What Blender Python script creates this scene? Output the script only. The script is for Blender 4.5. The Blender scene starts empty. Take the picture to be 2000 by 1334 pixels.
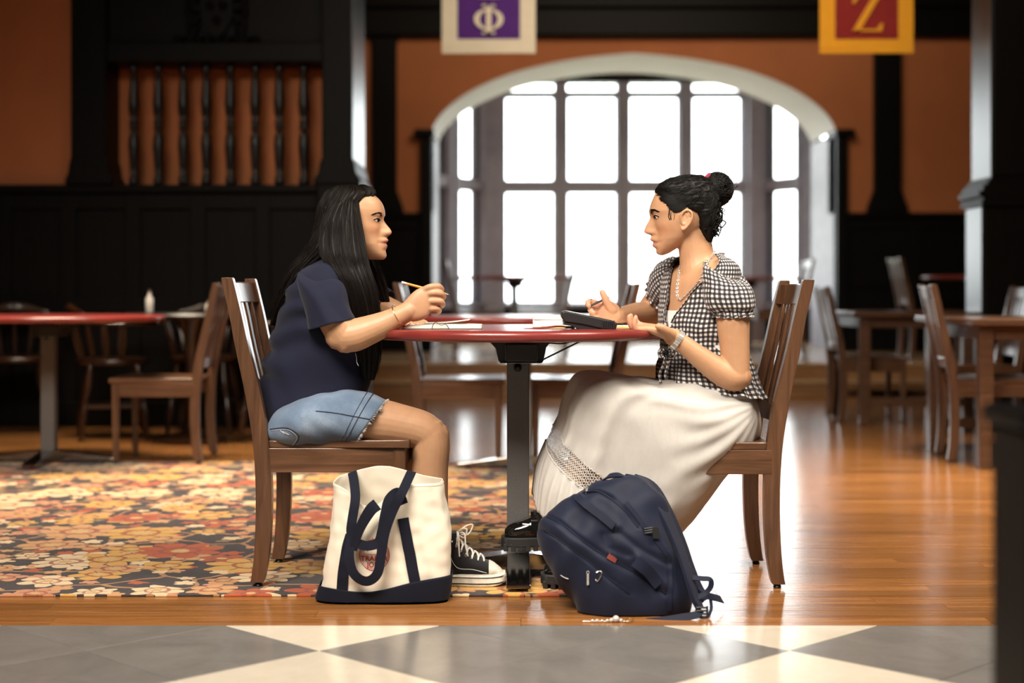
import bpy, math, random
import numpy as np
from mathutils import Vector, Matrix, Euler
from mathutils.bvhtree import BVHTree

random.seed(7); rng = np.random.default_rng(7)
scene = bpy.context.scene
C = scene.collection
PI = math.pi

# ------------------------------------------------------------------ camera
F = 3000.0      # focal length in pixels of the 2000 px wide frame
H = 0.845       # camera height
HY = 569.0      # horizon row
cam_d = bpy.data.cameras.new('camera'); cam = bpy.data.objects.new('camera', cam_d); C.objects.link(cam)
cam.location = (0, 0, H); cam.rotation_euler = (PI/2, 0, 0)
cam_d.sensor_width = 36.0; cam_d.lens = F*36.0/2000.0
cam_d.shift_y = -(667.0-HY)/2000.0
cam_d.clip_start = 0.05; cam_d.clip_end = 200
cam_d.dof.use_dof = True; cam_d.dof.focus_distance = 4.42; cam_d.dof.aperture_fstop = 1.75
scene.camera = cam

# ------------------------------------------------------------------ sky, lights, exposure
wd = bpy.data.worlds.new('daylight'); scene.world = wd; wd.use_nodes = True
bg = wd.node_tree.nodes['Background']; bg.inputs[0].default_value = (0.93, 0.97, 1.0, 1); bg.inputs[1].default_value = 10.0
def area(name, loc, target, sx, sy, power, col, portal=False, spread=180):
    l = bpy.data.lights.new(name, 'AREA'); l.shape = 'RECTANGLE'; l.size = sx; l.size_y = sy
    l.energy = power; l.color = col
    o = bpy.data.objects.new(name, l); C.objects.link(o); o.location = loc
    o.rotation_euler = (Vector(target)-Vector(loc)).to_track_quat('-Z', 'Y').to_euler()
    l.spread = math.radians(spread)
    if portal: l.cycles.is_portal = True
    return o
area('bay_portal', (1.34, 18.75, 1.95), (1.34, 0, 1.95), 5.4, 3.2, 1, (1, 1, 1), True)
area('fill_front', (-1.3, 1.2, 4.1), (0.1, 4.7, 0.6), 2.6, 1.6, 138, (1.0, 0.90, 0.78), spread=92)  # added soft fill on the two women, an unseen source without a fixture
area('fill_right', (2.3, 3.2, 4.2), (0.4, 4.7, 0.6), 1.6, 1.6, 60, (1.0, 0.88, 0.74), spread=85)  # unseen fill added from the right
area('fill_far_right', (2.3, 6.6, 4.4), (2.2, 6.8, 0.0), 1.6, 1.2, 75, (1.0, 0.84, 0.64), spread=62)  # fill added to brighten the wood floor at right
area('fill_middle', (1.2, 11.2, 4.3), (1.0, 14.9, 2.0), 2.4, 0.8, 50, (1.0, 0.80, 0.58))  # added fill aimed at the arch wall, no lamp there
area('fill_left', (-1.9, 7.2, 4.4), (-1.9, 7.4, 0.0), 1.6, 1.2, 72, (1.0, 0.82, 0.60), spread=62)  # added downward fill that brightens the floor at left
area('fill_aisle', (1.1, 7.0, 4.45), (1.1, 10.8, 2.6), 2.4, 0.8, 42, (1.0, 0.84, 0.64), spread=80)  # fill added to brighten the hanging banners
vs = scene.view_settings
vs.view_transform = 'Standard'; vs.look = 'None'; vs.gamma = 1.0; vs.use_curve_mapping = False
vs.exposure = 0.0

# ------------------------------------------------------------------ helpers
def W(x, y, Y):
    return Vector(((x-1000.0)*Y/F, Y, H-(y-HY)*Y/F))
def wl(o):
    v = Vector((0, 0, 0))
    while o is not None: v = v + o.location; o = o.parent
    return v
def empty(name, loc=(0, 0, 0), label=None, cat=None, group=None):
    o = bpy.data.objects.new(name, None); o.empty_display_size = 0.05; C.objects.link(o); o.location = loc
    return tag(o, label, cat, group)
def tag(o, label=None, cat=None, group=None, kind=None):
    if label: o['label'] = label
    if cat: o['category'] = cat
    if group: o['group'] = group
    if kind: o['kind'] = kind
    return o
class MB:
    """collects vertices, faces and per-corner uvs"""
    def __init__(s): s.v = []; s.f = []; s.uv = []
    def add(s, verts, faces, uvs=None):
        b = len(s.v); s.v.extend([tuple(map(float, p)) for p in verts])
        for i, f in enumerate(faces):
            s.f.append(tuple(b+int(k) for k in f))
            s.uv.append(uvs[i] if uvs is not None else [(0, 0)]*len(f))
        return s
    def box(s, lo, hi, M=None):
        x0, y0, z0 = lo; x1, y1, z1 = hi
        v = [(x0,y0,z0),(x1,y0,z0),(x1,y1,z0),(x0,y1,z0),(x0,y0,z1),(x1,y0,z1),(x1,y1,z1),(x0,y1,z1)]
        if M is not None: v = [tuple(M @ Vector(p)) for p in v]
        return s.add(v, [(0,3,2,1),(4,5,6,7),(0,1,5,4),(1,2,6,5),(2,3,7,6),(3,0,4,7)])
    def prism(s, poly, axis, a, b):
        """poly of 2-D points extruded along axis between a and b; axis y: (x,z)"""
        n = len(poly)
        def mk(p, t):
            if axis == 'y': return (p[0], t, p[1])
            if axis == 'x': return (t, p[0], p[1])
            return (p[0], p[1], t)
        v = [mk(p, a) for p in poly]+[mk(p, b) for p in poly]
        f = [tuple(range(n))[::-1], tuple(range(n, 2*n))]+[(i, (i+1) % n, n+(i+1) % n, n+i) for i in range(n)]
        return s.add(v, f)
    def build(s, name, mat, parent=None, smooth=True, angle=38, bevel=0, seg=2, solid=0, local=False):
        me = bpy.data.meshes.new(name)
        off = wl(parent) if (parent is not None and not local) else Vector((0, 0, 0))
        vv = np.array(s.v, dtype=float)-np.array(off)
        me.from_pydata(vv.tolist(), [], s.f)
        uvl = me.uv_layers.new(name='UVMap')
        flat = np.array([c for f in s.uv for p in f for c in p], dtype=np.float32)
        uvl.data.foreach_set('uv', flat)
        me.validate(); fix_normals(me)
        return finish(name, me, mat, parent, smooth, angle, bevel, seg, solid)
def fix_normals(me):
    import bmesh
    bm = bmesh.new(); bm.from_mesh(me); bmesh.ops.recalc_face_normals(bm, faces=bm.faces); bm.to_mesh(me); bm.free()
def finish(name, me, mat, parent, smooth=True, angle=38, bevel=0, seg=2, solid=0):
    o = bpy.data.objects.new(name, me); C.objects.link(o)
    if mat: me.materials.append(mat)
    if parent is not None: o.parent = parent
    if smooth:
        me.polygons.foreach_set('use_smooth', [True]*len(me.polygons))
        if angle < 180: me.set_sharp_from_angle(angle=math.radians(angle))
    if solid:
        m = o.modifiers.new('thick', 'SOLIDIFY'); m.thickness = abs(solid); m.offset = -1 if solid > 0 else 1
    if bevel:
        m = o.modifiers.new('bevel', 'BEVEL'); m.width = bevel; m.segments = seg; m.limit_method = 'ANGLE'; m.angle_limit = math.radians(40)
    return o
def copy_tree(o, parent=None):
    c = o.copy(); C.objects.link(c); c.parent = parent
    for ch in [k for k in bpy.data.objects if k.parent == o]: copy_tree(ch, c)
    return c
def catmull(a, sub):
    a = np.asarray(a, float); n = len(a)
    if n < 3 or sub == 1:
        t = np.linspace(0, n-1, (n-1)*sub+1); i = np.clip(t.astype(int), 0, n-2); f = (t-i)[:, None]
        return a[i]*(1-f)+a[i+1]*f
    p = np.vstack([2*a[0]-a[1], a, 2*a[-1]-a[-2]]); out = []
    for i in range(n-1):
        p0, p1, p2, p3 = p[i], p[i+1], p[i+2], p[i+3]
        for k in range(sub):
            t = k/sub
            out.append(0.5*((2*p1)+(-p0+p2)*t+(2*p0-5*p1+4*p2-p3)*t*t+(-p0+3*p1-3*p2+p3)*t**3))
    out.append(a[-1]); return np.array(out)
def snoise(P, scale, seed=0, n=10):
    r = np.random.default_rng(seed); s = 0
    for i in range(n):
        d = r.normal(size=3); d /= np.linalg.norm(d); k = scale*r.uniform(0.6, 1.6)
        s = s+np.sin((P@d)*k*2*PI+r.uniform(0, 2*PI))
    return s/math.sqrt(n)
def grid_normals(P):
    du = np.roll(P, -1, 1)-np.roll(P, 1, 1)
    dv = np.gradient(P, axis=0)
    n = np.cross(du, dv); n /= (np.linalg.norm(n, axis=2, keepdims=True)+1e-9)
    c = P.mean(axis=1, keepdims=True)
    if (n*(P-c)).sum() < 0: n = -n
    return n
class Loft:
    """rings: (C, U, V, e) -> closed tube grid P[k, j]"""
    def __init__(s, rings, n=40, sub=5, disp=None, th0=0.0):
        a = np.array([list(r[0])+list(r[1])+list(r[2])+[r[3] if len(r) > 3 else 2.0]+(list(r[4]) if len(r) > 4 else [0, 0, 0]) for r in rings], float)
        a = catmull(a, sub); K = len(a)
        th = th0+np.linspace(0, 2*PI, n, endpoint=False)
        e = 2.0/a[:, 9:10]
        c = np.sign(np.cos(th))*np.abs(np.cos(th))**e; si = np.sign(np.sin(th))*np.abs(np.sin(th))**e
        P = a[:, None, 0:3]+a[:, None, 3:6]*c[:, :, None]+a[:, None, 6:9]*si[:, :, None]+a[:, None, 10:13]*np.where(c > 0, si**2, 1.0)[:, :, None]
        s.th = th; s.n = n; s.K = K
        s.t = np.linspace(0, 1, K)
        if disp is not None:
            N = grid_normals(P)
            P = P+N*disp(P, s.t[:, None]*np.ones((1, n)), np.ones((K, 1))*th[None, :])[:, :, None]
        s.P = P; s.N = grid_normals(P)
        per = np.linalg.norm(np.roll(P, -1, 1)-P, axis=2).sum(1)
        s.per = per
        s.len = np.concatenate([[0], np.cumsum(np.linalg.norm(np.diff(P, axis=0), axis=2).mean(1))])
    def mesh(s, mb, cap0=True, cap1=True, keep=None, per=None):
        n, K = s.n, s.K; fs = []; uv = []
        pm = per if per else float(np.median(s.per))
        for k in range(K-1):
            for j in range(n):
                if keep is not None and not keep(k, j): continue
                j2 = (j+1) % n
                fs.append((k*n+j, k*n+j2, (k+1)*n+j2, (k+1)*n+j))
                u0, u1 = j/n*pm, (j+1)/n*pm
                uv.append([(u0, s.len[k]), (u1, s.len[k]), (u1, s.len[k+1]), (u0, s.len[k+1])])
        if cap0: fs.append(tuple(range(n))[::-1]); uv.append([(0, 0)]*n)
        if cap1: fs.append(tuple((K-1)*n+j for j in range(n))); uv.append([(0, 0)]*n)
        return mb.add(s.P.reshape(-1, 3), fs, uv)
def frames(p):
    t = np.gradient(p, axis=0); t /= np.linalg.norm(t, axis=1, keepdims=True)+1e-12
    ref = np.array([0, 0, 1.0]) if abs(t[0][2]) < 0.9 else np.array([0, 1.0, 0])
    u = np.cross(t[0], ref); u /= np.linalg.norm(u); U = [u]
    for i in range(1, len(p)):
        u = U[-1]-t[i]*np.dot(U[-1], t[i]); u /= np.linalg.norm(u)+1e-12; U.append(u)
    U = np.array(U); return t, U, np.cross(t, U)
def tube(mb, pts, rad, n=10, sub=4, round_ends=True, flat=None, flat_dir=None):
    """tube along points; rad scalar or list; flat = ratio of the radius along flat_dir"""
    pts = np.array([list(p) for p in pts], float)
    if np.isscalar(rad): rad = [rad]*len(pts)
    a = catmull(np.hstack([pts, np.array(rad, float)[:, None]]), sub)
    p, r = a[:, :3], np.maximum(a[:, 3], 1e-5)
    t, U, V = frames(p)
    if flat_dir is not None:
        fd = np.array(flat_dir, float); V = fd[None]-t*(t@fd)[:, None]; V /= np.linalg.norm(V, axis=1, keepdims=True)+1e-12; U = np.cross(V, t)
    fl = 1.0 if flat is None else flat
    cen, ra, ids = list(p), list(r), list(range(len(p)))
    if round_ends:
        pre = [(p[0]-t[0]*r[0]*min(1, fl*1.0)*math.sin(q), r[0]*math.cos(q), 0) for q in (1.45, 1.1, 0.6)]
        post = [(p[-1]+t[-1]*r[-1]*min(1, fl*1.0)*math.sin(q), r[-1]*math.cos(q), len(p)-1) for q in (0.6, 1.1, 1.45)]
        cen = [q[0] for q in pre]+cen+[q[0] for q in post]; ra = [q[1] for q in pre]+ra+[q[1] for q in post]
        ids = [0]*3+ids+[len(p)-1]*3
    th = np.linspace(0, 2*PI, n, endpoint=False)
    vs_ = []
    for c_, r_, i in zip(cen, ra, ids):
        for q in th: vs_.append(c_+U[i]*math.cos(q)*r_+V[i]*math.sin(q)*r_*fl)
    K = len(cen); fs = []; uv = []; L = 0.0
    ls = [0.0]
    for k in range(1, K): ls.append(ls[-1]+float(np.linalg.norm(np.array(cen[k])-np.array(cen[k-1]))))
    per = 2*PI*float(np.mean(r))
    for k in range(K-1):
        for j in range(n):
            fs.append((k*n+j, k*n+(j+1) % n, (k+1)*n+(j+1) % n, (k+1)*n+j))
            u0, u1 = j/n*per, (j+1)/n*per
            uv.append([(u0, ls[k]), (u1, ls[k]), (u1, ls[k+1]), (u0, ls[k+1])])
    fs.append(tuple(range(n))[::-1]); fs.append(tuple((K-1)*n+j for j in range(n))); uv += [[(0, 0)]*n]*2
    return mb.add(vs_, fs, uv)
def ribbon(mb, pts, width, thick, nrm, sub=5):
    """flat strap along points; nrm = one or a list of vectors across the thickness"""
    pts = np.array([list(p) for p in pts], float)
    nr = np.array([list(nrm)]*len(pts) if not hasattr(nrm[0], '__len__') else [list(q) for q in nrm], float)
    wd_ = np.array([width]*len(pts) if np.isscalar(width) else width, float)
    a = catmull(np.hstack([pts, nr, wd_[:, None]]), sub)
    p, N, w = a[:, :3], a[:, 3:6], a[:, 6]
    t = np.gradient(p, axis=0); t /= np.linalg.norm(t, axis=1, keepdims=True)+1e-12
    N = N-t*(N*t).sum(1, keepdims=True); N /= np.linalg.norm(N, axis=1, keepdims=True)+1e-12
    B = np.cross(t, N); vs_ = []
    for i in range(len(p)):
        for su, sv in ((-1, -1), (1, -1), (1, 1), (-1, 1)): vs_.append(p[i]+B[i]*w[i]/2*su+N[i]*thick/2*sv)
    K = len(p); fs = []; uv = []; ls = np.concatenate([[0], np.cumsum(np.linalg.norm(np.diff(p, axis=0), axis=1))])
    for k in range(K-1):
        for j in range(4):
            fs.append((k*4+j, k*4+(j+1) % 4, (k+1)*4+(j+1) % 4, (k+1)*4+j))
            uv.append([(j*.02, ls[k]), (j*.02+.02, ls[k]), (j*.02+.02, ls[k+1]), (j*.02, ls[k+1])])
    fs += [(3, 2, 1, 0), tuple((K-1)*4+j for j in range(4))]; uv += [[(0, 0)]*4]*2
    return mb.add(vs_, fs, uv)
def lathe(mb, prof, c=(0, 0, 0), n=24):
    """profile of (radius, z) turned about the vertical through c"""
    vs_ = []; fs = []
    for r, z in prof:
        for j in range(n): q = 2*PI*j/n; vs_.append((c[0]+r*math.cos(q), c[1]+r*math.sin(q), c[2]+z))
    K = len(prof)
    for k in range(K-1):
        for j in range(n): fs.append((k*n+j, k*n+(j+1) % n, (k+1)*n+(j+1) % n, (k+1)*n+j))
    fs += [tuple(range(n))[::-1], tuple((K-1)*n+j for j in range(n))]
    return mb.add(vs_, fs)
def torus(mb, c, R, r, ax_u, ax_v, n=16, m=6):
    c = np.array(c, float); u = np.array(ax_u, float); v = np.array(ax_v, float)
    un = u/np.linalg.norm(u); vn = v/np.linalg.norm(v); w = np.cross(un, vn); vs_ = []; fs = []
    for i in range(n):
        q = 2*PI*i/n; d = un*math.cos(q)*np.linalg.norm(u)+vn*math.sin(q)*np.linalg.norm(v); dn = d/np.linalg.norm(d)
        for k in range(m):
            h = 2*PI*k/m; vs_.append(c+d*R+dn*r*math.cos(h)+w*r*math.sin(h))
    for i in range(n):
        for k in range(m): fs.append((i*m+k, ((i+1) % n)*m+k, ((i+1) % n)*m+(k+1) % m, i*m+(k+1) % m))
    return mb.add(vs_, fs)
def sphere(mb, c, r, n=12, m=8, sc=(1, 1, 1)):
    vs_ = []; fs = []
    for i in range(m+1):
        a = PI*i/m
        for j in range(n):
            b = 2*PI*j/n; vs_.append((c[0]+r*sc[0]*math.sin(a)*math.cos(b), c[1]+r*sc[1]*math.sin(a)*math.sin(b), c[2]+r*sc[2]*math.cos(a)))
    for i in range(m):
        for j in range(n): fs.append((i*n+j, (i+1)*n+j, (i+1)*n+(j+1) % n, i*n+(j+1) % n))
    return mb.add(vs_, fs)
def remesh(mb, vox, smooth=2):
    me = bpy.data.meshes.new('tmp'); me.from_pydata(mb.v, [], mb.f); fix_normals(me)
    o = bpy.data.objects.new('tmp', me); C.objects.link(o)
    m = o.modifiers.new('r', 'REMESH'); m.mode = 'VOXEL'; m.voxel_size = vox
    s_ = o.modifiers.new('s', 'SMOOTH'); s_.factor = 0.5; s_.iterations = smooth
    dg = bpy.context.evaluated_depsgraph_get(); out = bpy.data.meshes.new_from_object(o.evaluated_get(dg))
    bpy.data.objects.remove(o); bpy.data.meshes.remove(me)
    return out

# ------------------------------------------------------------------ materials
class NT:
    def __init__(s, name):
        s.m = bpy.data.materials.new(name); s.m.use_nodes = True; s.t = s.m.node_tree; s.b = s.t.nodes['Principled BSDF']
        s.out = s.t.nodes['Material Output']
    def n(s, typ, **kw):
        nd = s.t.nodes.new(typ)
        for k, v in kw.items(): setattr(nd, k, v)
        return nd
    def l(s, a, b): s.t.links.new(a, b)
    def set(s, sock, v):
        if hasattr(v, 'links'): s.l(v, sock)
        else: sock.default_value = v
    def math(s, op, a, b=None, c=None, clamp=False):
        nd = s.n('ShaderNodeMath', operation=op); nd.use_clamp = clamp
        s.set(nd.inputs[0], a)
        if b is not None: s.set(nd.inputs[1], b)
        if c is not None: s.set(nd.inputs[2], c)
        return nd.outputs[0]
    def vmath(s, op, a, b=None):
        nd = s.n('ShaderNodeVectorMath', operation=op); s.set(nd.inputs[0], a)
        if b is not None: s.set(nd.inputs[1], b)
        return nd.outputs['Value'] if op in ('LENGTH', 'DOT_PRODUCT', 'DISTANCE') else nd.outputs[0]
    def mix(s, f, a, b):
        nd = s.n('ShaderNodeMix', data_type='RGBA'); s.set(nd.inputs[0], f)
        s.set(nd.inputs[6], a if hasattr(a, 'links') else (*a, 1)); s.set(nd.inputs[7], b if hasattr(b, 'links') else (*b, 1))
        return nd.outputs[2]
    def coord(s, which='Object', scale=(1, 1, 1), rot=(0, 0, 0)):
        tc = s.n('ShaderNodeTexCoord'); mp = s.n('ShaderNodeMapping'); mp.inputs['Scale'].default_value = scale; mp.inputs['Rotation'].default_value = rot
        s.l(tc.outputs[which], mp.inputs[0]); return mp.outputs[0]
    def noise(s, vec, scale, detail=3, rough=0.5, dist=0):
        nd = s.n('ShaderNodeTexNoise'); nd.inputs['Scale'].default_value = scale; nd.inputs['Detail'].default_value = detail
        nd.inputs['Roughness'].default_value = rough; nd.inputs['Distortion'].default_value = dist
        if vec is not None: s.l(vec, nd.inputs['Vector'])
        return nd.outputs[0]
    def ramp(s, f, stops):
        nd = s.n('ShaderNodeValToRGB'); s.l(f, nd.inputs[0]); e = nd.color_ramp.elements
        while len(e) < len(stops): e.new(0.5)
        for el, (p, c) in zip(e, stops): el.position = p; el.color = (*c, 1) if len(c) == 3 else c
        return nd.outputs[0]
    def bump(s, h, strength=0.3, dist=0.002):
        nd = s.n('ShaderNodeBump'); nd.inputs['Strength'].default_value = strength; nd.inputs['Distance'].default_value = dist
        s.l(h, nd.inputs['Height']); s.l(nd.outputs[0], s.b.inputs['Normal']); return nd
    def base(s, c): s.set(s.b.inputs['Base Color'], c if hasattr(c, 'links') else (*c, 1))
    def p(s, **kw):
        for k, v in kw.items(): s.set(s.b.inputs[k.replace('_', ' ')], v)
        return s
def simple(name, col, rough=0.5, metal=0.0, var=0.12, scale=40, bump=0.0, **kw):
    t = NT(name); v = t.coord()
    n = t.noise(v, scale, 4)
    c0 = tuple(max(0, x*(1-var)) for x in col); c1 = tuple(min(1, x*(1+var)) for x in col)
    t.base(t.ramp(n, [(0.3, c0), (0.7, c1)])); t.p(Roughness=rough, Metallic=metal, **kw)
    if bump: t.bump(n, bump, 0.002)
    return t.m
def wood(name, dark, light, axis='z', rough=0.35, scale=1.0, coat=0.0, rand=0.0):
    t = NT(name); sc = {'z': (30, 30, 2.2), 'x': (2.2, 30, 30), 'y': (30, 2.2, 30)}[axis]
    v = t.coord('Object', tuple(q*scale for q in sc))
    n1 = t.noise(v, 1.0, 5, 0.6, 1.6); n2 = t.noise(v, 5.0, 3, 0.6)
    f = t.math('ADD', t.math('MULTIPLY', n1, 0.75), t.math('MULTIPLY', n2, 0.25))
    col = t.ramp(f, [(0.32, dark), (0.52, tuple((a+b)/2 for a, b in zip(dark, light))), (0.68, light)])
    if rand:
        oi = t.n('ShaderNodeObjectInfo'); hv = t.n('ShaderNodeHueSaturation')
        t.l(t.math('MULTIPLY_ADD', oi.outputs['Random'], 2*rand, 1-rand), hv.inputs['Value']); t.l(col, hv.inputs['Color']); col = hv.outputs[0]
    t.base(col); t.p(Roughness=rough, Coat_Weight=coat, Coat_Roughness=0.12); t.bump(f, 0.12, 0.001)
    return t.m
M = {}
M['chair'] = wood('chair_wood', (0.050, 0.022, 0.011), (0.150, 0.072, 0.036), 'z', 0.30, coat=0.25)
M['chair_x'] = wood('chair_wood_lengthwise', (0.060, 0.026, 0.012), (0.165, 0.080, 0.040), 'x', 0.28, coat=0.3)
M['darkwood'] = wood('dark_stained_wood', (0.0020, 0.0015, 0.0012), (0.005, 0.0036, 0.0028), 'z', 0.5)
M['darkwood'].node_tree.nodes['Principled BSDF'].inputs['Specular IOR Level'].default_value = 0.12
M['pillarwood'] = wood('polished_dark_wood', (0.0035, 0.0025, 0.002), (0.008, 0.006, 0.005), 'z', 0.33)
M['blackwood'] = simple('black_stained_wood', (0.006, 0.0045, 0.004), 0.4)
M['tablewood'] = wood('table_wood', (0.055, 0.026, 0.014), (0.13, 0.065, 0.035), 'x', 0.3, coat=0.2)
M['captain'] = wood('captain_chair_wood', (0.014, 0.005, 0.0025), (0.045, 0.016, 0.006), 'z', 0.3, coat=0.3)
M['step'] = wood('step_wood', (0.16, 0.075, 0.028), (0.30, 0.15, 0.06), 'x', 0.35)
M['platform'] = wood('platform_wood', (0.28, 0.17, 0.09), (0.45, 0.30, 0.17), 'x', 0.25)
M['orange'] = simple('orange_plaster', (0.50, 0.165, 0.055), 0.75, var=0.06, scale=3)
M['cream'] = simple('cream_plaster', (0.88, 0.85, 0.80), 0.7, var=0.03, scale=4)
M['mullion'] = simple('hazed_stone_mullion', (0.30, 0.285, 0.34), 0.5, var=0.12, scale=8)  # pale lavender of the lens haze mixed into the stone colour
M['redtop'] = simple('red_lacquer_table', (0.190, 0.026, 0.022), 0.30, var=0.1, scale=12, Coat_Weight=0.2, Coat_Roughness=0.12)
M['blackmetal'] = simple('black_powder_coat', (0.022, 0.021, 0.021), 0.42, var=0.15, scale=400, bump=0.05)
M['greymetal'] = simple('dark_grey_steel', (0.15, 0.145, 0.14), 0.40, metal=0.3, var=0.12, scale=500)
M['steel'] = simple('brushed_steel', (0.62, 0.61, 0.60), 0.28, metal=1.0, var=0.06, scale=80)
M['blackplastic'] = simple('black_plastic', (0.012, 0.012, 0.013), 0.45, var=0.1, scale=200)
M['white'] = simple('white_card', (0.80, 0.76, 0.70), 0.6, var=0.03, scale=30)
M['paper'] = simple('cream_paper', (0.82, 0.78, 0.68), 0.7, var=0.04, scale=60)
M['yellowpaper'] = simple('yellow_paper', (0.80, 0.62, 0.16), 0.7, var=0.05, scale=60)
M['darkcover'] = simple('dark_book_cover', (0.03, 0.012, 0.016), 0.5)
M['redleather'] = simple('red_brown_leather', (0.20, 0.04, 0.03), 0.5)
M['pencil'] = simple('pencil_orange', (0.72, 0.27, 0.03), 0.35, var=0.05)
M['eraser'] = simple('pink_eraser', (0.75, 0.55, 0.55), 0.7)
M['graphite'] = simple('graphite', (0.03, 0.03, 0.03), 0.4)
M['rawwood'] = simple('sharpened_wood', (0.6, 0.4, 0.22), 0.6)
M['bottle'] = simple('pale_ceramic', (0.55, 0.52, 0.48), 0.3)
def fabric(name, col, rough=0.85, weave=900, sheen=0.25, var=0.2, bump=0.25):
    t = NT(name); v = t.coord('Object')
    w = t.noise(v, weave, 2); big = t.noise(v, 12, 3)
    f = t.math('ADD', t.math('MULTIPLY', w, 0.5), t.math('MULTIPLY', big, 0.5))
    t.base(t.ramp(f, [(0.3, tuple(x*(1-var) for x in col)), (0.7, tuple(min(1, x*(1+var)) for x in col))]))
    t.p(Roughness=rough, Sheen_Weight=sheen, Specular_IOR_Level=0.25); t.bump(w, bump, 0.0006)
    return t.m
M['tee'] = fabric('navy_jersey', (0.0066, 0.0082, 0.0235), weave=700, sheen=0.06)
M['canvas'] = fabric('natural_canvas', (0.74, 0.67, 0.55), weave=1200, var=0.06)
M['navycanvas'] = fabric('navy_canvas', (0.0045, 0.0060, 0.0145), weave=1200, sheen=0.03)
M['nylon'] = fabric('navy_nylon', (0.0062, 0.0100, 0.0280), 0.62, weave=1500, sheen=0.08)
M['nylon_dark'] = fabric('dark_navy_webbing', (0.0055, 0.0090, 0.026), 0.65, weave=1500, sheen=0.03)
M['sneaker'] = fabric('black_canvas', (0.010, 0.010, 0.012), 0.8, weave=1500)
M['rubber'] = simple('off_white_rubber', (0.66, 0.61, 0.52), 0.55, var=0.16, scale=60)
M['lace'] = fabric('white_cord', (0.74, 0.71, 0.64), weave=1500, var=0.05)
M['patent'] = simple('black_patent_leather', (0.006, 0.006, 0.006), 0.09, var=0.05, Coat_Weight=0.6, Coat_Roughness=0.04)
M['sole'] = simple('black_rubber_sole', (0.012, 0.012, 0.012), 0.6)
M['camisole'] = fabric('white_cotton', (0.80, 0.78, 0.76), weave=900, var=0.04)
M['scrunchie'] = fabric('burgundy_scrunchie', (0.26, 0.018, 0.05), weave=900)
M['sock'] = fabric('grey_sheer_sock', (0.35, 0.30, 0.27), weave=900)
M['purple'] = fabric('purple_felt', (0.085, 0.022, 0.20), weave=300)
M['bannerwhite'] = fabric('cream_banner_cloth', (0.78, 0.71, 0.56), weave=300, var=0.06)
M['crimson'] = fabric('dark_red_felt', (0.24, 0.018, 0.015), weave=300)
M['gold'] = fabric('gold_banner_cloth', (0.80, 0.36, 0.020), weave=300, var=0.06)
M['redprint'] = simple('red_print', (0.42, 0.02, 0.03), 0.7)
M['leaf'] = simple('tree_leaf', (0.25, 0.45, 0.13), 0.6, var=0.3, scale=6)
M['lawn'] = simple('lawn', (0.50, 0.54, 0.40), 0.9, var=0.3, scale=3)  # colour paled to bounce more light onto the arch soffit
def m_hair(name, c0, c1):
    t = NT(name); n = t.noise(t.coord('Object', (90, 90, 9)), 6, 3)
    t.base(t.ramp(n, [(0.3, c0), (0.75, c1)])); t.p(Roughness=0.46, Specular_IOR_Level=0.15); t.bump(n, 0.25, 0.001); return t.m
M['hair_brown'] = m_hair('dark_brown_hair', (0.0040, 0.0027, 0.0022), (0.010, 0.0068, 0.0052))
M['hair_black'] = m_hair('black_hair', (0.0035, 0.003, 0.003), (0.009, 0.008, 0.0075))
def m_skin(name):
    t = NT(name); a = t.n('ShaderNodeVertexColor'); a.layer_name = 'tone'
    n = t.noise(t.coord('Object'), 45, 4); n2 = t.noise(t.coord('Object'), 900, 2)
    hv = t.n('ShaderNodeHueSaturation'); t.l(a.outputs[0], hv.inputs['Color']); t.l(t.math('MULTIPLY_ADD', n, 0.22, 0.89), hv.inputs['Value'])
    t.base(hv.outputs[0]); t.p(Roughness=0.47, Subsurface_Weight=0.12, Subsurface_Scale=0.006, Specular_IOR_Level=0.45); t.bump(n2, 0.08, 0.0005)
    t.b.inputs['Subsurface Radius'].default_value = (1, 0.35, 0.2); return t.m
M['skin'] = m_skin('skin')
def m_denim():
    t = NT('washed_denim'); v = t.coord('Object'); n = t.noise(v, 9, 4); w = t.noise(t.coord('Object', (1, 1, 1.6), (0, 0.8, 0)), 520, 3)
    f = t.math('ADD', t.math('MULTIPLY', n, 0.65), t.math('MULTIPLY', w, 0.35))
    t.base(t.ramp(f, [(0.33, (0.058, 0.090, 0.150)), (0.52, (0.115, 0.170, 0.255)), (0.68, (0.24, 0.31, 0.40))])); t.p(Roughness=0.85, Sheen_Weight=0.2); t.bump(w, 0.35, 0.0008); return t.m
M['denim'] = m_denim()
M['thread'] = simple('pale_thread', (0.55, 0.57, 0.58), 0.8)
M['darkthread'] = simple('navy_thread', (0.02, 0.025, 0.05), 0.8)
def m_gingham():
    t = NT('black_white_gingham'); uv = t.n('ShaderNodeTexCoord').outputs['UV']
    dn = t.n('ShaderNodeTexNoise'); dn.inputs['Scale'].default_value = 14; dn.inputs['Detail'].default_value = 2; t.l(t.coord('Object'), dn.inputs['Vector'])
    off = t.vmath('MULTIPLY', t.vmath('SUBTRACT', dn.outputs['Color'], (0.5, 0.5, 0.5)), (0.012, 0.012, 0))
    sp = t.n('ShaderNodeSeparateXYZ'); t.l(t.vmath('ADD', uv, off), sp.inputs[0])
    P = 0.0142
    def stripe(s): return t.math('GREATER_THAN', t.math('FRACT', t.math('DIVIDE', s, P)), 0.5)
    a, b = stripe(sp.outputs[0]), stripe(sp.outputs[1])
    sm = t.math('MULTIPLY', t.math('ADD', a, b), 0.5)
    t.base(t.ramp(sm, [(0.0, (0.72, 0.68, 0.66)), (0.5, (0.085, 0.075, 0.078)), (1.0, (0.006, 0.006, 0.008))])); t.p(Roughness=0.85, Sheen_Weight=0.1)
    w = t.noise(t.coord('Object'), 160, 3); t.bump(w, 0.25, 0.002); return t.m
M['gingham'] = m_gingham()
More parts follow.
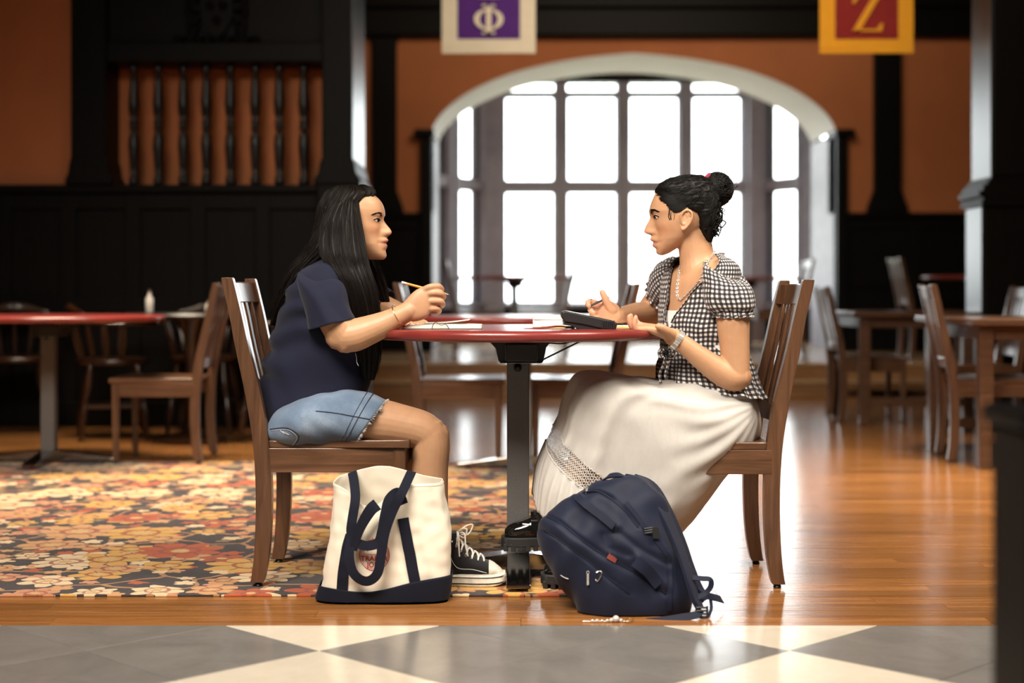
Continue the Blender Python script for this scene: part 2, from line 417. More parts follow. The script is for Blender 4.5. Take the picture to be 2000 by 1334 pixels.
def m_skirt(name, lace=False):
    t = NT(name); v = t.coord('Object'); w = t.noise(v, 1100, 2); big = t.noise(t.coord('Object', (2, 2, 1), (0, 0.5, 0)), 30, 4, 0.6, 0.5)
    t.base(t.ramp(big, [(0.3, (0.77, 0.745, 0.71)), (0.7, (0.85, 0.825, 0.79))])); t.p(Roughness=0.9, Sheen_Weight=0.15)
    t.bump(t.math('ADD', t.math('MULTIPLY', w, 0.3), big), 0.25, 0.003)
    if lace:
        uv = t.n('ShaderNodeTexCoord').outputs['UV']; sp = t.n('ShaderNodeSeparateXYZ'); t.l(uv, sp.inputs[0])
        def fr(s, p): return t.math('SUBTRACT', t.math('FRACT', t.math('DIVIDE', s, p)), 0.5)
        row = t.math('FLOOR', t.math('DIVIDE', sp.outputs[1], 0.0120))
        xs = t.math('ADD', sp.outputs[0], t.math('MULTIPLY', t.math('MODULO', row, 2.0), 0.006))
        a, b = fr(xs, 0.012), fr(sp.outputs[1], 0.0120)
        d = t.math('SQRT', t.math('ADD', t.math('MULTIPLY', a, a), t.math('MULTIPLY', b, b)))
        ring = t.math('MULTIPLY', t.math('GREATER_THAN', d, 0.24), t.math('LESS_THAN', d, 0.44))
        lines = t.math('GREATER_THAN', t.math('ABSOLUTE', b), 0.43)
        al = t.math('MAXIMUM', ring, lines)
    tr = t.n('ShaderNodeBsdfTranslucent'); tr.inputs[0].default_value = (0.78, 0.76, 0.72, 1); mx = t.n('ShaderNodeMixShader'); mx.inputs[0].default_value = 0.46
    t.l(t.b.outputs[0], mx.inputs[1]); t.l(tr.outputs[0], mx.inputs[2]); sh_o = mx.outputs[0]
    if lace:
        tp = t.n('ShaderNodeBsdfTransparent'); m2 = t.n('ShaderNodeMixShader'); t.l(al, m2.inputs[0]); t.l(tp.outputs[0], m2.inputs[1]); t.l(sh_o, m2.inputs[2]); sh_o = m2.outputs[0]
    t.l(sh_o, t.out.inputs[0])
    return t.m
M['skirt'] = m_skirt('white_crinkle_cotton'); M['skirtlace'] = m_skirt('white_crochet_lace', True)
def m_tile(name, c0, c1):
    t = NT(name); oi = t.n('ShaderNodeObjectInfo')
    v = t.vmath('ADD', t.coord('Object'), t.vmath('MULTIPLY', oi.outputs['Location'], (3.1, 2.7, 0)))
    n = t.noise(v, 5, 6, 0.6, 0.8); n2 = t.noise(v, 60, 3)
    f = t.math('ADD', t.math('MULTIPLY', n, 0.8), t.math('MULTIPLY', n2, 0.2))
    hv = t.n('ShaderNodeHueSaturation'); t.l(t.ramp(f, [(0.3, c0), (0.7, c1)]), hv.inputs['Color']); t.l(t.math('MULTIPLY_ADD', oi.outputs['Random'], 0.12, 0.94), hv.inputs['Value'])
    t.base(hv.outputs[0]); t.p(Roughness=0.19); t.bump(n, 0.03, 0.002); return t.m
M['tilegrey'] = m_tile('grey_stone_tile', (0.155, 0.145, 0.135), (0.225, 0.212, 0.198))
M['tilewhite'] = m_tile('cream_stone_tile', (0.60, 0.53, 0.42), (0.72, 0.65, 0.54))
M['grout'] = simple('grout', (0.12, 0.11, 0.10), 0.9)
def m_floor(name, brick):
    t = NT(name); oi = t.n('ShaderNodeObjectInfo')
    tc = t.coord('Object')
    v = t.vmath('ADD', t.vmath('MULTIPLY', tc, (1.6, 26, 1)), t.vmath('MULTIPLY', oi.outputs['Location'], (7.3, 11.9, 0)))
    n1 = t.noise(v, 1.3, 5, 0.6, 0.7); n2 = t.noise(t.vmath('MULTIPLY', v, (1, 4, 1)), 3, 3)
    f = t.math('ADD', t.math('MULTIPLY', n1, 0.7), t.math('MULTIPLY', n2, 0.3))
    col = t.ramp(f, [(0.3, (0.16, 0.062, 0.018)), (0.5, (0.275, 0.115, 0.034)), (0.7, (0.385, 0.175, 0.058))])
    hv = t.n('ShaderNodeHueSaturation'); t.l(col, hv.inputs['Color'])
    if brick:
        br = t.n('ShaderNodeTexBrick'); br.offset = 0.37; br.inputs['Scale'].default_value = 1; br.inputs['Brick Width'].default_value = 1.3; br.inputs['Row Height'].default_value = 0.09
        br.inputs['Mortar Size'].default_value = 0.0012; br.inputs['Color1'].default_value = (0.75, 0.75, 0.75, 1); br.inputs['Color2'].default_value = (1.2, 1.2, 1.2, 1); br.inputs['Mortar'].default_value = (0.35, 0.35, 0.35, 1)
        t.l(tc, br.inputs['Vector']); t.l(br.outputs['Color'], hv.inputs['Value'])
    else: t.l(t.math('MULTIPLY_ADD', oi.outputs['Random'], 0.38, 0.80), hv.inputs['Value'])
    t.base(hv.outputs[0]); t.p(Roughness=t.math('MULTIPLY_ADD', n2, 0.12, 0.14)); t.bump(t.noise(t.vmath('MULTIPLY', tc, (1, 9, 1)), 6, 4), 0.10, 0.004); return t.m
M['floorfar'] = m_floor('oak_strip_floor', True); M['plank'] = m_floor('oak_plank', False)
def m_carpet():
    t = NT('floral_carpet'); tc = t.coord('Object')
    wob = t.n('ShaderNodeTexNoise'); wob.inputs['Scale'].default_value = 9; t.l(tc, wob.inputs['Vector'])
    vec = t.vmath('ADD', tc, t.vmath('MULTIPLY', t.vmath('SUBTRACT', wob.outputs['Color'], (.5, .5, .5)), (0.05, 0.05, 0)))
    base = t.ramp(t.noise(tc, 30, 3), [(0.35, (0.026, 0.017, 0.018)), (0.7, (0.050, 0.032, 0.030))])
    def flowers(col, scale, R, petals, depth, palette, seedoff, thr, ring=True):
        vv = t.vmath('ADD', vec, (seedoff, seedoff*1.7, 0))
        vo = t.n('ShaderNodeTexVoronoi'); vo.voronoi_dimensions = '2D'; vo.inputs['Scale'].default_value = scale; vo.inputs['Randomness'].default_value = 0.85; t.l(vv, vo.inputs['Vector'])
        d = t.vmath('SUBTRACT', vv, vo.outputs['Position']); sp = t.n('ShaderNodeSeparateXYZ'); t.l(d, sp.inputs[0])
        cs = t.n('ShaderNodeSeparateColor'); t.l(vo.outputs['Color'], cs.inputs[0])
        ang = t.math('ADD', t.math('ARCTAN2', sp.outputs[1], sp.outputs[0]), t.math('MULTIPLY', cs.outputs[1], 6.28))
        rr = t.math('SQRT', t.math('ADD', t.math('POWER', sp.outputs[0], 2.0), t.math('POWER', sp.outputs[1], 2.0)))
        Rm = t.math('MULTIPLY', t.math('MULTIPLY_ADD', cs.outputs[2], 0.5, 0.75), R)
        q = t.math('DIVIDE', rr, Rm)
        edge = t.math('MULTIPLY_ADD', t.math('ABSOLUTE', t.math('COSINE', t.math('MULTIPLY', ang, petals/2))), depth, 1-depth)
        inside = t.math('MULTIPLY', t.math('LESS_THAN', q, edge), t.math('GREATER_THAN', cs.outputs[1], thr))
        pal = t.n('ShaderNodeValToRGB'); pal.color_ramp.interpolation = 'CONSTANT'; e = pal.color_ramp.elements
        while len(e) < len(palette): e.new(0.5)
        for i, c in enumerate(palette): e[i].position = i/len(palette); e[i].color = (*c, 1)
        t.l(cs.outputs[0], pal.inputs[0]); pc = pal.outputs[0]
        if ring:
            lines = t.math('GREATER_THAN', t.math('ABSOLUTE', t.math('SINE', t.math('MULTIPLY', ang, petals/2))), 0.975)
            pc = t.mix(t.math('MULTIPLY', lines, 0.6), pc, (0.10, 0.03, 0.02))
            mid = t.math('MULTIPLY', t.math('GREATER_THAN', q, 0.34), t.math('LESS_THAN', q, 0.46))
            pc = t.mix(t.math('MULTIPLY', mid, 0.8), pc, (0.30, 0.055, 0.02))
            pc = t.mix(t.math('LESS_THAN', q, 0.2), pc, (0.62, 0.40, 0.16))
        return t.mix(inside, col, pc)
    gold, cream, rust, tan, olive, pink = (0.66, 0.36, 0.075), (0.78, 0.58, 0.34), (0.46, 0.085, 0.022), (0.62, 0.32, 0.13), (0.26, 0.18, 0.08), (0.60, 0.26, 0.13)
    wv = t.n('ShaderNodeTexVoronoi'); wv.voronoi_dimensions = '2D'; wv.feature = 'DISTANCE_TO_EDGE'; wv.inputs['Scale'].default_value = 4.6; t.l(vec, wv.inputs['Vector'])
    col = t.mix(t.math('LESS_THAN', wv.outputs['Distance'], 0.035), base, (0.40, 0.20, 0.08))
    col = flowers(col, 11, 0.034, 5, 0.40, [tan, rust, olive, cream, pink], 3.1, 0.15, False)
    col = flowers(col, 5.6, 0.075, 6, 0.40, [rust, gold, tan, cream, pink], 7.7, 0.22)
    col = flowers(col, 3.1, 0.125, 8, 0.32, [gold, cream, tan, gold, rust, cream], 1.3, 0.25)
    t.base(t.mix(t.noise(tc, 500, 2), col, t.mix(0.72, (0, 0, 0), col)))
    t.p(Roughness=0.95, Sheen_Weight=0.2); t.bump(t.noise(tc, 700, 2), 0.4, 0.002); return t.m
M['carpet'] = m_carpet()
def m_glass():
    t = NT('window_glass'); g = t.n('ShaderNodeBsdfGlossy'); g.inputs['Roughness'].default_value = 0.02
    tr = t.n('ShaderNodeBsdfTransparent'); tr.inputs[0].default_value = (0.97, 0.98, 0.97, 1); mx = t.n('ShaderNodeMixShader'); mx.inputs[0].default_value = 0.05
    t.l(tr.outputs[0], mx.inputs[1]); t.l(g.outputs[0], mx.inputs[2]); t.l(mx.outputs[0], t.out.inputs[0]); return t.m
M['glass'] = m_glass()
M['eyewhite'] = simple('eye_white', (0.62, 0.58, 0.55), 0.2); M['iris'] = simple('dark_iris', (0.012, 0.006, 0.004), 0.15)
M['silver'] = simple('silver', (0.80, 0.78, 0.75), 0.32, metal=0.75); M['goldmetal'] = simple('gold_metal', (0.85, 0.62, 0.28), 0.22, metal=1.0)

# ================================================================== the setting
def struct(o): o['kind'] = 'structure'; return o
def sbox(name, lo, hi, mat, parent=None, bevel=0.0):
    o = MB().box(lo, hi).build(name, mat, parent, smooth=False, bevel=bevel)
    return o if parent is not None else struct(o)
YT, YP = 3.888, 6.05          # tile edge; last row of single planks
YA, YB = 15.0, 18.5           # arch wall and bay window planes
PZ = 0.26                     # platform height
floor = empty('floor'); struct(floor)
tag(floor, 'oak strip floor meeting a chequered stone border')
sbox('subfloor', (-7, -4.2, -0.12), (7, YP, -0.006), M['grout'], floor)
MB().box((-7, YP, -0.10), (7, 20, 0.0)).build('far_boards', M['floorfar'], floor, smooth=False)
# stone tiles, each a piece clipped at the wood edge
def clip(poly, y0, keep_below=True):
    out = []
    for i in range(len(poly)):
        a, b = poly[i], poly[(i+1) % len(poly)]
        ia, ib = a[1] <= y0, b[1] <= y0
        if ia: out.append(a)
        if ia != ib:
            t = (y0-a[1])/(b[1]-a[1]); out.append((a[0]+(b[0]-a[0])*t, y0))
    return out
S = 1.1065/math.sqrt(2)/2; ox, oy = 0.0995, 3.613
for i in range(-9, 10):
    for j in range(-9, 10):
        # tile axes at 45 degrees; (i, j) in tile units, block of 2 x 2 tiles shares a colour
        cx, cy = (i+0.5)*S, (j+0.5)*S
        wx, wy = ox+(cx-cy)/math.sqrt(2), oy+(cx+cy)/math.sqrt(2)
        if abs(wx) > 2.6 or wy < 1.6 or wy > 4.3: continue
        bi, bj = math.floor((i+1)/2), math.floor((j+1)/2)
        g = S/2-0.0012; q = g*math.sqrt(2)
        poly = clip([(wx, wy-q), (wx+q, wy), (wx, wy+q), (wx-q, wy)], YT-0.004)
        if len(poly) < 3 or max(p[1] for p in poly)-min(p[1] for p in poly) < 0.01: continue
        px, py = sum(p[0] for p in poly)/len(poly), sum(p[1] for p in poly)/len(poly)
        mb = MB().prism([(p[0]-px, p[1]-py) for p in poly], 'z', -0.012, random.uniform(-0.0004, 0.0004))
        t_ = mb.build('tile', M['tilegrey'] if (bi+bj) % 2 == 0 else M['tilewhite'], floor, smooth=False, bevel=0.0008, seg=1, local=True)
        t_.location = (px, py, 0)
# single oak planks near the camera
PL = {}
for L_ in (0.9, 1.2, 1.5):
    me_o = MB().box((-L_/2+0.0006, -0.0446, -0.008), (L_/2-0.0006, 0.0446, 0.0)).build('plank', M['plank'], floor, smooth=False, local=True)
    PL[L_] = me_o.data; bpy.data.objects.remove(me_o)
row = 0; y = YT
while y+0.09 <= YP+0.01:
    x = -2.9+random.uniform(-0.9, 0)
    while x < 2.6:
        L_ = random.choice((0.9, 1.2, 1.5))
        if x+L_ > -0.1-0.42*(y-3.8) or y < 4.4 or True:
            if not (y > 4.5 and x+L_ < 0.1):
                o = bpy.data.objects.new('plank', PL[L_]); C.objects.link(o); o.parent = floor; o.location = (x+L_/2, y+0.045, random.uniform(-0.0006, 0))
        x += L_
    y += 0.09
carpet = MB().box((-5.9, 4.246, 0.0), (0.215, 7.59, 0.006)).build('carpet', M['carpet'], smooth=False, bevel=0.002)
tag(carpet, 'large floral patterned carpet in brown gold and rust under the table', 'carpet')

# outer shell
def shell(name, lo, hi, mat): return sbox(name, lo, hi, mat)
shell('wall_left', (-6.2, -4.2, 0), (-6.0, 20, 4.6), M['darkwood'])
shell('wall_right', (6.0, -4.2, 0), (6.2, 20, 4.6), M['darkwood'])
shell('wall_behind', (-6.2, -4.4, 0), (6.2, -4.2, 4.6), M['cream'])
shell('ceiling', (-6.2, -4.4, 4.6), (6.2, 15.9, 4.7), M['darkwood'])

# platform with two steps
steps = empty('trim_2', (1.5, 12.2, 0)); struct(steps); tag(steps, 'two long oak steps up to the bay platform')
sbox('lower_step', (-2.2, 12.2, 0), (5.9, 12.62, 0.13), M['step'], steps, 0.006)
sbox('upper_step', (-2.2, 12.55, 0.13), (5.9, 12.9, PZ), M['step'], steps, 0.006)
sbox('nosing', (-2.2, 12.18, 0.112), (5.9, 12.62, 0.134), M['platform'], steps, 0.004)
sbox('nosing', (-2.2, 12.53, PZ-0.02), (5.9, 12.9, PZ+0.002), M['platform'], steps, 0.004)
pf = sbox('floor_platform', (-2.2, 12.9, 0), (5.9, 19.4, PZ), M['platform'])

# ---- arch wall
ax = (1237.5-1000)*YA/F; hw_a = 392.5*YA/F
zs, za = H+(HY-255)*YA/F, H+(HY-105)*YA/F; ztop = H+(HY-75)*YA/F; zw = H-(416-HY)*YA/F
YAb = 16.2
def arch(t):   # t in -1..1 four-centred arch height
    a = abs(t)
    k = 1-a
    z = (1-a**2.6)**0.62
    return zs+(za-zs)*(0.80*z+0.20*k)
ts = np.sin(np.linspace(-1, 1, 49)*PI/2)
arc = [(ax+t*hw_a, arch(t)) for t in ts]
XL, XR = -6.0, 6.0
wall_arch = empty('wall_arch', (ax, YA, PZ)); struct(wall_arch); tag(wall_arch, 'orange plaster wall with a wide pointed arch and dark half timbering')
# orange plaster (front skin with depth), built left and right of the opening and over it
def strip_over(y0, y1, mat, name, zt):
    mb = MB(); n = len(arc)
    v = []; f = []
    for (x, z) in arc: v += [(x, y0, z), (x, y0, zt), (x, y1, z), (x, y1, zt)]
    for i in range(n-1):
        a, b = i*4, (i+1)*4
        f += [(a, b, b+1, a+1), (a+2, a+3, b+3, b+2), (a+1, b+1, b+3, a+3)]
    mb.add(v, f); return mb.build(name, mat, wall_arch, smooth=False)
strip_over(YA, YAb, M['orange'], 'plaster_over_arch', ztop+0.02)
sbox('plaster', (XL, YA, zw), (ax-hw_a, YA+0.3, ztop+0.02), M['orange'], wall_arch)
sbox('plaster', (ax+hw_a, YA, zw), (XR, YA+0.3, ztop+0.02), M['orange'], wall_arch)
# cream soffit of the arch
mb = MB(); v = []; f = []
for (x, z) in arc: v += [(x, YA-0.01, z), (x, YAb, z), (x, YA-0.01, z+0.012), (x, YAb, z+0.012)]
for i in range(len(arc)-1):
    a, b = i*4, (i+1)*4; f += [(a, a+1, b+1, b), (a, b, b+2, a+2), (a+1, a+3, b+3, b+1)]
mb.add([(x, y, z-0.004) for x, y, z in v], f); mb.build('arch_soffit', M['cream'], wall_arch, angle=60)
for sx in (-1, 1):
    xj = ax+sx*hw_a
    lo, hi = (xj-0.02, xj+0.03) if sx > 0 else (xj-0.03, xj+0.02)
    sbox('jamb', (min(xj, xj+sx*0.09), YA-0.05, PZ), (max(xj, xj+sx*0.09), YAb, zs-0.02), M['mullion'], wall_arch, 0.01)
    sbox('jamb_pilaster', (xj+sx*0.00 if sx > 0 else xj-0.11, YA-0.10, PZ), (xj+0.11 if sx > 0 else xj, YA+0.05, zs-0.05), M['darkwood'], wall_arch, 0.01)
    sbox('jamb_cap', (xj-0.02 if sx > 0 else xj-0.17, YA-0.16, zs-0.07), (xj+0.17 if sx > 0 else xj+0.02, YA+0.3, zs), M['darkwood'], wall_arch, 0.012)
def timber(px0, px1, y0=75, y1=416, flare=14):
    X0, X1 = (px0-1000)*YA/F, (px1-1000)*YA/F; z0, z1 = H-(y1-HY)*YA/F, H-(y0-HY)*YA/F; fl = flare*YA/F
    poly = [(X0-fl, z0), (X1+fl, z0), (X1+fl*.9, z0+.05), (X1, z0+0.22), (X1, z1-0.05), (X1+fl, z1+.05), (X0-fl, z1+.05), (X0, z1-0.05), (X0, z0+.22), (X0-fl*.9, z0+.05)]
    MB().prism(poly, 'y', YA-0.09, YA).build('timber_post', M['darkwood'], wall_arch, smooth=False, bevel=0.01)
timber(729, 776); timber(1704, 1757)
timber(560, 606)
# wainscot panelling under the plaster
def wainscot(x0, x1, y, z0, z1, parent, pitch=0.62, mat=None):
    mat = mat or M['darkwood']
    sbox('panel_backing', (x0, y, z0), (x1, y+0.06, z1), mat, parent)
    sbox('cap_rail', (x0, y-0.07, z1-0.05), (x1, y+0.06, z1), mat, parent, 0.012)
    sbox('base_rail', (x0, y-0.035, z0), (x1, y, z0+0.16), mat, parent, 0.008)
    n = max(1, round((x1-x0)/pitch)); p = (x1-x0)/n
    for i in range(n+1): sbox('stile', (max(x0, x0+i*p-0.05), y-0.028, z0), (min(x1, x0+i*p+0.05), y, z1-0.05), mat, parent, 0.006)
    zm = z0+(z1-z0)*0.50
    for zc in (zm, z1-0.10): sbox('rail', (x0, y-0.026, zc-0.05), (x1, y, zc+0.05), mat, parent, 0.006)
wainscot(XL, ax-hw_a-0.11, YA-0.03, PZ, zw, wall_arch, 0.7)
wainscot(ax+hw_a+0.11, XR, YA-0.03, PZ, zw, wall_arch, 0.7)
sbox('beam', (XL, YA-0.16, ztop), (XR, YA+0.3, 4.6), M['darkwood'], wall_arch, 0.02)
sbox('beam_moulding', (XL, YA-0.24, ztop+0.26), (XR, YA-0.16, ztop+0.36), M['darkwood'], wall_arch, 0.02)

# ---- bay with mullioned windows
k_ = YB/F
zb0, zb1, ztr0, ztr1 = H-(592-HY)*k_, H-(188-HY)*k_, H-(374-HY)*k_, H-(355-HY)*k_
zbt = H-(160-HY)*k_
cuts = [985, 1083, 1107, 1205, 1229, 1326, 1352, 1449]
Xc = [(c-1000)*k_ for c in cuts]; XC0, XC1 = (958-1000)*k_, (1478-1000)*k_
bay = empty('wall_bay', ((XC0+XC1)/2, YB, PZ)); struct(bay); tag(bay, 'bay window wall with sill and head beam')
YS = 16.3; XS0, XS1 = XC0-1.30, XC1+1.30
def wallseg(name, a, b, z0, z1, th, mat, parent, bevel=0.01):
    a, b = Vector((a[0], a[1], 0)), Vector((b[0], b[1], 0)); d = (b-a).normalized(); nn = Vector((-d.y, d.x, 0))*th
    mb = MB(); v = []
    for z in (z0, z1):
        for p in (a, b, b+nn, a+nn): v.append((p.x, p.y, z))
    mb.add(v, [(0, 3, 2, 1), (4, 5, 6, 7), (0, 1, 5, 4), (1, 2, 6, 5), (2, 3, 7, 6), (3, 0, 4, 7)])
    return mb.build(name, mat, parent, smooth=False, bevel=bevel)
segs = [((XS0, YS), (XC0, YB)), ((XC0, YB), (XC1, YB)), ((XC1, YB), (XS1, YS))]
for a, b in segs:
    wallseg('bay_wainscot', a, b, PZ, zb0-0.05, 0.2, M['darkwood'], bay)
    wallseg('sill', (a[0], a[1]-0.08), (b[0], b[1]-0.08), zb0-0.05, zb0, 0.36, M['mullion'], bay)
    wallseg('head_beam', a, b, zbt, 4.6, 0.25, M['darkwood'], bay)
sbox('wall_bay_return_left', (-6.0, YS-0.1, PZ), (XS0, YS+0.1, 4.6), M['darkwood'])
sbox('wall_bay_return_right', (XS1, YS-0.1, PZ), (6.0, YS+0.1, 4.6), M['darkwood'])
sbox('ceiling_bay', (-6.0, 15.3, 3.46), (6.0, 18.9, 3.6), M['cream'])
sbox('trim_3', (XC0-.05, 18.3, PZ), (XC0+0.12, 18.62, 3.5), M['mullion']); sbox('trim_4', (XC1-0.12, 18.3, PZ), (XC1+.05, 18.62, 3.5), M['mullion'])
def window(idx, a, b, side=False):
    """one window light between plan points a and b"""
    a, b = Vector((a[0], a[1], 0)), Vector((b[0], b[1], 0)); w = empty('window_%d' % idx, ((a.x+b.x)/2, (a.y+b.y)/2, zb0)); struct(w)
    d = (b-a).normalized(); L_ = (b-a).length; nn = Vector((-d.y, d.x, 0))
    def bar(name, s0, s1, z0, z1, t0, t1, mat=M['mullion'], bev=0.008):
        p = a+d*s0+nn*t0; q = a+d*s1+nn*t0
        return wallseg(name, (p.x, p.y), (q.x, q.y), z0, z1, t1-t0, mat, w, bev)
    m = 0.074
    bar('frame', -m, 0.004, zb0, zbt, -0.06, 0.16); bar('frame', L_-0.004, L_+m, zb0, zbt, -0.06, 0.16)
    bar('transom', 0, L_, ztr0, ztr1, -0.04, 0.14); bar('transom', 0, L_, zb1, zb1+0.06, -0.04, 0.14)
    for z0, z1 in ((zb0, ztr0), (ztr1, zb1), (zb1+0.06, zbt)):
        bar('pane', 0, L_, z0, z1, 0.05, 0.056, M['glass'], 0)
        if z1-z0 > 0.5:
            for zz in (z0+0.004, z1-0.022): bar('casement_rail', 0.02, L_-0.02, zz, zz+0.018, 0.03, 0.075, M['blackmetal'], 0)
            for ss in (0.003, L_-0.021): bar('casement_stile', ss, ss+0.018, z0, z1, 0.03, 0.075, M['blackmetal'], 0)
    return w
wi = 1
for i in range(4): window(wi, (Xc[2*i], YB), (Xc[2*i+1], YB)); wi += 1
for a, b in (segs[0], segs[2]):
    a, b = Vector((*a, 0)), Vector((*b, 0)); d = (b-a)
    for s0, s1 in ((0.06, 0.30), (0.38, 0.62), (0.70, 0.92)): window(wi, tuple(a+d*s0)[:2], tuple(a+d*s1)[:2]); wi += 1
# outside: lawn and trees in daylight
struct(MB().box((-14, 19.2, -0.3), (18, 60, -0.1)).build('ground_lawn', M['lawn'], smooth=False))

# ---- left screen wall with balusters (plane at 9.6 m)
YL = 9.6; kl = YL/F
def xl(p): return (p-1000)*kl
def zl(p): return H-(p-HY)*kl
scr = empty('wall_screen', (xl(420), YL, 0)); struct(scr); tag(scr, 'black stained wooden screen wall with balusters and orange plaster')
sbox('plaster', (-6.0, YL+0.02, zl(364)), (xl(150), YL+0.3, 4.6), M['orange'], scr)
sbox('plaster', (xl(190), YL+0.24, zl(364)), (xl(660), YL+0.3, zl(118)), M['orange'], scr)
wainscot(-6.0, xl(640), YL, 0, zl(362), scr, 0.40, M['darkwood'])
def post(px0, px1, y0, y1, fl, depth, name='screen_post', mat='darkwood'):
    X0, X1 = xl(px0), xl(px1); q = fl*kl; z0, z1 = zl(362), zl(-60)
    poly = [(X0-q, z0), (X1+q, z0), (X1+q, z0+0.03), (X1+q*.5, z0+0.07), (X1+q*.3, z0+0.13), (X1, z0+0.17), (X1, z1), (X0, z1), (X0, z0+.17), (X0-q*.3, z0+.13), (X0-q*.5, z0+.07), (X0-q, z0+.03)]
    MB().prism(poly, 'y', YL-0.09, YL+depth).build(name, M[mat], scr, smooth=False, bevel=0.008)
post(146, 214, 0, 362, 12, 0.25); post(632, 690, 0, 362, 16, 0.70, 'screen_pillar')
sbox('pillar_glare_slab', (xl(690)-0.002, YL-0.085, zl(362)+0.16), (xl(690)+0.006, YL+0.69, zl(-60)), M['pillarwood'], scr, 0.002)  # thin glossy slab added so this pillar side catches window glare
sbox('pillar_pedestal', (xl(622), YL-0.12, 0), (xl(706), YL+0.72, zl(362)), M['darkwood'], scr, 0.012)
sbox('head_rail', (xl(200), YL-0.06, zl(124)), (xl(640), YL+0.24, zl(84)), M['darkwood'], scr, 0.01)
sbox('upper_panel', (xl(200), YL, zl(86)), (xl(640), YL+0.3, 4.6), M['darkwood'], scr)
bal = None
prof = [(0.020, 0), (0.030, 0.01), (0.030, 0.05), (0.020, 0.065), (0.024, 0.12), (0.034, 0.25), (0.030, 0.31), (0.018, 0.345), (0.028, 0.36), (0.028, 0.375), (0.018, 0.39)]
hb = zl(124)-zl(364)
pr = [(r, z) for r, z in prof]+[(r, hb-z) for r, z in reversed(prof[:-1])]
pr = [(r, z) for r, z in pr if 0 <= z <= hb]; pr.sort(key=lambda q: q[1])
for px in (259, 307, 356, 401, 448, 497, 544, 592):
    if bal is None:
        bal = lathe(MB(), pr, n=16).build('baluster', M['pillarwood'], scr, local=True, angle=60); o = bal
    else: o = bal.copy(); C.objects.link(o)
    o.location = (xl(px)-scr.location.x, 0.03, zl(364))
# carved crest on the upper panel
cb = MB(); cx_, cz_ = xl(425), zl(30)
cb.prism([(cx_-0.10, cz_+0.13), (cx_+0.10, cz_+0.13), (cx_+0.10, cz_-0.02), (cx_+0.05, cz_-0.11), (cx_, cz_-0.15), (cx_-0.05, cz_-0.11), (cx_-0.10, cz_-0.02)], 'y', YL-0.04, YL)
for s in (-1, 1):
    for q in range(5):
        a = 0.3+q*0.5
        tube(cb, [(cx_+s*(0.11+0.05*math.sin(a+u*2.6))+s*0.02*q*0.5, YL-0.03, cz_-0.14+q*0.07+0.05*math.cos(u*5)) for u in (0, .25, .5, .75, 1)], [0.014, 0.018, 0.016, 0.012, 0.008], 8, 3)
for q in range(9): sphere(cb, (cx_-0.24+q*0.06, YL-0.03, zl(78)), 0.03, 8, 6, (1, .7, .8))
for q, (dx, dz) in enumerate(((-.04, .05), (.04, .05), (0, -.04))): sphere(cb, (cx_+dx, YL-0.045, cz_+dz), 0.028, 8, 6)
cb.build('carved_crest', M['darkwood'], scr, angle=60)

# ---- right pillar
YR = 9.55; kr = YR/F
rp = empty('trim_5', ((1990-1000)*kr, YR, 0)); struct(rp); tag(rp, 'dark wooden pillar with moulded capital at the right')
Xr = (1938-1000)*kr
sbox('pillar_shaft', (Xr, YR, H-(345-HY)*kr), (Xr+0.9, YR+0.42, 4.6), M['darkwood'], rp, 0.012)
sbox('pillar_pedestal', (Xr-0.055, YR+0.01, 0), (Xr+0.9, YR+0.36, H-(400-HY)*kr), M['darkwood'], rp, 0.012)
for y0, y1, o_ in ((345, 352, 0.015), (352, 360, 0.035), (360, 372, 0.06), (372, 384, 0.085), (384, 392, 0.06), (392, 402, 0.07)):
    sbox('capital_moulding', (Xr-o_, YR-0.02, H-(y1-HY)*kr), (Xr+0.9, YR+0.44, H-(y0-HY)*kr), M['darkwood'], rp, 0.006)

sbox('pillar_glare_slab', (Xr-0.006, YR+0.012, H-(345-HY)*kr), (Xr+0.002, YR+0.41, 4.55), M['pillarwood'], rp, 0.002)  # added gloss slab for the bright window reflection on the shaft
sbox('pillar_glare_slab', (Xr-0.061, YR+0.022, 0.1), (Xr-0.053, YR+0.35, H-(404-HY)*kr), M['pillarwood'], rp, 0.002)  # same added reflecting slab on the pedestal side
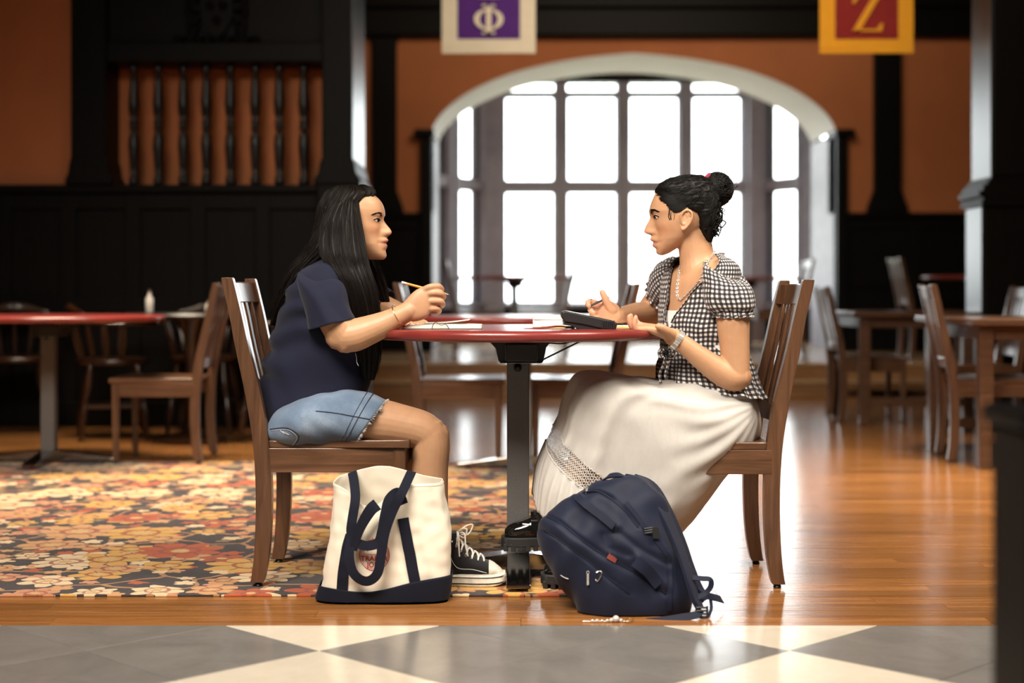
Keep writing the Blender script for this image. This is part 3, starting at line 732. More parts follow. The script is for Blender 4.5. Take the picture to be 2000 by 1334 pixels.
# ================================================================== furniture prototypes
def zrow(v): return (1148-v)*0.001459
def make_chair(name='dining_chair'):
    r = empty(name)
    prof = [(1148, 503, 25), (1080, 513, 29), (980, 517, 31), (880, 512.5, 31), (780, 497, 30), (680, 474, 26), (620, 462, 24), (556, 447, 23), (546, 445, 20)]
    a = catmull(np.array(prof, float), 4)
    def post_poly():
        L_ = [((c-w/2-1000)*0.001459+0.5, zrow(y)) for y, c, w in a]; R_ = [((c+w/2-1000)*0.001459+0.5, zrow(y)) for y, c, w in a]
        return L_+R_[::-1]
    def xc(z):
        zs_ = [zrow(q[0]) for q in a]; return float(np.interp(z, zs_, [(q[1]-1000)*0.001459+0.5 for q in a]))
    hwid = 0.208
    for s in (-1, 1):
        poly = [(x, max(z, 0.012)) for x, z in post_poly()]
        y0, y1 = (s*hwid-0.001, s*(hwid-0.034)); lo, hi = min(y0, y1), max(y0, y1)
        p = MB().prism(poly, 'y', lo, hi).build('back_post', M['chair'], r, local=True, bevel=0.004, angle=30)
        g = lathe(MB(), [(0.010, 0), (0.012, 0.003), (0.008, 0.012), (0.006, 0.016)], (-0.222, (lo+hi)/2, 0), 12).build('glide', M['blackplastic'], p, local=True)
    # front legs
    for s in (-1, 1):
        yc = s*(hwid-0.014); v = []
        for z, h_ in ((0.012, 0.013), (0.33, 0.0175), (0.395, 0.0175)):
            v += [(0.180+dx*h_, yc+dy*h_, z) for dx, dy in ((-1, -1), (1, -1), (1, 1), (-1, 1))]
        mb = MB().add(v, [(3, 2, 1, 0), (8, 9, 10, 11)]+[(k*4+j, k*4+(j+1) % 4, k*4+4+(j+1) % 4, k*4+4+j) for k in range(2) for j in range(4)])
        p = mb.build('front_leg', M['chair'], r, local=True, smooth=False, bevel=0.003)
        lathe(MB(), [(0.009, 0), (0.011, 0.003), (0.007, 0.012), (0.005, 0.016)], (0.180, yc, 0), 12).build('glide', M['blackplastic'], p, local=True)
    # seat: saddled plank
    nx, ny = 14, 14; xs = np.linspace(-0.200, 0.210, nx); ys = np.linspace(-0.222, 0.222, ny); v = []; f = []
    for zz in (0, 1):
        for i, x in enumerate(xs):
            for j, yy in enumerate(ys):
                wsc = 0.90+0.10*(i/(nx-1)); dip = 0.010*(1-(yy/0.222)**2)*(1-((x-0.0)/0.21)**2)*zz
                v.append((x, yy*wsc, 0.394+zz*0.021+0.004*zz*(i/(nx-1))-max(dip, 0)))
    for zz in (0, 1):
        for i in range(nx-1):
            for j in range(ny-1):
                b = zz*nx*ny; q = (b+i*ny+j, b+(i+1)*ny+j, b+(i+1)*ny+j+1, b+i*ny+j+1); f.append(q if zz else q[::-1])
    for i in range(nx-1): f += [(i*ny, (i+1)*ny, nx*ny+(i+1)*ny, nx*ny+i*ny), (i*ny+ny-1, nx*ny+i*ny+ny-1, nx*ny+(i+1)*ny+ny-1, (i+1)*ny+ny-1)]
    for j in range(ny-1): f += [(j, nx*ny+j, nx*ny+j+1, j+1), ((nx-1)*ny+j, (nx-1)*ny+j+1, nx*ny+(nx-1)*ny+j+1, nx*ny+(nx-1)*ny+j)]
    MB().add(v, f).build('seat', M['chair_x'], r, local=True, bevel=0.003)
    for s in (-1, 1):
        MB().box((-0.205, s*0.198-0.010, 0.325), (0.170, s*0.198+0.010, 0.394)).build('apron', M['chair_x'], r, local=True, smooth=False, bevel=0.002)
    MB().box((0.170, -0.185, 0.325), (0.190, 0.185, 0.394)).build('apron', M['chair'], r, local=True, smooth=False, bevel=0.002)
    # curved rails
    def rail(name, z0, z1, th, bow):
        v = []; f = []; n = 13
        for i in range(n):
            u = -1+2*i/(n-1); yy = u*(hwid-0.030); o_ = bow*(u*u-1)
            for z in (z0, z1):
                x = xc(z)+o_+0.004; v += [(x-th/2, yy, z), (x+th/2, yy, z)]
        for i in range(n-1):
            q = i*4; f += [(q, q+4, q+6, q+2), (q+1, q+3, q+7, q+5), (q+2, q+6, q+7, q+3), (q, q+1, q+5, q+4)]
        f += [(0, 2, 3, 1), ((n-1)*4, (n-1)*4+1, (n-1)*4+3, (n-1)*4+2)]
        return MB().add(v, f).build(name, M['chair'], r, local=True, bevel=0.004, angle=50)
    rail('crest_rail', 0.805, 0.868, 0.020, 0.022); rail('lower_rail', 0.462, 0.512, 0.018, 0.018)
    for k in range(5):
        u = -0.72+k*0.36; yy = u*(hwid-0.03); v = []; f = []
        zz = np.linspace(0.508, 0.810, 7)
        for z in zz:
            x = xc(z)+0.018*(u*u-1)+0.004
            v += [(x-0.005, yy-0.019, z), (x+0.005, yy-0.019, z), (x+0.005, yy+0.019, z), (x-0.005, yy+0.019, z)]
        f = [(3, 2, 1, 0), (24, 25, 26, 27)]+[(q*4+j, q*4+(j+1) % 4, q*4+4+(j+1) % 4, q*4+4+j) for q in range(6) for j in range(4)]
        MB().add(v, f).build('slat', M['chair'], r, local=True, angle=50, bevel=0.0015)
    return r
chair0 = make_chair()
def place(o, x, y, z, rz, label, group=None, cat='chair'):
    o.location = (x, y, z); o.rotation_euler = (0, 0, rz); o['label'] = label; o['category'] = cat
    if group: o['group'] = group
    return o
CH = [(-0.500, 4.567, 0.006, 0, 'brown wooden slat back chair under the woman in the navy shirt'),
      (0.534, 4.570, 0.0, PI, 'brown wooden slat back chair under the woman in the gingham blouse'),
      (-1.748, 7.67, 0.006, PI, 'empty brown wooden chair on the far carpet edge facing the left table'),
      (-0.245, 7.58, 0.006, 0, 'blurred wooden chair behind the table post, its seat pointing right'),
      (0.294, 7.58, 0.006, PI, 'blurred wooden chair behind the white skirt, its seat pointing left'),
      (2.35, 10.13, 0.0, 0, 'blurred chair at the farther rectangular table near the steps'),
      (2.415, 7.76, 0.0, -0.12, 'blurred chair tucked into the nearer rectangular table at right'),
      (2.74, 9.15, 0.0, PI, 'blurred chair with a glinting crest rail beside the right pillar'),
      (-0.297, 14.0, PZ, 0, 'chair silhouette left of the round table in the bay'),
      (0.27, 14.0, PZ, PI, 'chair silhouette right of the round table in the bay'),
      (2.40, 14.0, PZ, PI, 'chair silhouette on the platform by the right arch jamb'),
      (3.675, 13.5, PZ, 0, 'chair on the platform in front of the dark right wainscot')]
for i, (x, y, z, rz, lab) in enumerate(CH):
    o = chair0 if i == 0 else copy_tree(chair0)
    place(o, x, y, z, rz, lab, 'slat back wooden chairs')

def make_table(name, R=0.45, zt=0.731, detail=True):
    r = empty(name)
    n = 72; prof = [(0.0, zt), (R-0.020, zt), (R-0.008, zt-0.0015), (R-0.001, zt-0.008), (R, zt-0.016), (R-0.003, zt-0.025), (R-0.010, zt-0.030), (R-0.02, zt-0.031), (0.0, zt-0.031)]
    lathe(MB(), [(max(a, 0.001), b) for a, b in prof], n=n).build('table_top', M['redtop'], r, local=True, angle=50)
    cw = 0.033
    MB().box((-cw, -cw, 0.05), (cw, cw, 0.632)).build('column', M['greymetal'], r, local=True, smooth=False, bevel=0.003)
    MB().box((-cw+0.006, -cw+0.006, 0.60), (cw-0.006, cw-0.006, 0.70)).build('inner_column', M['blackmetal'], r, local=True, smooth=False, bevel=0.003)
    # bracket housing with flared cheeks
    zb = zt-0.031
    poly = [(-0.185, zb), (0.125, zb), (0.125, zb-0.008), (0.098, zb-0.010), (0.083, zb-0.026), (0.075, zb-0.066), (0.070, zb-0.073), (-0.052, zb-0.073), (-0.058, zb-0.066), (-0.066, zb-0.030), (-0.082, zb-0.012), (-0.112, zb-0.008), (-0.185, zb-0.008)]
    MB().prism(poly, 'y', -0.075, 0.075).build('bracket', M['blackplastic'], r, local=True, smooth=False, bevel=0.002)
    MB().box((-0.036, -0.088, zb-0.068), (0.056, -0.074, zb-0.016)).build('control_box', M['blackmetal'], r, local=True, smooth=False, bevel=0.003)
    for x0, x1, z0, z1 in ((-0.052, 0.068, zb-0.0725, zb-0.071), (-0.0375, -0.0365, zb-0.066, zb-0.02), (0.056, 0.057, zb-0.066, zb-0.02)):
        MB().box((x0, -0.0895, z0), (x1, -0.076, z1)).build('edge_glint', M['steel'], r, local=True, smooth=False)  # bright strips stand in for highlights along the bracket edges
    tube(MB(), [(-0.001, -0.030, 0.612), (-0.001, -0.046, 0.612)], 0.012, 14, 1).build('bolt', M['blackplastic'], r, local=True)
    tube(MB(), [(0.075, -0.03, zb-0.064), (0.12, -0.06, zb-0.040), (0.185, -0.10, zb-0.006)], 0.0026, 8, 4).build('cable', M['blackplastic'], r, local=True)
    tube(MB(), [(0.085, -0.03, zb-0.014), (0.13, -0.05, zb-0.016), (0.175, -0.07, zb-0.004)], 0.002, 8, 4).build('cable', M['blackplastic'], r, local=True)
    for k in range(4):
        a = k*PI/2; ca, sa = math.cos(a), math.sin(a)
        v = []
        for d, z1 in ((0.0, 0.062), (0.05, 0.058), (0.315, 0.024), (0.322, 0.020)):
            for w_, z in ((-0.034, 0.010), (0.034, 0.010), (0.034, z1), (-0.034, z1)): v.append((ca*d-sa*w_, sa*d+ca*w_, z))
        f = [(3, 2, 1, 0), (12, 13, 14, 15)]+[(q*4+j, q*4+(j+1) % 4, q*4+4+(j+1) % 4, q*4+4+j) for q in range(3) for j in range(4)]
        ft = MB().add(v, f).build('foot', M['polished'], r, local=True, smooth=False, bevel=0.002)
        lathe(MB(), [(0.012, 0), (0.014, 0.003), (0.006, 0.011)], (ca*0.27, sa*0.27, 0), 12).build('levelling_glide', M['blackplastic'], ft, local=True)
    return r
M['polished'] = simple('polished_black_steel', (0.30, 0.29, 0.28), 0.14, metal=1.0, var=0.05, scale=60)
TX, TY = 0.018, 4.60
table = make_table('round_table'); place(table, TX, TY, 0.006, 0, 'small round red table on a grey steel column between the two women', 'round red tables', 'table')
t2 = make_table('round_table', 0.56, 0.722); place(t2, -2.275, 7.55, 0.006, 0, 'blurred round red table at the left edge on a black column', 'round red tables', 'table')
def ctab(src, x, y, z, lab): return place(copy_tree(src), x, y, z, 0, lab, 'round red tables', 'table')
ctab(t2, 0.06, 7.30, 0.006, 'blurred round red table directly behind the main table')
ctab(t2, 0.02, 14.0, PZ, 'dark round table standing in front of the bay windows')
ctab(t2, 2.25, 14.75, PZ, 'round red table half hidden behind the bun hairdo by the arch')
ctab(t2, 4.17, 13.5, PZ, 'round red table on the platform against the right wainscot')

def make_rect_table(x0, x1, y0, y1, zt, lab):
    r = empty('rectangular_table', ((x0+x1)/2, (y0+y1)/2, 0)); hx, hy = (x1-x0)/2, (y1-y0)/2
    MB().box((-hx, -hy, zt-0.032), (hx, hy, zt)).build('table_top', M['tablewood'], r, local=True, smooth=False, bevel=0.006)
    for s in (-1, 1):
        MB().box((-hx+0.09, s*(hy-0.085)-0.01, zt-0.10), (hx-0.09, s*(hy-0.085)+0.01, zt-0.032)).build('apron', M['tablewood'], r, local=True, smooth=False, bevel=0.002)
        MB().box((s*(hx-0.085)-0.01, -hy+0.09, zt-0.10), (s*(hx-0.085)+0.01, hy-0.09, zt-0.032)).build('apron', M['tablewood'], r, local=True, smooth=False, bevel=0.002)
        MB().box((-hx+0.09, s*(hy-0.085)-0.012, 0.12), (hx-0.09, s*(hy-0.085)+0.012, 0.17)).build('stretcher', M['tablewood'], r, local=True, smooth=False, bevel=0.002)
        for t in (-1, 1):
            MB().box((s*(hx-0.085)-0.034, t*(hy-0.085)-0.034, 0), (s*(hx-0.085)+0.034, t*(hy-0.085)+0.034, zt-0.032)).build('leg', M['tablewood'], r, local=True, smooth=False, bevel=0.005)
    return tag(r, lab, 'table', 'rectangular wooden tables')
make_rect_table(2.17, 3.00, 7.24, 8.28, 0.715, 'brown rectangular wooden table, the nearer of the two at right')
make_rect_table(2.14, 2.96, 9.62, 10.62, 0.715, 'brown rectangular wooden table near the steps, the farther of the two')

# ---- dark captain chairs and a dark table in the shade at left
def make_captain():
    r = empty('captain_chair')
    lathe(MB(), [(0.02, 0.425), (0.19, 0.425), (0.205, 0.435), (0.205, 0.452), (0.19, 0.462), (0.10, 0.452), (0.02, 0.450)], n=28).build('seat', M['captain'], r, local=True, angle=60)
    for sx, sy in ((1, 1), (1, -1), (-1, 1), (-1, -1)):
        pts = [(sx*0.13, sy*0.13, 0.43), (sx*0.145, sy*0.145, 0.30), (sx*0.16, sy*0.16, 0.22), (sx*0.17, sy*0.17, 0.14), (sx*0.185, sy*0.185, 0.012)]
        tube(MB(), pts, [0.014, 0.024, 0.015, 0.022, 0.012], 10, 4).build('leg', M['captain'], r, local=True)
    for s in (-1, 1): tube(MB(), [(-0.165, s*0.165, 0.19), (0.165, s*0.165, 0.19)], 0.010, 8, 1).build('stretcher', M['captain'], r, local=True)
    arm = [(0.22, -0.24, 0.66), (0.10, -0.255, 0.665), (-0.08, -0.24, 0.67), (-0.20, -0.13, 0.685), (-0.24, 0, 0.69), (-0.20, 0.13, 0.685), (-0.08, 0.24, 0.67), (0.10, 0.255, 0.665), (0.22, 0.24, 0.66)]
    tube(MB(), arm, [0.03]*9, 10, 5, flat=0.55, flat_dir=(0, 0, 1)).build('arm_rail', M['captain'], r, local=True)
    tube(MB(), [(-0.17, -0.19, 0.71), (-0.245, 0, 0.745), (-0.17, 0.19, 0.71)], [0.02, 0.034, 0.02], 10, 6, flat=0.6, flat_dir=(1, 0, 0)).build('crest_rail', M['captain'], r, local=True)
    for k in range(9):
        a = PI*0.42+k*(2*PI-2*PI*0.42)/8; tx, ty = math.cos(a)*0.235, math.sin(a)*0.24
        tube(MB(), [(math.cos(a)*0.18, math.sin(a)*0.18, 0.45), ((math.cos(a)*0.18+tx)/2, (math.sin(a)*0.18+ty)/2, 0.56), (tx, ty, 0.67)], [0.008, 0.013, 0.007], 8, 3).build('spindle', M['captain'], r, local=True)
    return r
cap0 = make_captain()
for i, (x, y, rz, lab) in enumerate([(-2.30, 8.85, 0.3, 'dark spindle captain chair behind the left red table'), (-1.30, 8.75, PI-0.3, 'dark spindle captain chair with an orange glint behind the navy shirt'), (-1.85, 9.25, -PI/2, 'dark spindle captain chair against the left wainscot'), (-2.95, 9.15, -1.2, 'dark spindle captain chair in the shade at far left')]):
    o = cap0 if i == 0 else copy_tree(cap0); place(o, x, y, 0, rz, lab, 'dark captain chairs')
dt = empty('pedestal_table', (-1.80, 8.62, 0), 'dark round pedestal table in the shade by the left wainscot', 'table')
lathe(MB(), [(0.01, 0.70), (0.36, 0.70), (0.37, 0.712), (0.36, 0.725), (0.01, 0.725)], n=40).build('table_top', M['blackwood'], dt, local=True, angle=50)
lathe(MB(), [(0.20, 0), (0.20, 0.02), (0.06, 0.05), (0.035, 0.12), (0.05, 0.30), (0.03, 0.42), (0.045, 0.60), (0.09, 0.70)], n=24).build('pedestal', M['captain'], dt, local=True, angle=60)
def bottle(x, y, z, h_, r_, lab):
    b = empty('bottle', (x, y, z), lab, 'bottle', 'bottles on the dark table')
    lathe(MB(), [(r_*.9, 0), (r_, 0.005), (r_, h_*0.6), (r_*.45, h_*0.75), (r_*.4, h_*0.9)], n=16).build('body', M['bottle'], b, local=True, angle=60)
    lathe(MB(), [(r_*.45, h_*0.88), (r_*.48, h_*0.9), (r_*.48, h_), (r_*.2, h_)], n=14).build('cap', M['steel'], b, local=True, angle=60)
bottle(-2.02, 8.56, 0.725, 0.13, 0.022, 'pale bottle on the dark table, leftmost of three'); bottle(-1.72, 8.72, 0.725, 0.07, 0.024, 'short pale shaker on the dark table, middle of three'); bottle(-1.60, 8.60, 0.725, 0.065, 0.022, 'short pale shaker on the dark table, rightmost of three')

# ---- near post at the right edge of the frame
np_ = empty('newel_post', (0.70, 1.93, 0), 'dark brown wooden post out of focus at the right edge', 'post')
MB().box((-0.075, -0.075, 0), (0.075, 0.075, 0.675)).build('shaft', M['darkwood'], np_, local=True, smooth=False, bevel=0.008)
MB().box((-0.085, -0.085, 0.675), (0.085, 0.085, 0.70)).build('cap', M['darkwood'], np_, local=True, smooth=False, bevel=0.008)
MB().box((-0.09, -0.09, 0), (0.09, 0.09, 0.10)).build('plinth', M['darkwood'], np_, local=True, smooth=False, bevel=0.006)

# ---- banners
YN = 10.5; kn = YN/F
def banner(px0, px1, inner, border, lettercol, letter, lab):
    x0, x1 = (px0-1000)*kn, (px1-1000)*kn; zb = H-(104-HY)*kn; cxm = (x0+x1)/2; zt = zb+1.25; w = x1-x0
    r = empty('banner', (cxm, YN, zb), lab, 'banner', 'hanging banners')
    def sheet(name, X0, X1, Z0, Z1, yo, mat, th=0.004):
        nx, nz = 16, 24; v = []; f = []
        for s in (0, 1):
            for i in range(nx+1):
                for j in range(nz+1):
                    x = X0+(X1-X0)*i/nx; z = Z0+(Z1-Z0)*j/nz; u = (x-x0)/w; q = (z-zb)/1.25
                    v.append((x, YN+yo+s*th+0.005*math.sin(u*5+1)*(1-q), z))
        m = (nx+1)*(nz+1)
        for s in (0, 1):
            for i in range(nx):
                for j in range(nz):
                    a = s*m+i*(nz+1)+j; q = (a, a+nz+1, a+nz+2, a+1); f.append(q if s == 0 else q[::-1])
        for i in range(nx):
            for j in (0, nz): a = i*(nz+1)+j; f.append((a, a+nz+1, m+a+nz+1, m+a))
        for j in range(nz):
            for i in (0, nx): a = i*(nz+1)+j; f.append((a, a+1, m+a+1, m+a))
        return MB().add(v, f).build(name, mat, r, angle=60)
    b = 0.165*w
    sheet('border', x0, x1, zb, zt, 0, border); sheet('field', x0+b, x1-b, zb+b*0.92, zt-b, -0.004, inner)
    # bottom hem seam
    MB().box((x0, YN-0.006+0.004, zb+0.035), (x1, YN+0.000+0.004, zb+0.038)).build('hem_seam', border, r, smooth=False)
    tube(MB(), [(x0-0.06, YN+0.004, zt), (x1+0.06, YN+0.004, zt)], 0.014, 10, 1).build('rod', M['blackmetal'], r)
    for s in (x0, x1): tube(MB(), [(s, YN+0.004, zt), (s, YN+0.004, 4.6)], 0.004, 6, 1).build('cord', M['blackmetal'], r)
    def flat(polys, name='letter'):
        for pl in polys:
            MB().prism([(cxm+p[0], p[1]) for p in pl], 'y', YN-0.022, YN-0.004).build(name, lettercol, r, smooth=False)
    zl0 = H-(67-HY)*kn; zl1 = H-(10-HY)*kn; hh = zl1-zl0
    if letter == 'phi':
        mb = MB(); zc = (zl0+zl1)/2; N = 40
        v = []; f = []
        for i in range(N):
            a = 2*PI*i/N
            for rx, rz in ((0.100, 0.072), (0.062, 0.060)):
                for yy in (YN-0.022, YN-0.004): v.append((cxm+rx*math.cos(a), yy, zc+rz*math.sin(a)))
        for i in range(N):
            a, b2 = i*4, ((i+1) % N)*4; f += [(a, b2, b2+2, a+2), (a+1, a+3, b2+3, b2+1), (a, a+1, b2+1, b2), (a+2, b2+2, b2+3, a+3)]
        mb.add(v, f).build('letter', lettercol, r, angle=40)
        MB().box((cxm-0.018, YN-0.023, zl0), (cxm+0.018, YN-0.002, zl1)).build('letter_stroke', lettercol, r, smooth=False)
        for z in (zl0, zl1-0.012): MB().box((cxm-0.045, YN-0.023, z), (cxm+0.045, YN-0.002, z+0.012)).build('letter_stroke', lettercol, r, smooth=False)
        for dz in (0.095, 0.175, 0.255):
            MB().box((cxm-(0.075), YN-0.023, zl0+hh+dz-0.05), (cxm+0.075, YN-0.002, zl0+hh+dz-0.05+0.028)).build('letter_stroke', lettercol, r, smooth=False)
    else:
        z0 = H-(62-HY)*kn; z1 = H-(-8-HY)*kn; w2 = 0.100; t = 0.012
        flat([[(-w2, z0), (w2, z0), (w2+0.008, z0+0.055), (w2-0.006, z0+0.055), (w2-0.030, z0+t+0.004), (-w2*0.55, z0+t)],
              [(-w2, z0), (-w2+0.048, z0), (w2*0.92, z1), (w2*0.92-0.048, z1)],
              [(-w2*0.9, z1), (w2*0.92, z1), (w2*0.6, z1-t), (-w2*0.6, z1-t-0.004), (-w2*0.85, z1-0.055), (-w2*0.98, z1-0.055)]])
    return r
banner(863, 1046, M['purple'], M['bannerwhite'], M['bannerwhite'], 'phi', 'purple banner with white border and a white Greek letter phi')
banner(1601, 1784, M['crimson'], M['gold'], M['gold'], 'z', 'dark red banner with gold border and a gold letter Z')

# ================================================================== people
def np3(v): return np.array([v[0], v[1], v[2]], float)
def head_grid(mb, prof_px, sgn, xref, yref, sc, org, yaw, hscale=1.0):
    """head as stacked rings. prof_px: midline profile in pixels from chin bottom up to crown.
       local x = forward, y = side, z = up from the chin. returns transform and helpers"""
    z = np.array([(yref-p[1])*sc for p in prof_px]); x = np.array([0.09+sgn*(p[0]-xref)*sc for p in prof_px])
    zt = z[-1]
    zz = np.concatenate([np.linspace(0.0005, zt-0.03, 110), zt-0.03*(1-np.sin(np.linspace(0, PI/2, 26)))[1:]])
    zz[-1] = zt-0.0002
    def smooth_interp(zq, zs_, xs_):
        # monotone-ish: dense catmull of the profile, then linear lookup
        a = catmull(np.stack([zs_, xs_], 1), 8); o_ = np.argsort(a[:, 0]); return np.interp(zq, a[o_, 0], a[o_, 1])
    xm = smooth_interp(zz, z, x)
    q = zz/zt
    # back of the head and widths against relative height
    xb = np.interp(q, [0, .03, .08, .14, .22, .30, .38, .48, .60, .72, .84, .92, .97, 1.0], [.048, .030, .012, -.008, -.030, -.060, -.080, -.092, -.099, -.098, -.084, -.062, -.040, -.012])
    hw = np.interp(q, [0, .03, .08, .14, .22, .32, .45, .58, .70, .80, .88, .94, .975, 1.0], [.010, .019, .030, .040, .050, .057, .063, .067, .069, .066, .057, .042, .028, .004])*hscale
    return zz, xm, xb, hw, zt
def build_head(mb, spec):
    zz, xm, xb, hw, zt = head_grid(mb, spec['prof'], spec['sgn'], spec['xref'], spec['yref'], spec['sc'], None, 0, spec.get('hscale', 1))
    zk = spec['z']       # dict of key heights: brow, nasion, tip, sub, mouth, chin
    lerp = lambda a, b, t: a+(b-a)*t
    f_x = lambda zq: float(np.interp(zq, zz, xm))
    bx, cx = f_x(zk['brow']), f_x(zk['chin'])
    n = 120; th = np.linspace(-PI, PI, n, endpoint=False); rows = []
    for i, z in enumerate(zz):
        if z >= zk['brow']: base = xm[i]; amp = 0
        elif z >= zk['chin']:
            t = (zk['brow']-z)/(zk['brow']-zk['chin']); base = lerp(bx, cx, t)-0.010*math.sin(PI*min(1, t*1.05))**0.8-0.002*t
            amp = xm[i]-base
        else: base = xm[i]-0.002*(z/zk['chin']); amp = xm[i]-base
        c0 = (base+xb[i])/2; a = max((base-xb[i])/2, 0.002)
        # front flatter than back
        cth, sth = np.cos(th), np.sin(th)
        e = np.where(cth > 0, 2.5, 2.0)
        X = c0+a*np.sign(cth)*np.abs(cth)**(2/e); Yv = hw[i]*np.sign(sth)*np.abs(sth)**(2/e)
        front = np.clip((X-c0)/a, 0, 1)**1.5
        sig = np.interp(z, [zk['chin']-0.02, zk['chin'], zk['mouth']-0.006, zk['mouth']+0.006, zk['sub'], zk['tip']-0.003, zk['tip']+0.008, zk['nasion'], zk['brow']], [.020, .021, .024, .024, .017, .0135, .0105, .0090, .02])
        X = X+amp*np.exp(-(np.abs(Yv)/sig)**2.3)*front
        g = lambda y0, z0, sy, sz: np.exp(-((np.abs(Yv)-y0)/sy)**2-((z-z0)/sz)**2)
        ze = zk['eye']
        X = X+front*(-0.0065*g(.030, ze, .017, .012)+0.0034*g(.031, ze, .012, .0065)+0.0018*g(.034, ze+0.0185, .020, .006)+0.004*g(.046, ze-0.026, .016, .014)+0.0060*g(.0135, zk['tip']-0.003, .005, .006)-0.003*g(.028, zk['mouth'], .006, .010)-0.0035*g(.0, zk['mouth'], .022, .0018))
        Yv = Yv+np.sign(Yv)*0.003*np.exp(-((X-0.045)/.03)**2-((z-(ze-0.022))/.02)**2)
        rows.append(np.stack([X, Yv, np.full(n, z)], 1))
    P = np.array(rows)
    Rm = np.array(spec['R']); org = np.array(spec['org'])
    Wp = (P.reshape(-1, 3)-np.array([0.09, 0, 0]))@Rm.T+org
    K = len(zz); fs = [(k*n+j, k*n+(j+1) % n, (k+1)*n+(j+1) % n, (k+1)*n+j) for k in range(K-1) for j in range(n)]
    fs += [tuple(range(n))[::-1], tuple((K-1)*n+j for j in range(n))]
    mb.add(Wp, fs)
    spec['tow'] = lambda p: np.array(p, float)@Rm.T+org-np.array([0.09, 0, 0])@Rm.T
    spec['tol'] = lambda p: (np.array(p, float)-org)@Rm+np.array([0.09, 0, 0])
    spec['fx'] = f_x; spec['zt'] = zt; spec['xb'] = lambda zq: float(np.interp(zq, zz, xb)); spec['hw'] = lambda zq: float(np.interp(zq, zz, hw))
    return spec
def rotz(a): c_, s_ = math.cos(a), math.sin(a); return [[c_, -s_, 0], [s_, c_, 0], [0, 0, 1]]
def ear(mb, spec, x, z, s, h_=0.060):
    """ear at local (x, z) on side s, merged into the body"""
    tw = spec['tow']; y0 = s*(spec['hw'](z)-0.001)
    def pt(dx, dz, dy): return tw((x+dx-0.10*dz, y0+s*dy, z+dz))
    rim = [(0.010, -0.006, 0.004), (0.014, 0.012, 0.008), (0.008, 0.027, 0.010), (-0.006, 0.031, 0.012), (-0.017, 0.022, 0.014), (-0.019, 0.006, 0.014), (-0.013, -0.010, 0.012), (-0.004, -0.021, 0.009), (0.004, -0.027, 0.007), (0.009, -0.022, 0.005)]
    k = h_/0.060
    tube(mb, [pt(a*k, b*k, c_*k) for a, b, c_ in rim], [.0035, .0038, .0038, .0038, .0038, .0036, .0035, .0048, .0052, .004], 8, 4)
    inner = [(-0.002, 0.020, 0.008), (-0.010, 0.008, 0.009), (-0.006, -0.006, 0.008), (0.004, -0.012, 0.007)]
    tube(mb, [pt(a*k, b*k, c_*k) for a, b, c_ in inner], [.003, .0034, .0034, .003], 8, 4)
    tube(mb, [pt(-0.003, 0.02*k, 0.0035), pt(-0.005, 0, 0.004), pt(0.002, -0.018*k, 0.0035)], [.010, .013, .008], 12, 4, flat=0.35, flat_dir=np.array(spec['R'])@np.array([0, 1, 0]))
    tube(mb, [pt(0.011*k, 0.002, 0.006), pt(0.010*k, -0.008, 0.006)], [.0035, .003], 8, 2)
def paint_body(me, root, spec, tone, lip, extra=None):
    n = len(me.vertices); co = np.empty(n*3); me.vertices.foreach_get('co', co); co = co.reshape(-1, 3)
    Lc = spec['tol'](co); zk = spec['z']
    col = np.tile(np.array(tone), (n, 1))
    face = (Lc[:, 0] > 0.02) & (np.abs(Lc[:, 1]) < 0.09) & (Lc[:, 2] > -0.02) & (Lc[:, 2] < spec['zt']+0.02)
    yy, z_, x_ = Lc[:, 1], Lc[:, 2], Lc[:, 0]
    def blend(mask, c_):
        m = np.clip(mask, 0, 1)[:, None]*face[:, None]; return col*(1-m)+np.array(c_)*m
    red = np.array(tone)*np.array([1.05, 0.80, 0.74])
    col = blend(0.55*np.exp(-((np.abs(yy)-0.042)/.018)**2-((z_-(zk['tip']+0.002))/.018)**2), red)
    col = blend(0.5*np.exp(-(yy/.016)**2-((z_-zk['tip'])/.009)**2)*(x_ > 0.07), red)
    w_ = np.clip(1-(np.abs(yy)/0.0245)**2, 0, 1)
    up = zk['mouth']+0.0085*w_**0.7; lo = zk['mouth']-0.0105*w_**0.6
    lipm = 1/(1+np.exp(-(up-z_)/0.0007))*1/(1+np.exp(-(z_-lo)/0.0007))*(np.abs(yy) < 0.0245)*(x_ > 0.06)
    col = blend(lipm*0.85, lip)
    col = blend(0.8*np.exp(-((z_-zk['mouth'])/0.0012)**2)*(np.abs(yy) < 0.023)*(x_ > 0.06), np.array(lip)*0.25)
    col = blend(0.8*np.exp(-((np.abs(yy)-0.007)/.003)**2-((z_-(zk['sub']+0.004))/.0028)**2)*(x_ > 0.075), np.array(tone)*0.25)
    col = blend(0.35*np.exp(-((np.abs(yy)-0.031)/.016)**2-((z_-zk['eye'])/.008)**2), np.array(tone)*0.88)
    if extra is not None: col = extra(co, col)
    at = me.color_attributes.new('tone', 'FLOAT_COLOR', 'POINT')
    at.data.foreach_set('color', np.hstack([np.clip(col, 0, 1), np.ones((n, 1))]).astype(np.float32).ravel())
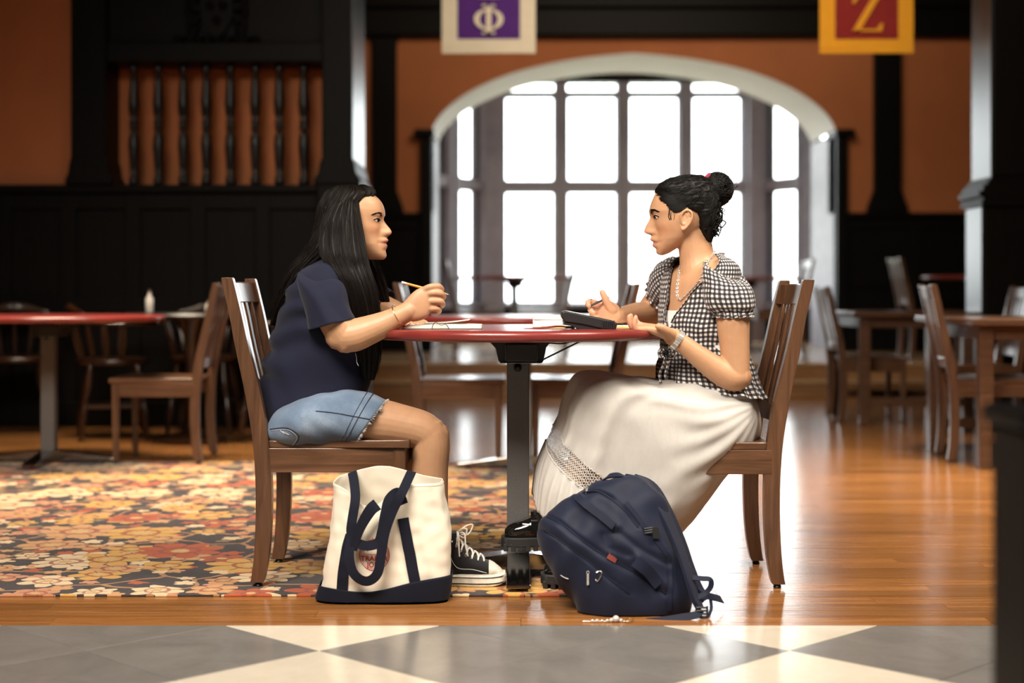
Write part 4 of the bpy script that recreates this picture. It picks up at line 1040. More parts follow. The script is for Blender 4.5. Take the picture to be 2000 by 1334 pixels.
def face_parts(spec, root, body_me, brow_pts, hair_mat, tone_mat):
    tw = spec['tow']; zk = spec['z']; R = np.array(spec['R'])
    bvh = BVHTree.FromPolygons([v.co.copy() for v in body_me.vertices], [tuple(p.vertices) for p in body_me.polygons])
    ze = zk['eye']
    def proj(y_, z_, o_):
        o0 = Vector(tw((0.25, y_, z_))); d = Vector(R@np.array([-1.0, 0, 0])); h_ = bvh.ray_cast(o0, d)
        n_ = h_[1] if h_[1].dot(d) < 0 else -h_[1]
        return h_[0]+n_*o_
    for s in (-1, 1):
        yi, yo = 0.0175, 0.0455
        def edge(u, top):
            z_ = ze-0.0012+0.0030*u
            return z_+(0.0058*math.sin(PI*u**0.85) if top else -0.0032*math.sin(PI*u**1.1))
        def patch(name, mat, y0, y1, o_, clipf=None):
            v = []; f = []; nu, nv = 18, 8
            for i in range(nu+1):
                u = i/nu; y_ = y0+(y1-y0)*u; uu = (y_-yi)/(yo-yi); lo_, hi_ = edge(uu, False), edge(uu, True)
                if clipf: c0, c1 = clipf(y_); lo_, hi_ = max(lo_, c0), min(hi_, c1); hi_ = max(hi_, lo_+1e-5)
                for k in range(nv+1): v.append(proj(s*y_, lo_+(hi_-lo_)*k/nv, o_))
            f = [(i*(nv+1)+k, (i+1)*(nv+1)+k, (i+1)*(nv+1)+k+1, i*(nv+1)+k+1) for i in range(nu) for k in range(nv)]
            return MB().add(v, f).build(name, mat, root, angle=180)
        eb = patch('eye', M['eyewhite'], yi, yo, 0.0007)
        cy_, rr_ = spec.get('iris', 0.029), 0.0060
        ir = patch('iris', M['iris'], cy_-rr_, cy_+rr_, 0.0011, lambda y_: (ze+0.0012-math.sqrt(max(rr_**2-(y_-cy_)**2, 0)), ze+0.0012+math.sqrt(max(rr_**2-(y_-cy_)**2, 0))))
        us = np.linspace(0, 1, 15)
        tube(MB(), [proj(s*(yi+(yo+0.001-yi)*u), edge(u, True)+0.0003, 0.0010) for u in us], [0.0005]+[0.0010]*12+[0.0012, 0.0006], 6, 2).build('eyelashes', hair_mat, root)
        tube(MB(), [proj(s*(yi+(yo-yi)*u), edge(u, False)-0.0004, 0.0002) for u in us[1:-1]], 0.0006, 6, 2).build('lower_eyelid', tone_mat, root)
        tube(MB(), [proj(s*(yi+0.002+(yo+0.001-yi)*u), edge(u, True)+0.0024+0.0006*math.sin(PI*u), -0.0002) for u in us[1:]], [0.0006]+[0.0014]*12+[0.0005], 8, 2).build('upper_eyelid', tone_mat, root)
        # eyebrow made of short hairs lying on the brow
        mb = MB(); nb = 46
        for i in range(nb):
            t = i/(nb-1); bx_, bz_, by_ = [np.interp(t, [0, .4, .75, 1], q) for q in brow_pts]
            for k in range(spec.get('brow_rows', 5)):
                p = tw((bx_+0.03, s*by_, bz_+(k-spec.get('brow_rows', 5)//2)*0.0011*(1-t*0.7)+random.uniform(-.0006, .0006)))
                hit = bvh.find_nearest(Vector(p)-Vector(R@np.array([0.022, 0, 0])))
                if hit[0] is None: continue
                q0 = hit[0]+hit[1]*0.0004; d = Vector(R@np.array([-0.25, s*1.0, 0.35-0.5*t])).normalized()*random.uniform(.005, .008)
                q1 = q0+d; h2 = bvh.find_nearest(q1); q1 = h2[0]+h2[1]*0.0010
                tube(mb, [q0, (q0+q1)/2+hit[1]*0.0006, q1], [0.0006, 0.0006, 0.0002], 4, 1, round_ends=False)
        mb.build('eyebrow', hair_mat, root)
def strands(mb, loft, count, off=0.0015, r=0.00055, kmin=0.0, kmax=1.0, jitter=0.004, seed=1, flare=0.0, filt=None, length=None):
    rr = np.random.default_rng(seed)
    P, N, K, n = loft.P, loft.N, loft.K, loft.n
    for i in range(count):
        u = rr.uniform(0, n); j0 = int(u) % n; f = u-int(u); j1 = (j0+1) % n
        k0 = int(rr.uniform(kmin, kmin+0.25*(kmax-kmin))*K); k1 = int((rr.uniform(0.55, 1.0)*(kmax-kmin)+kmin)*(K-1))
        if k1-k0 < 5: continue
        ks = np.linspace(k0, k1, 14).astype(int)
        pts = P[ks, j0]*(1-f)+P[ks, j1]*f; nm = N[ks, j0]
        w_ = rr.uniform(-1, 1, 3); t = np.linspace(0, 1, len(ks))[:, None]
        pts = pts+nm*(off*rr.uniform(0.0, 1.6)+flare*rr.uniform(0, 1)*t)+np.sin(t*rr.uniform(2, 7)+rr.uniform(0, 6))*w_*jitter*t
        if filt is not None and not filt(pts): continue
        tube(mb, pts, [r*0.7]+[r]*(len(ks)-3)+[r*0.7, r*0.25], 4, 1, round_ends=False)
def Rg(pl, pr, w, Yc, e=2.1, tilt=0.0):
    """ring whose silhouette runs from pixel pl to pixel pr at depth Yc, with half-width w across"""
    a, b = W(pl[0], pl[1], Yc), W(pr[0], pr[1], Yc); c_ = (a+b)/2; u = (b-a)/2
    return (c_, u, Vector((tilt, w, 0)), e)

# ---------------------------------------------------------------- woman in navy (left)
YC1 = 4.57; sc1 = YC1/F
p1 = empty('person', W(590, 1148, YC1)*1.0, 'woman with long dark hair in navy shirt and denim shorts holding a pencil', 'person')
p1.location = (-0.52, YC1, 0.006)
body = MB()
prof1 = [(748, 507.5), (753, 504), (754.6, 498.5), (753.2, 492), (752.6, 488.5), (755.4, 484), (756.4, 480.5), (755.4, 477), (754.2, 475), (757.2, 472), (758.8, 469), (756, 465.5), (754.5, 463), (759.5, 461), (764.6, 456.5), (765.8, 452.5), (763.5, 448), (757.5, 440.5), (752.2, 434), (749.6, 429), (749.8, 424), (750.8, 418), (750.2, 410), (747, 400), (741.5, 391), (732, 382), (718, 374.5), (700, 370), (688, 369)]
yz = lambda y: (507.5-y)*sc1
S1 = dict(prof=prof1, sgn=1, xref=749.5, yref=507.5, sc=sc1, R=rotz(-0.10), org=np3(W(749.5, 507.5, YC1)), eyex=0.0655,
          z=dict(brow=yz(420), nasion=yz(429), tip=yz(452.5), sub=yz(463), mouth=yz(475), chin=yz(498), eye=yz(432)))
build_head(body, S1)
YN1 = 4.37      # plane of the near arm
# neck and torso
tube(body, [W(672, 455, YC1), W(668, 490, YC1), W(655, 520, YC1)], [0.046, 0.048, 0.060], 20, 4)
Loft([Rg((632, 512), (690, 505), 0.08, YC1), Rg((600, 535), (712, 530), 0.15, YC1), Rg((572, 580), (716, 575), 0.165, YC1), Rg((548, 640), (718, 635), 0.160, YC1), Rg((530, 710), (716, 695), 0.160, YC1), Rg((524, 770), (705, 745), 0.160, YC1), Rg((545, 825), (685, 790), 0.15, YC1), Rg((560, 852), (660, 830), 0.11, YC1)], 32, 4).mesh(body)
# near arm
tube(body, [W(634, 552, YN1+0.075), W(641, 590, YN1+0.02), W(657, 632, YN1), W(675, 660, YN1)], [0.042, 0.045, 0.047, 0.044], 22, 4)
tube(body, [W(664, 656, YN1), W(690, 655, YN1), W(720, 645, YN1), W(752, 632, YN1-0.005), W(783, 616, YN1-0.010), W(801, 606, YN1-0.012)], [0.043, 0.0475, 0.0425, 0.036, 0.0295, 0.027], 22, 5)
# near hand holding the pencil
YH = 4.352
Loft([(W(796, 611, YH+.008), W(806, 629, YH)-W(796, 611, YH), Vector((0, 0.021, 0)), 2.2), (W(810, 602, YH+.005), W(820, 626, YH)-W(809, 602, YH), Vector((0, 0.020, 0)), 2.4), (W(825, 592, YH+.004), W(834, 620, YH)-W(825, 592, YH), Vector((0, 0.018, 0)), 2.6), (W(838, 586, YH+.004), W(840, 611, YH)-W(838, 586, YH), Vector((0, 0.014, 0)), 2.6), (W(845, 584, YH+.005), W(846, 602, YH)-W(845, 584, YH), Vector((0, 0.009, 0)), 2.4)], 24, 5).mesh(body)
fin = [[(824, 568, 0), (840, 561, -.008), (855, 559.5, -.004), (862, 566, .018), (856, 571, .036), (846, 573, .044)],
       [(828, 577, 0), (846, 572, -.010), (861, 574, -.004), (865.5, 581, .018), (858, 585, .036), (848, 587, .042)],
       [(830, 590, 0), (846, 588, -.008), (860, 589.5, -.003), (864, 595.5, .018), (856, 599, .034), (846, 600, .040)],
       [(828, 603, 0), (842, 603, -.004), (854, 603.5, .000), (857.5, 607.5, .016), (851, 610, .030), (842, 610, .036)]]
for i, fg in enumerate(fin):
    rr_ = [0.0100, 0.0100, 0.0098, 0.0092, 0.0082, 0.0072] if i < 3 else [0.0092, 0.0092, 0.0086, 0.0080, 0.0072, 0.0062]
    tube(body, [W(a, b, YH+.004+c_) for a, b, c_ in fg], rr_, 14, 4)
tube(body, [W(808, 596, YH+.012), W(822, 582, YH+.030), W(838, 574, YH+.042), W(852, 571, YH+.048)], [0.015, 0.0135, 0.011, 0.009], 14, 4)
# far arm and hand resting on the notebook
tube(body, [W(648, 552, 4.74), W(700, 580, 4.81), W(745, 602, 4.86), W(786, 620, 4.87)], [0.054, 0.049, 0.045, 0.041], 18, 4)
tube(body, [W(786, 620, 4.87), W(790, 623, 4.80), W(794, 627, 4.73), W(798, 628, 4.66)], [0.041, 0.039, 0.032, 0.024], 18, 4)
Loft([(W(799, 628, 4.66), Vector((0.028, 0, 0)), Vector((0, 0, 0.013)), 2.2), (W(803, 630, 4.62), Vector((0.036, 0, 0)), Vector((0, 0, 0.014)), 2.3), (W(807, 631, 4.585), Vector((0.036, 0, 0)), Vector((0, 0, 0.011)), 2.3)], 20, 4).mesh(body)
for i, dx in enumerate((-16, -5.5, 5, 15)):
    L_ = (0.050, 0.060, 0.056, 0.044)[i]
    tube(body, [W(806+dx, 630, 4.59), W(808+dx*1.05, 630, 4.59-L_*0.5), W(811+dx*1.1, 633.5, 4.59-L_)], [0.0092, 0.0085, 0.0068], 12, 4)
tube(body, [W(817, 629, 4.645), W(828, 630, 4.62), W(833, 633, 4.595)], [0.011, 0.0095, 0.0078], 12, 4)
def zfix(v, z): return Vector((v.x, v.y, z))
# legs
YL1, YL2 = 4.425, 4.70
for yl, dx in ((YL1, 0), (YL2, -7)):
    tube(body, [W(598+dx, 826, yl+(YC1-yl)*.3), W(645+dx, 822, yl), W(720+dx, 822, yl), W(785+dx, 831, yl), W(828+dx, 843, yl), W(840+dx, 862, yl)], [0.064, 0.070, 0.069, 0.060, 0.0555, 0.052], 24, 5)
    bx_ = 0 if dx == 0 else -70
    tube(body, [W(838+dx, 848, yl), W(842+dx, 872, yl), W(840+dx+bx_*.2, 912, yl), W(842+dx+bx_*.45, 960, yl), W(848+dx+bx_*.7, 1015, yl), W(853+dx+bx_, 1070, yl), zfix(W(860+dx+bx_, 1120, yl), 0.062)], [0.053, 0.0545, 0.0525, 0.049, 0.041, 0.034, 0.032], 24, 5)
    tube(body, [W(857+dx, 846, yl), W(859+dx, 860, yl)], [0.030, 0.029], 16, 2)
    tube(body, [zfix(W(850+dx+bx_, 1128, yl), 0.050), zfix(W(895+dx+bx_, 1138, yl), 0.050), zfix(W(945+dx+bx_, 1142, yl), 0.040)], [0.028, 0.027, 0.018], 16, 4)
bm_ = remesh(body, 0.0026, 3)
tone1 = (0.48, 0.268, 0.150)
paint_body(bm_, p1, S1, tone1, (0.42, 0.16, 0.12))
TM = {}
def tone_mat(name, c_):
    return simple(name, c_, 0.47, var=0.05, scale=300, Subsurface_Weight=0.1, Subsurface_Scale=0.005)
bvh_me = bm_.copy()
off = np.array(p1.location); co = np.empty(len(bm_.vertices)*3); bm_.vertices.foreach_get('co', co); bm_.vertices.foreach_set('co', (co.reshape(-1, 3)-off).ravel())
finish('body', bm_, M['skin'], p1, True, 180)
S1['iris'] = 0.0285; S1['brow_rows'] = 3
face_parts(S1, p1, bvh_me, ([0.072, 0.074, 0.066, 0.056], [S1['z']['brow']+.001, S1['z']['brow']+.0040, S1['z']['brow']+.0042, S1['z']['brow']-.0005], [0.018, 0.028, 0.039, 0.049]), M['hair_brown'], tone_mat('eyelid_skin_warm', (0.50, 0.28, 0.165)))

# t-shirt
def tee_disp(P, t, th):
    x, z = P[..., 0], P[..., 2]
    d = 0.0025*snoise(P*np.array([1, 1, 2.2]), 5.0, 3)
    # slanting drag folds over the belly and back
    w = np.sin((z*1.0+x*0.42)*78+2.4*snoise(P, 2.6, 5))*0.0100*np.clip((1.08-z)/0.35, 0, 1)
    return d+w*np.clip(snoise(P, 3.0, 9)*0.6+0.55, 0, 1)
shirt_r = [Rg((636, 500), (694, 497), 0.075, YC1), Rg((612, 511), (705, 505), 0.115, YC1), Rg((590, 524), (714, 517), 0.158, YC1), Rg((570, 548), (722, 545), 0.185, YC1), Rg((553, 582), (728, 580), 0.188, YC1), Rg((541, 622), (732, 620), 0.182, YC1), Rg((530, 665), (733, 658), 0.178, YC1), Rg((518, 710), (732, 695), 0.178, YC1), Rg((508, 752), (728, 728), 0.184, YC1), Rg((506, 792), (723, 750), 0.190, YC1), Rg((513, 822), (719, 762), 0.192, YC1), Rg((521, 843), (716, 770), 0.190, YC1)]
sh = Loft(shirt_r, 72, 8, tee_disp)
tee = sh.mesh(MB(), False, False).build('t_shirt', M['tee'], p1, angle=180, solid=0.003)
def sleeve_disp(P, t, th): return 0.0040*snoise(P, 7, 4)+0.0045*np.sin(P[..., 2]*75+P[..., 0]*95+1.5*snoise(P, 4, 6))*(0.3+0.7*t)
sl = Loft([(W(622, 530, 4.47), Vector((0.052, 0, 0.004)), Vector((0, 0.050, 0.02)), 2), (W(629, 548, 4.425), Vector((0.060, 0, 0.005)), Vector((0, 0.066, 0.012)), 2), (W(634, 575, 4.40), Vector((0.062, 0, 0.010)), Vector((0, 0.066, 0.0)), 2), (W(642, 607, 4.385), Vector((0.0615, 0, 0.014)), Vector((0, 0.066, 0)), 2), (W(650, 633, 4.375), Vector((0.0625, 0, 0.0165)), Vector((0, 0.066, 0)), 2)], 48, 8, sleeve_disp)
slo = sl.mesh(MB(), True, False).build('sleeve', M['tee'], tee, angle=180, solid=0.003)
hem = MB(); rp_ = sl.P[-4]; tube(hem, np.vstack([rp_, rp_[:2]])+sl.N[-4][list(range(48))+[0, 1]]*0.0006, 0.0007, 5, 1).build('hem_stitch', M['tee'], slo)
fs_ = Loft([(W(650, 535, 4.70), Vector((0.05, 0, 0.01)), Vector((0, 0.05, 0.02)), 2), (W(672, 555, 4.77), Vector((0.03, 0, 0.055)), Vector((0.01, 0.060, 0.0)), 2), (W(710, 578, 4.82), Vector((0.025, 0, 0.056)), Vector((0.02, 0.058, 0)), 2), (W(752, 601, 4.865), Vector((0.022, 0, 0.054)), Vector((0.02, 0.056, 0)), 2)], 40, 8, sleeve_disp)
fs_.mesh(MB(), True, False).build('sleeve', M['tee'], tee, angle=180, solid=0.003)
# the little loose thread on the belly
tube(MB(), [W(694, 690, 4.385), W(696, 698, 4.38), W(697, 708, 4.38), W(700, 714, 4.38)], 0.0008, 5, 4).build('loose_thread', M['thread'], tee)

# denim shorts: one leg tube each, joined at the seat
def den_disp(P, t, th): return 0.0018*snoise(P*np.array([1, 1, 1]), 9, 12)+0.0022*np.sin(P[..., 0]*70+P[..., 2]*95)*np.clip(1-abs(t-0.55)*3, 0, 1)
sb = MB()
def shortleg(yl, dx):
    rs = [Rg((536+dx, 812), (522+dx, 838), 0.07, yl+(YC1-yl)*.5), Rg((560+dx, 784), (524+dx, 866), 0.115, yl+(YC1-yl)*.35), Rg((612+dx, 768), (570+dx, 872), 0.112, yl), Rg((662+dx, 760), (618+dx, 873), 0.108, yl), Rg((712+dx, 765), (660+dx, 873), 0.099, yl), Rg((754+dx, 781), (690+dx, 871), 0.091, yl)]
    return Loft(rs, 56, 8, den_disp)
s1_ = shortleg(YL1, 0); s1_.mesh(sb, True, False); s2_ = shortleg(YL2, -6); s2_.mesh(sb, True, False)
shorts = sb.build('denim_shorts', M['denim'], p1, angle=180, solid=0.004)
nr = s1_.n
fr = MB(); e_ = s1_.P[-1]; N_ = s1_.N[-1]
for i in range(320):                 # frayed hem
    j = random.random()*nr; j0 = int(j); f = j-j0; q = e_[j0]*(1-f)+e_[(j0+1) % nr]*f
    d = np.array([0.9, random.uniform(-.5, .5), random.uniform(-.8, .5)]); d /= np.linalg.norm(d)
    tube(fr, [q, q+d*0.004+N_[j0]*0.001, q+d*random.uniform(.004, .010)], 0.00045, 3, 1, round_ends=False)
fr.build('frayed_hem', M['thread'], shorts)
for k, r_ in ((-6, 0.0010), (-8, 0.0007)):
    rp_ = s1_.P[k]+s1_.N[k]*0.0012; tube(MB(), np.vstack([rp_, rp_[:1]]), r_, 5, 1).build('hem_stitch', M['darkthread'], shorts)
sbvh = BVHTree.FromPolygons([Vector(p) for p in sb.v], sb.f)
def on(bv, x, y, Y=4.0, off=0.0012):
    o_ = Vector((0, 0, H)); d = (W(x, y, Y)-o_).normalized(); h_ = bv.ray_cast(o_, d)
    return (h_[0]+h_[1]*(off if h_[1].y < 0 else -off)) if h_[0] is not None else None
def onpath(bv, pts, off=0.0012, sub=6, Y=4.0):
    a = catmull(np.array(pts, float), sub); return [q for q in (on(bv, x, y, Y, off) for x, y in a) if q is not None]
pk = onpath(sbvh, [(528, 838), (563, 836), (584, 852), (573, 873)], sub=5)
tube(MB(), pk, 0.0010, 5, 1).build('pocket_seam', M['darkthread'], shorts)
pk = onpath(sbvh, [(530, 841), (561, 839), (580, 853), (570, 871)], sub=5)
tube(MB(), pk, 0.0006, 5, 1).build('pocket_stitch', M['thread'], shorts)
tube(MB(), onpath(sbvh, [(617, 803), (650, 806), (690, 813), (722, 819)]), 0.0012, 5, 1).build('side_seam', M['darkthread'], shorts)
tube(MB(), onpath(sbvh, [(548, 841), (556, 847), (553, 843), (565, 849)], sub=1), 0.0011, 5, 1).build('pocket_bolt_stitch', M['thread'], shorts)

# bracelet
tb = MB(); c_ = W(778, 616.5, YN1-0.009); ax_ = (W(801, 606, YN1)-W(752, 632, YN1)).normalized()
uu = ax_.cross(Vector((0, 1, 0))).normalized(); torus(tb, c_, 1.0, 0.0014, uu*0.033, Vector((0.006, 0.033, 0)), 40, 8)
tb.build('bracelet', M['goldmetal'], p1)

# hair: solid locks with strands over them
hb_ = MB(); bw = []
def lock(rings, nst, seed, sub=8, n=40, **kw):
    def hd(P, t, th): return 0.0022*np.sin(th*11+3*np.sin(t*3+seed))+0.0018*np.sin(th*23+seed+4*t)+0.0012*snoise(P*np.array([1, 1, .25]), 30, seed)
    lf = Loft(rings, n*2, sub, hd); lf.mesh(hb_, True, True); strands(hb_, lf, nst, seed=seed, **kw); return lf
hl = [(688, 363.5), (700, 364.5), (718, 369), (731, 377)]
# crown cap following the skull
def capring(y, xl_, xr_, hw_, e=2.1): return Rg((xl_, y), (xr_, y), hw_, YC1, e)
lock([capring(363, 674, 706, 0.014), capring(365, 658, 717, 0.032), capring(370, 646, 728, 0.048), capring(378, 635, 733.5, 0.061), capring(390, 628, 727, 0.071), capring(402, 623, 716, 0.077), capring(418, 619.5, 706.5, 0.081), capring(440, 617, 702, 0.084), capring(465, 613, 704, 0.086), capring(490, 606, 702, 0.088), capring(505, 604, 694, 0.084)], 420, 2, kmax=1.0, off=0.001, jitter=0.002)
# near curtain from temple over the shoulder to the lap
lock([(W(684, 372, 4.555), Vector((0.012, 0, 0)), Vector((0, 0.010, 0)), 2), (W(676, 392, 4.512), Vector((0.032, 0, 0)), Vector((0, 0.015, 0)), 2), (W(668, 425, 4.490), Vector((0.050, 0, 0)), Vector((0, 0.020, 0)), 2), (W(667, 465, 4.474), Vector((0.064, 0, 0)), Vector((0, 0.024, 0)), 2), (W(672, 500, 4.455), Vector((0.064, 0, 0)), Vector((0, 0.026, 0)), 2), (W(685, 530, 4.425), Vector((0.054, 0, 0)), Vector((0, 0.028, 0)), 2), (W(702, 570, 4.415), Vector((0.046, 0, 0)), Vector((0, 0.026, 0)), 2), (W(714, 615, 4.42), Vector((0.038, 0, 0)), Vector((0, 0.024, 0)), 2), (W(719, 665, 4.445), Vector((0.034, 0, 0)), Vector((0, 0.022, 0)), 2), (W(720, 705, 4.46), Vector((0.028, 0, 0)), Vector((0, 0.018, 0)), 2), (W(720, 742, 4.465), Vector((0.014, 0, 0)), Vector((0, 0.012, 0)), 2)], 520, 3, off=0.0016, jitter=0.006, flare=0.003)
# back curtain
lock([Rg((622, 405), (690, 405), 0.075, YC1), Rg((617, 440), (690, 440), 0.085, YC1), Rg((607, 470), (680, 470), 0.092, YC1), Rg((590, 500), (660, 495), 0.095, YC1), Rg((570, 528), (628, 520), 0.100, YC1), Rg((553, 565), (590, 560), 0.10, YC1), Rg((540, 600), (562, 598), 0.088, YC1), Rg((531, 635), (545, 634), 0.06, YC1)], 420, 4, off=0.0016, jitter=0.010, flare=0.004)
# far curtain in front of the far shoulder
lock([(W(690, 430, 4.645), Vector((0.03, 0, 0)), Vector((0, 0.02, 0)), 2), (W(704, 480, 4.66), Vector((0.034, 0, 0)), Vector((0, 0.022, 0)), 2), (W(722, 520, 4.67), Vector((0.030, 0, 0)), Vector((0, 0.022, 0)), 2), (W(738, 555, 4.68), Vector((0.024, 0, 0)), Vector((0, 0.020, 0)), 2), (W(752, 590, 4.69), Vector((0.012, 0, 0)), Vector((0, 0.012, 0)), 2)], 140, 5, off=0.001, jitter=0.004)
hb_.build('hair', M['hair_brown'], p1, angle=180)

# sneakers
def sneaker(root, ox_, oz_, Yc, full=True):
    """high-top canvas shoe, toe to +x; ox_ = toe tip X"""
    def G(d, y_, z_): return Vector((ox_-d, Yc+y_, oz_+z_))
    sh_ = empty('sneaker', (ox_-0.12, Yc, oz_)); sh_.parent = root; sh_.location = Vector((ox_-0.12, Yc, oz_))-root.location
    out = [(0.0, 0.018), (0.012, 0.034), (0.04, 0.044), (0.08, 0.046), (0.13, 0.038), (0.18, 0.035), (0.225, 0.033), (0.242, 0.02)]
    def solelof(z0, z1, grow): 
        a = catmull(np.array(out), 4); loop = [(d, w) for d, w in a]+[(d, -w) for d, w in a[::-1]]
        mb = MB(); n = len(loop); v = []
        for z_, g in ((z0, grow-0.003), (z0+0.003, grow), (z1-0.003, grow), (z1, grow-0.002)):
            for d, w in loop: v.append(G(d+(-g if d < 0.1 else g)*(1 if abs(d-0.12) > 0.10 else abs(d-.12)/.1), (1 if w > 0 else -1)*(abs(w)+g), z_+0.010*max(0, (0.05-d)/0.05)**2*(1 if z_ < 0.02 else 0.6)))
        f = [tuple(range(n))[::-1], tuple(3*n+i for i in range(n))]+[(k*n+i, k*n+(i+1) % n, (k+1)*n+(i+1) % n, (k+1)*n+i) for k in range(3) for i in range(n)]
        return mb.add(v, f)
    so = solelof(0, 0.032, 0.004).build('rubber_sole', M['rubber'], sh_, angle=40)
    a = catmull(np.array(out), 4); loop = [(d, w) for d, w in a]+[(d, -w) for d, w in a[::-1]]
    for z_, r_, m_ in ((0.010, 0.0016, 'sneaker'), (0.027, 0.0012, 'sneaker')):
        tube(MB(), [G(d+(-0.0045 if d < .1 else .0045)*(1 if abs(d-0.12) > .1 else abs(d-.12)/.1), (1 if w > 0 else -1)*(abs(w)+0.0045), z_+0.005*max(0, (0.05-d)/.05)**2) for d, w in loop[3:-3]], r_, 5, 1).build('sole_stripe', M[m_], so)
    rings = [(0.012, 0.022, 0.030, 0.045), (0.03, 0.036, 0.028, 0.060), (0.055, 0.042, 0.028, 0.072), (0.085, 0.042, 0.028, 0.085), (0.115, 0.038, 0.028, 0.105), (0.14, 0.036, 0.028, 0.128)]
    mb = MB()
    Loft([(G(d, 0, (z0+z1)/2), Vector((0, 0, (z1-z0)/2)), Vector((0, w, 0)), 2.2) for d, w, z0, z1 in rings], 28, 5).mesh(mb)
    Loft([(G(0.180, 0, 0.028), Vector((0.058, 0, 0)), Vector((0, 0.034, 0)), 2.3), (G(0.180, 0, 0.06), Vector((0.058, 0, 0)), Vector((0, 0.036, 0)), 2.2), (G(0.182, 0, 0.095), Vector((0.052, 0, 0)), Vector((0, 0.037, 0)), 2.1), (G(0.178, 0, 0.125), Vector((0.048, 0, 0)), Vector((0, 0.038, 0)), 2), (G(0.172, 0, 0.148), Vector((0.050, 0, 0.004)), Vector((0, 0.040, 0)), 2)], 32, 5).mesh(mb)
    finish('upper', (lambda m_: (m_.transform(Matrix.Translation(-wl(sh_))), m_)[1])(remesh(mb, 0.003, 3)), M['sneaker'], sh_, True, 180)
    # toe cap
    tc = MB(); Loft([(G(0.004, 0, 0.030), Vector((0, 0, 0.010)), Vector((0, 0.014, 0)), 2), (G(0.014, 0, 0.036), Vector((0, 0, 0.014)), Vector((0, 0.029, 0)), 2.2), (G(0.030, 0, 0.042), Vector((0, 0, 0.0205)), Vector((0, 0.0385, 0)), 2.3), (G(0.044, 0, 0.045), Vector((0, 0, 0.0245)), Vector((0, 0.0425, 0)), 2.4)], 28, 5).mesh(tc); tc.build('toe_cap', M['rubber'], sh_, angle=60)
    # laces across the throat and a bow
    lc = MB(); thr = [(0.058, 0.076), (0.074, 0.084), (0.090, 0.094), (0.105, 0.105), (0.119, 0.118), (0.131, 0.133)]
    for i, (d, z_) in enumerate(thr):
        d2, z2 = (d+0.014, z_+0.010)
        for s in (-1, 1): tube(lc, [G(d+0.004, s*0.030, z_-0.016), G(d, s*0.016, z_-0.002), G((d+d2)/2, 0, (z_+z2)/2+0.004), G(d2, -s*0.016, z2-0.002), G(d2+0.004, -s*0.030, z2-0.016)], 0.0026, 6, 4)
    c0 = G(0.136, -0.004, 0.146)
    for dx, dz, dy in ((0.030, 0.006, -0.03), (0.004, -0.014, -0.05), (0.045, 0.012, 0.02)):
        tube(lc, [c0, c0+Vector((dx*.5, dy*.6, 0.014+dz*.3)), c0+Vector((dx, dy, 0.010+dz)), c0+Vector((dx*.7, dy*.8, -0.012+dz*.6)), c0], 0.0022, 6, 5)
    for dy, dx in ((-0.042, 0.006), (-0.036, 0.022)): tube(lc, [c0, c0+Vector((dx, dy*.7, 0.004)), c0+Vector((dx*1.2, dy, -0.030)), c0+Vector((dx*1.5, dy, -0.058))], 0.0022, 6, 5)
    lc.build('shoelaces', M['lace'], sh_)
    ey = MB()
    for d, z_ in thr:
        for s in (-1, 1): torus(ey, G(d+0.005, s*0.0335, z_-0.017), 1.0, 0.0012, Vector((0.003, 0, 0)), Vector((0, 0, 0.003)), 10, 5)
    ey.build('eyelets', M['steel'], sh_)
    tube(MB(), [G(0.05, -0.0435, 0.040), G(0.09, -0.0435, 0.050), G(0.135, -0.039, 0.055), G(0.16, -0.037, 0.10)], 0.0009, 5, 4).build('side_stitch', M['thread'], sh_)
    return sh_
sneaker(p1, W(985, 1150, 4.40).x, 0.006, 4.40); sneaker(p1, W(880, 1150, YL2).x, 0.006, YL2)

# ---------------------------------------------------------------- woman in gingham (right)
YC2 = 4.57; sc2 = YC2/F; PS = 0.45
fd = Vector((-math.cos(PS), -math.sin(PS), 0)); ld = Vector((math.sin(PS), -math.cos(PS), 0))
p2 = empty('person', (0.62, YC2, 0.0), 'woman with a dark curly bun in gingham blouse and white skirt, both palms open', 'person')
body = MB()
prof2 = [(1291, 499), (1284, 497), (1281.3, 493), (1281.2, 488.5), (1280.5, 485.5), (1275.5, 482.5), (1273.8, 479.5), (1274.6, 475.5), (1275.2, 473), (1270.5, 470), (1269.2, 467), (1271.5, 462.5), (1272, 459.5), (1266, 458), (1259.5, 455.5), (1257.2, 451.5), (1258.6, 446), (1262, 438.5), (1266.5, 430.5), (1268.6, 425), (1268.0, 419), (1267.6, 412), (1269.6, 402), (1273.5, 391), (1280.5, 377), (1291, 365), (1310, 354), (1330, 350), (1345, 349)]
yz2 = lambda y: (499-y)*sc2
S2 = dict(prof=prof2, sgn=-1, xref=1268, yref=499, sc=sc2, R=rotz(PI-0.04), org=np3(W(1268, 499, YC2)), eyex=0.0655,
          z=dict(brow=yz2(414), nasion=yz2(424.5), tip=yz2(451.5), sub=yz2(460), mouth=yz2(473.5), chin=yz2(491), eye=yz2(426)))
build_head(body, S2); S2['iris'] = 0.0285
tw2 = S2['tow']
for s in (-1, 1): ear(body, S2, -0.012, yz2(433), s, 0.058)
